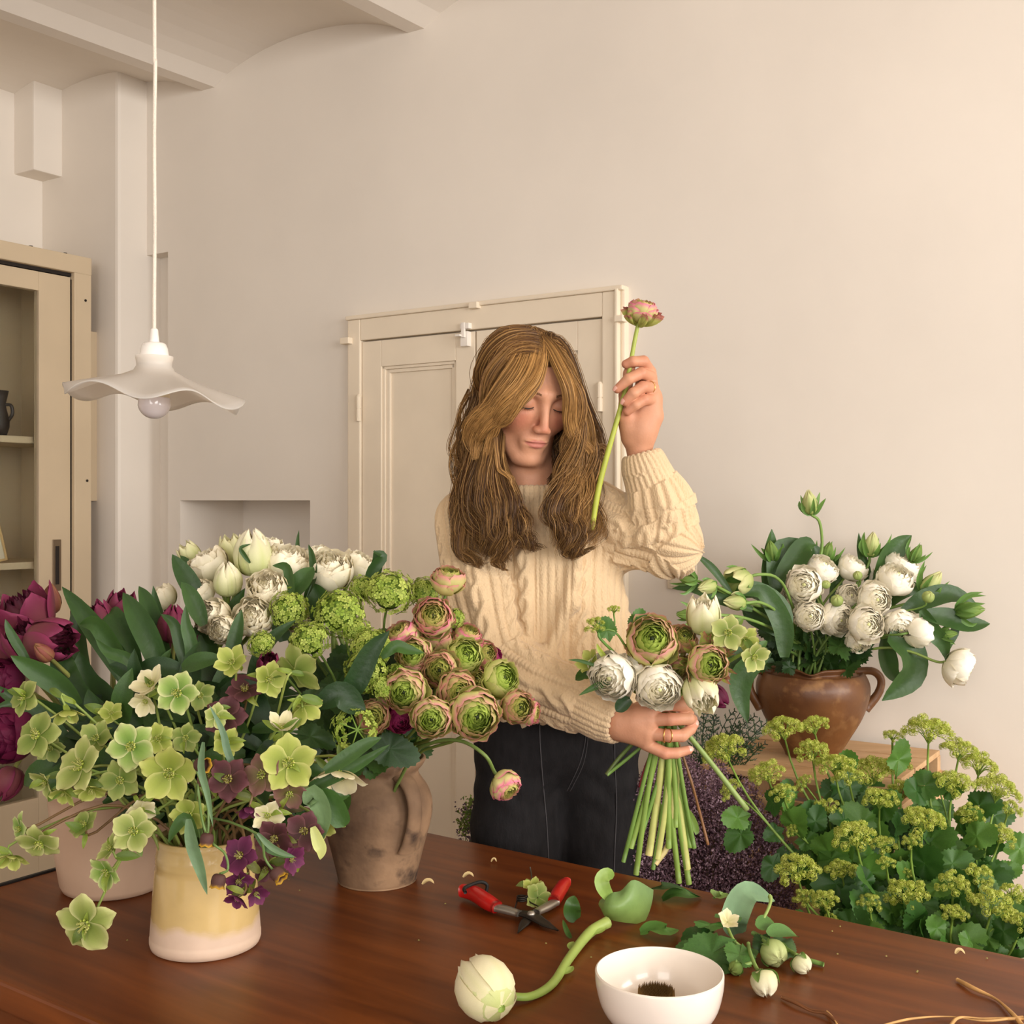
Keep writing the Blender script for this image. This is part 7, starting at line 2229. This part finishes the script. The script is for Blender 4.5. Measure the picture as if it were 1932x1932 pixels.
# ---- hair
HY = 2.0
hair = MB()
hr = np.random.default_rng(21)
HROOT, HGOLD, HBROWN, HLIGHT = col(76, 50, 30), col(184, 138, 80), col(92, 60, 34), col(196, 150, 92)
def hair_lock(pts, r, n, tone, wave=9., amp=14., root=True, freq=2.3, depth=.6, core=True):
    """pts: px, py, depth offset; r: lock half width in px along it; tone 0 brown .. 1 golden"""
    m = 24
    path = spline([P(x, y, HY + d) for x, y, d in pts], m)
    t = np.linspace(0, 1, m)
    rr = np.interp(t, np.linspace(0, 1, len(r)), r) * u1
    tg = np.gradient(path, axis=0); tg /= np.linalg.norm(tg, axis=1, keepdims=True)
    sd = np.cross(tg, (0, -1, 0)); sd /= np.linalg.norm(sd, axis=1, keepdims=True) + 1e-9
    dp = np.cross(sd, tg)
    ph0 = hr.random() * 6.28
    path = path + sd * (wave * u1 * np.clip(t * 1.6 - .35, 0, 1) * np.sin(2 * math.pi * 1.7 * t + hr.random() * 6.28))[:, None]
    n = int(n * 4.6)
    if core and len(pts) > 3:
        hair.tube(path + V3((0, .006, 0)), rr * np.interp(t, [0, .2, .4, .75, .92, 1], [.02, .12, .5, .48, .2, .02]), 10, mixc(HROOT * .8, mixc(HBROWN, HGOLD, tone * .7), t * .5 + .5) * .62)
    a = hr.random(n) * 6.28; q_ = np.sqrt(hr.random(n)) * (1 + .12 * hr.normal(size=n))
    A, B = q_ * np.cos(a), q_ * np.sin(a)
    ng = 9; grp = hr.integers(0, ng, n); gph = hr.random(ng) * 6.28; gam = hr.uniform(.4, 1.5, ng)
    ga, gq = hr.random(ng) * 6.28, np.sqrt(hr.random(ng)) * .95
    cl = .5 - .3 * tone; A = A * (1 - cl) + cl * (gq * np.cos(ga))[grp]; B = B * (1 - cl) + cl * (gq * np.sin(ga))[grp]
    env = np.clip((t - .22) * 1.5, 0, 1)
    ph = 2 * math.pi * freq * t[None] ** 1.25 + ph0 + gph[grp][:, None] * 1.3 + hr.normal(0, .09, (n, 1))
    ox = A[:, None] * rr[None] + amp * u1 * env * gam[grp][:, None] * np.sin(ph) + hr.normal(0, .5, (n, 1)) * u1 * 3 * t
    oy = B[:, None] * rr[None] * depth + amp * .6 * u1 * env * np.cos(ph + .7)
    X = path[None] + ox[..., None] * sd[None] + oy[..., None] * dp[None]
    end = 1 - .40 * hr.random(n) ** 1.6
    X = np.stack([np.stack([np.interp(t * e, t, X[i, :, k]) for k in range(3)], 1) for i, e in enumerate(end)])
    rad = (.00052 * np.interp(t, [0, .1, .7, 1], [.9, 1, .9, .25]))[None] * hr.uniform(.7, 1.3, (n, 1))
    sh = np.clip(tone * .9 + hr.normal(0, .28, n), 0, 1)
    base = mixc(HBROWN, HGOLD, sh)
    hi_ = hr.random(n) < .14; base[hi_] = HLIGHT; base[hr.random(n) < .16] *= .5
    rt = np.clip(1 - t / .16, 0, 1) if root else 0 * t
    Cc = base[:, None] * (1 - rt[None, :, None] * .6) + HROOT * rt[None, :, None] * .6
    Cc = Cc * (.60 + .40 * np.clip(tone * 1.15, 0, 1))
    Cc = Cc * (1 - .45 * np.clip(t - .35, 0, 1) * (1 - tone))[None, :, None]
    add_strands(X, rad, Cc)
# cap over the skull, leaving the face free, and combed strands lying on it from the parting
def cap_f(p):
    q = hl(p)
    d = ell(q, (0, .024, .020), (.073, .096, .069))
    d = smin(d, ell(q, (0, .05, -.05), (.070, .060, .080)), .03)
    cut = ell(q, (.004, -.11, -.055), (.050, .085, .088))
    return smax(d, -cut, .01)
V, Q = grow(cap_f, HC - .16, HC + .16, .004)
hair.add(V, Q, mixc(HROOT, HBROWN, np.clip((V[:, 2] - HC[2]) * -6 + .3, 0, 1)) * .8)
def add_strands(X, rad, Cc):
    """thin flat strands: X (n, m, 3), rad (n, m), Cc (n, m, 3)"""
    n, m = X.shape[:2]
    Tg = np.gradient(X, axis=1); Tg /= np.linalg.norm(Tg, axis=2, keepdims=True) + 1e-9
    U = np.cross(Tg, V3((.1, -1, .05))); U /= np.linalg.norm(U, axis=2, keepdims=True) + 1e-9
    W = np.cross(Tg, U)
    an = hr.uniform(-.9, .9, n)[:, None, None]
    U = U * np.cos(an) + W * np.sin(an)
    G_ = np.stack([X - rad[..., None] * U, X + rad[..., None] * U], 2)
    idx = np.arange(n * m * 2).reshape(n, m, 2)
    fa = np.stack([idx[:, :-1, 0], idx[:, 1:, 0], idx[:, 1:, 1], idx[:, :-1, 1]], -1).reshape(-1, 4)
    hair.add(G_.reshape(-1, 3), fa, np.repeat(Cc[:, :, None], 2, 2).reshape(-1, 3))
n = 4000; m = 16
y0 = hr.uniform(-.085, .085, n); sgn = np.where(hr.random(n) < .5, -1, 1); t = np.linspace(0, 1, m)
al = (t[None] * hr.uniform(1.5, 2.1, (n, 1)) + .01) * sgn[:, None]
yy = y0[:, None] + t[None] ** 1.3 * (hr.normal(.035, .02, (n, 1)))
kk = np.sqrt(np.clip(1 - (yy / .103) ** 2, .05, 1)); lift = 1 + (.05 + .03 * (sgn < 0))[:, None] * np.sin(math.pi * np.clip(t * 1.2, 0, 1))[None] + hr.normal(0, .016, (n, 1)) + .016 * np.sin(y0 * 190 + 2 * sgn)[:, None] * t[None]
loc = np.stack([.0745 * np.sin(al) * kk * lift, .024 + yy, .020 + .0715 * np.cos(al) * kk * lift], -1)
Xs = HC + (loc @ HRn.T)
tone = np.clip(.35 + hr.normal(0, .4, n), 0, 1)
cb = mixc(HBROWN, HGOLD, tone)[:, None] * np.ones((1, m, 1))
rt = np.clip(1 - t / .45, 0, 1)[None, :, None] * .8
keep = loc[:, -1, 1] > -.04
add_strands(Xs[keep], np.full((keep.sum(), m), .0005), (cb * (1 - rt) + HROOT * rt)[keep])
# back and sides
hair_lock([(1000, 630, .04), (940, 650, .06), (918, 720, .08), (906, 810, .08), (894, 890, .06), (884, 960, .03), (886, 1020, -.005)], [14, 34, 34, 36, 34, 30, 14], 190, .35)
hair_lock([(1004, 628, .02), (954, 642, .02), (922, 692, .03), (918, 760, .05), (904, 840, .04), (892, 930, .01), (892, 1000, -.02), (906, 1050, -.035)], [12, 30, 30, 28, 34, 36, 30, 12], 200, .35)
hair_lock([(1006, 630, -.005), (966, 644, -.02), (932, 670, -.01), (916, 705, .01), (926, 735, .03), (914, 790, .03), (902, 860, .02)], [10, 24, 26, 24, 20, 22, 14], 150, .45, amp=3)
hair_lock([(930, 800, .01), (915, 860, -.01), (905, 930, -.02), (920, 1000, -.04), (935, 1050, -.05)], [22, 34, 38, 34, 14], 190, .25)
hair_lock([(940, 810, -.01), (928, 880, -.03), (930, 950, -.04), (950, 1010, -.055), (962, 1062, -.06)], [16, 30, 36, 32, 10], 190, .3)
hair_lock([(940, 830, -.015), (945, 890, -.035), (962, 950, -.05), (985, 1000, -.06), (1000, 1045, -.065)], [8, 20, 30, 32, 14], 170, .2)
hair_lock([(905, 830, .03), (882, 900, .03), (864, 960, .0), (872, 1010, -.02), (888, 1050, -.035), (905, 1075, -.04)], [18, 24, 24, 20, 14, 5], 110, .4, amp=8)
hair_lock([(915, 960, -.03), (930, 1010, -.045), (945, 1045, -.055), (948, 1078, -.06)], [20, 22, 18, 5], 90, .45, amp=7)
# fringe swept to the left, over the near eye
hair_lock([(1006, 622, .03), (1008, 640, -.015), (985, 690, -.055), (950, 735, -.06), (925, 775, -.05), (900, 805, -.035), (892, 840, -.02), (905, 885, -.03)], [10, 26, 28, 24, 22, 16, 8], 190, .85, amp=4, depth=.35)
hair_lock([(1010, 624, .02), (1016, 650, -.03), (1000, 700, -.068), (972, 745, -.075), (945, 780, -.066), (915, 802, -.05), (890, 830, -.03), (895, 868, -.03)], [8, 24, 28, 24, 18, 12, 6], 190, .95, amp=4, depth=.3)
hair_lock([(1014, 630, .0), (1020, 658, -.04), (1006, 706, -.075), (986, 742, -.085), (958, 770, -.08), (934, 790, -.062), (918, 822, -.04), (924, 866, -.035)], [7, 18, 24, 22, 16, 10, 6], 170, .95, amp=4, depth=.3)
hair_lock([(1018, 636, -.012), (1026, 668, -.05), (1014, 710, -.083), (999, 738, -.09), (976, 764, -.088), (952, 786, -.075), (938, 806, -.055)], [4, 9, 14, 14, 10, 4], 90, .9, amp=3, depth=.3, core=False)
hair_lock([(1010, 645, -.02), (972, 668, -.035), (938, 715, -.035), (918, 770, -.02), (905, 830, .0), (900, 900, -.01)], [10, 26, 28, 26, 26, 22], 150, .6, amp=5)
hair_lock([(935, 825, -.045), (940, 870, -.045), (955, 900, -.05), (975, 930, -.055)], [4, 4, 4, 3], 24, .8, amp=2, core=False)
# right side
hair_lock([(1012, 640, .01), (1048, 655, .01), (1072, 710, .015), (1092, 780, .02), (1115, 850, .02), (1110, 920, .0), (1102, 985, -.025), (1090, 1035, -.045)], [10, 24, 26, 28, 28, 28, 28, 12], 190, .5)
hair_lock([(1020, 650, -.02), (1058, 680, -.035), (1082, 740, -.03), (1094, 800, -.02), (1095, 860, -.01), (1085, 930, -.03), (1080, 990, -.05), (1065, 1040, -.06)], [10, 20, 22, 24, 28, 32, 32, 14], 200, .65)
hair_lock([(1020, 634, -.01), (1040, 662, -.045), (1060, 705, -.07), (1073, 745, -.07), (1081, 790, -.055), (1092, 830, -.04), (1108, 860, -.03)], [6, 12, 14, 14, 14, 8], 110, .95, amp=3, depth=.4)
hair_lock([(1014, 626, .01), (1040, 656, -.03), (1064, 700, -.055), (1084, 750, -.05), (1092, 810, -.04), (1082, 870, -.03), (1060, 920, -.045), (1050, 970, -.06)], [6, 14, 16, 16, 20, 24, 22], 150, .6)
hair_lock([(1075, 850, -.02), (1060, 900, -.04), (1045, 950, -.06), (1052, 1000, -.07), (1068, 1045, -.07)], [10, 20, 26, 26, 10], 150, .2)
hair_lock([(1090, 860, -.01), (1075, 920, -.03), (1072, 980, -.055), (1088, 1030, -.06), (1100, 1050, -.06)], [16, 26, 30, 24, 8], 150, .25)
hair_lock([(1108, 850, .01), (1112, 920, .0), (1098, 970, -.03), (1108, 1010, -.045)], [14, 18, 18, 8], 80, .5, amp=7)
hair_lock([(1100, 810, .0), (1116, 845, -.005), (1136, 848, -.01), (1144, 858, -.01), (1132, 866, -.01)], [10, 12, 9, 6, 3], 60, .35, amp=2)
# crown lift and parting
hair_lock([(1040, 700, -.045), (1018, 655, -.02), (995, 632, .01), (960, 640, .04)], [5, 14, 20, 20], 90, .2, amp=1, root=False)
hair_lock([(1040, 690, -.045), (1036, 655, -.02), (1030, 632, .01), (1040, 650, .05)], [5, 14, 18, 18], 80, .25, amp=1, root=False)
hair_lock([(1040, 790, .06), (1046, 860, .05), (1050, 920, .03), (1052, 980, .0)], [26, 30, 30, 20], 120, .1)
hair_lock([(1066, 770, .05), (1072, 830, .045), (1066, 890, .02)], [20, 24, 18], 90, .1)
# loose flyaway hairs
for k in range(26):
    x0, y0 = rnd.uniform(868, 900), rnd.uniform(720, 900)
    hair_lock([(x0 + 16, y0, .05), (x0 - 8 + jit(10), y0 + 40, .05), (x0 - 14 + jit(14), y0 + 110, .03), (x0 - 4 + jit(14), y0 + 170, .0)], [3, 5, 6, 5], 3, .5, amp=4, core=False)
for k in range(8):
    x0 = rnd.uniform(950, 1040)
    hair_lock([(x0, 640, 0), (x0 + jit(20), 622 + jit(4), 0), (x0 + jit(40), 632 + jit(8), .01)], [2, 3, 2], 4, .4, amp=2, core=False)
M_hair = mat('hair', attr=True, rough=.48, var=.10, vscale=90, spec=.22)
woman.part('hair', hair, M_hair)

# ================================================================ the bouquet held over the table edge, every stem a flower of its own
GY = 1.876
def held(name, lab, cat, head, face, via, end, r, c0, c1, ey=GY, grp='flowers of the held bouquet'):
    """stem from the bloom through the grip to its cut end"""
    e = P(end[0], end[1], ey)
    t = Thing(name, lab, cat, e, grp)
    g = P(1258 + via, 1372, GY + jit(.012)); gh = P(1262 + via * .8, 1320, GY + jit(.01))
    path = spline([e, (e * .55 + g * .45) + V3((jit(.004), 0, 0)), g, gh, head - face * .025, head], 26)
    t.part('stem', MB().tube(path, np.linspace(r * 1.15, r * .8, 26), 8, mixc(c0, c1, np.linspace(0, 1, 26))), M_stem)
    return t, path
gA, gB, gC = col(190, 190, 112), col(132, 158, 72), col(104, 136, 60)
rows = [  # ranunculus: x, y, w, kind, face, Y, via, end, ruff, label
    (1153, 1277, 80, 'white', (-.35, -.1, .9), 1.80, -14, (1200, 1650), 0, 'large white ranunculus at the left of the held bouquet, over the sleeve cuff'),
    (1243, 1298, 78, 'white', (.05, -.15, 1), 1.79, -2, (1281, 1666), 0, 'white ranunculus just above the knuckles of the lower hand'),
    (1208, 1252, 66, 'white', (.1, .8, .4), 1.83, -8, (1190, 1600), 0, 'loose white ranunculus between the two full ones, seen from the side'),
    (1230, 1208, 88, 'green', (-.1, .35, .95), 1.80, 2, (1300, 1668), 0, 'largest green ranunculus of the held bouquet with a near black centre'),
    (1289, 1204, 50, 'bronze', (.15, .5, .8), 1.83, 6, (1275, 1560), 0, 'small brownish green ranunculus half behind the largest held green one'),
    (1337, 1254, 70, 'green', (.2, .05, 1), 1.78, 10, (1250, 1560), 1, 'green ranunculus with curly pinkish bracts on the right of the held bouquet'),
    (1278, 1262, 44, 'pink', (-.1, -.2, .9), 1.82, 4, (1262, 1600), 1, 'pink frilled ranunculus hidden in the middle of the held bouquet'),
]
for k, (x, y, w, kind, fc, Y, via, end, ruff, lab) in enumerate(rows):
    face = D3(*fc); size = sc(w, Y) / 2 * 1.13; head = P(x, y, Y) - face * size * .9
    t, _ = held('ranunculus', lab, 'ranunculus', head, face, via, end, .0042, gB, gC)
    ran_bloom(t, head, face, size, kind, k * 1.1 + .5, k, bool(ruff))
rows = [  # tulips
    (1327, 1164, 66, 'cup', (-.05, 1, .35), 1.84, 12, (1240, 1620), WG, WT, 'upright greenish white tulip topmost in the held bouquet'),
    (1322, 1306, 68, 'cup', (.1, -.5, .75), 1.79, 10, (1225, 1612), WG, WT, 'white tulip opened towards the camera at the lower right of the held bouquet'),
    (1350, 1312, 42, 'closed', (.6, -.5, .3), 1.86, 14, (1297, 1640), PURP_D, PURP, 'purple tulip peeping out under the right side of the held bouquet'),
]
for k, (x, y, w, kind, fc, Y, via, end, c0, c1, lab) in enumerate(rows):
    face = D3(*fc); size = sc(w, Y) / 2; head = P(x, y, Y) - face * size * 1.0
    t, _ = held('tulip', lab, 'tulip', head, face, via, end, .0050, gA, gB)
    tulip_bloom(t, head, face, size, kind, c0, c1, None, c1 if k < 2 else None, 6, k, streak=WG if k < 2 else None)
rows = [
    (1374, 1194, 70, 'pale', (-.1, .2, 1), .2, 1.78, 12, (1232, 1640), 'pale green hellebore facing out at the upper right of the held bouquet'),
    (1408, 1206, 54, 'lime', (.2, .3, .9), .4, 1.82, 14, (1215, 1560), 'veined hellebore half behind, between the two pale ones on the right'),
    (1424, 1240, 62, 'pale', (.35, -.15, .9), .35, 1.79, 14, (1310, 1600), 'pale hellebore farthest right in the held bouquet'),
    (1344, 1196, 46, 'lime', (-.2, .4, .8), .5, 1.82, 10, (1206, 1590), 'small lime hellebore under the upright held tulip'),
    (1112, 1250, 54, 'lime', (-.6, .5, .5), .7, 1.82, -18, (1176, 1626), 'pale yellow hellebore cup at the far left of the held bouquet'),
]
for k, (x, y, w, kind, fc, cup, Y, via, end, lab) in enumerate(rows):
    face = D3(*fc); size = sc(w, Y) / 2; head = P(x, y, Y) - face * size * cup * .4
    t, path = held('hellebore', lab, 'hellebore', head, face, via, end, .0032, gC, gB)
    hel_bloom(t, head, face, size, kind, k, cup)
    for j in range(2):
        t.place('leaf', lance_mesh(j, mixc(G_LEAF, G_LIME, .2 * j), .4, .15), M_leaf, aim(path[23], D3(rnd.uniform(-1, 1), jit(.6), -.2), (0, -1, .3), sc(rnd.uniform(36, 56), Y)))
# alexanders sprig on the left
hub = P(1128, 1192, 1.80); d = D3(-.35, .85, .3)
t, path = held('alexanders', 'alexanders sprig with a green leaf at the upper left of the held bouquet', 'flower', hub, D3(-.5, .8, .2), -10, (1145, 1462), .0026, gC, col(96, 136, 60))
umbel(t, hub, d, sc(46, 1.8) / 2, 77)
h2 = P(1158, 1158, 1.80); t.part('side_stalk', MB().tube(spline([P(1156, 1190, 1.80), P(1160, 1176, 1.80), h2], 8), .0014, 5, gC), M_stem)
umbel(t, h2, D3(.1, 1, .2), sc(26, 1.8) / 2, 78)
t.part('side_stalk', MB().tube(spline([hub, P(1158, 1190, 1.80), P(1184, 1226, 1.82), P(1200, 1250, 1.84)], 10), .0018, 6, gC), M_stem)
t.place('leaf', toothed_mesh(1, 3, .10, col(72, 112, 42), True), M_leaf, aim(P(1150, 1212, 1.80), D3(-.2, 1, .1), (0, -1, .2), sc(44, 1.8)))
t.place('leaf', toothed_mesh(2, 3, .10, col(72, 112, 42), True), M_leaf, aim(P(1196, 1196, 1.83), D3(.25, .8, 0), (0, -1, .3), sc(44, 1.8)))
# bare stalks of the bouquet
for k, (pts, r, c0, c1, lab) in enumerate((
    ([(1410, 1528), (1350, 1450), (1300, 1388), (1262, 1340), (1240, 1290)], .0046, col(142, 162, 92), col(122, 148, 74), 'thick ribbed green stalk slanting out to the lower right of the held stems'),
    ([(1336, 1594), (1322, 1540), (1306, 1480), (1290, 1430), (1268, 1360), (1262, 1310)], .0024, col(134, 92, 56), col(110, 80, 48), 'thin brown woody twig among the held stems'),
    ([(1144, 1462), (1170, 1428), (1204, 1392), (1240, 1350)], .0036, col(84, 92, 50), gC, 'dull green stalk slanting out left in front of the jeans'),
    ([(1236, 1630), (1262, 1590), (1270, 1520), (1268, 1440), (1262, 1370), (1270, 1310)], .0050, col(206, 186, 130), col(150, 166, 84), 'pale stem end bent to the left like a hook under the lower hand'),
    ([(1224, 1614), (1236, 1540), (1246, 1460), (1256, 1372), (1258, 1310)], .0062, col(204, 190, 124), col(142, 164, 78), 'thickest pale stem with a creamy cut end under the lower hand'),
    ([(1208, 1486), (1218, 1450), (1234, 1410), (1250, 1370), (1256, 1320)], .0034, col(132, 40, 50), col(120, 70, 50), 'short dark red stem beside the little finger'),
    ([(1302, 1600), (1296, 1560), (1284, 1500), (1278, 1430), (1268, 1370), (1270, 1310)], .0040, col(120, 150, 66), gB, 'green stem with a blunt leaf stub, right of the straight long ones'))):
    path = spline([P(x, y, GY + .006 * (j % 2)) for j, (x, y) in enumerate(pts)], 24)
    t = Thing('flower_stem', lab, 'stem', path[0], 'bare stems in the held bouquet')
    t.part('stalk', MB().tube(path, np.linspace(r, r * .8, 24), 9, mixc(c0, c1, np.linspace(0, 1, 24))), M_stem)
    if k in (4, 6):
        t.part('leaf', leaf_strip([path[8], path[6] + V3((.01, 0, .0)), path[4] + V3((.014, 0, 0)), path[3] + V3((.012, 0, 0))], .012, gB, gC, .3), M_leaf)
# narrow leaves at the edges of the bouquet
t0 = _W([o for o in S.objects if o.get('label', '').startswith('pale yellow hellebore cup')][0])
lone_leaf(t0, [(1160, 1290), (1140, 1290), (1118, 1298), (1092, 1312)], 14, G_LEAF, [1.80] * 4)
lone_leaf(t0, [(1140, 1262), (1112, 1252), (1090, 1246), (1072, 1245)], 7, G_TULIP, [1.80] * 4)
lone_leaf(t0, [(1190, 1320), (1178, 1326), (1168, 1336), (1162, 1342)], 26, G_DARK, [1.80] * 4)
lone_leaf(t0, [(1150, 1260), (1140, 1240), (1130, 1225), (1126, 1214)], 10, G_LIME, [1.81] * 4)
# the flower lifted in the raised hand
lift = [(1116, 1000), (1130, 920), (1148, 850), (1165, 790), (1180, 735), (1189, 690), (1198, 640), (1207, 598)]
path = spline([P(x, y, 1.962) for x, y in lift], 40)
t = Thing('ranunculus', 'green and pink ranunculus on a long stem lifted high in the raised hand', 'ranunculus', path[0])
t.part('stem', MB().tube(path, np.linspace(.0052, .0034, 40), 8, mixc(col(176, 184, 66), col(164, 178, 84), np.linspace(0, 1, 40))), M_stem)
ran_bloom(t, path[-1] - V3((0, 0, .006)), D3(.22, 1, .32), sc(56, 1.962) / 2, 'pink', .3, 1, True)
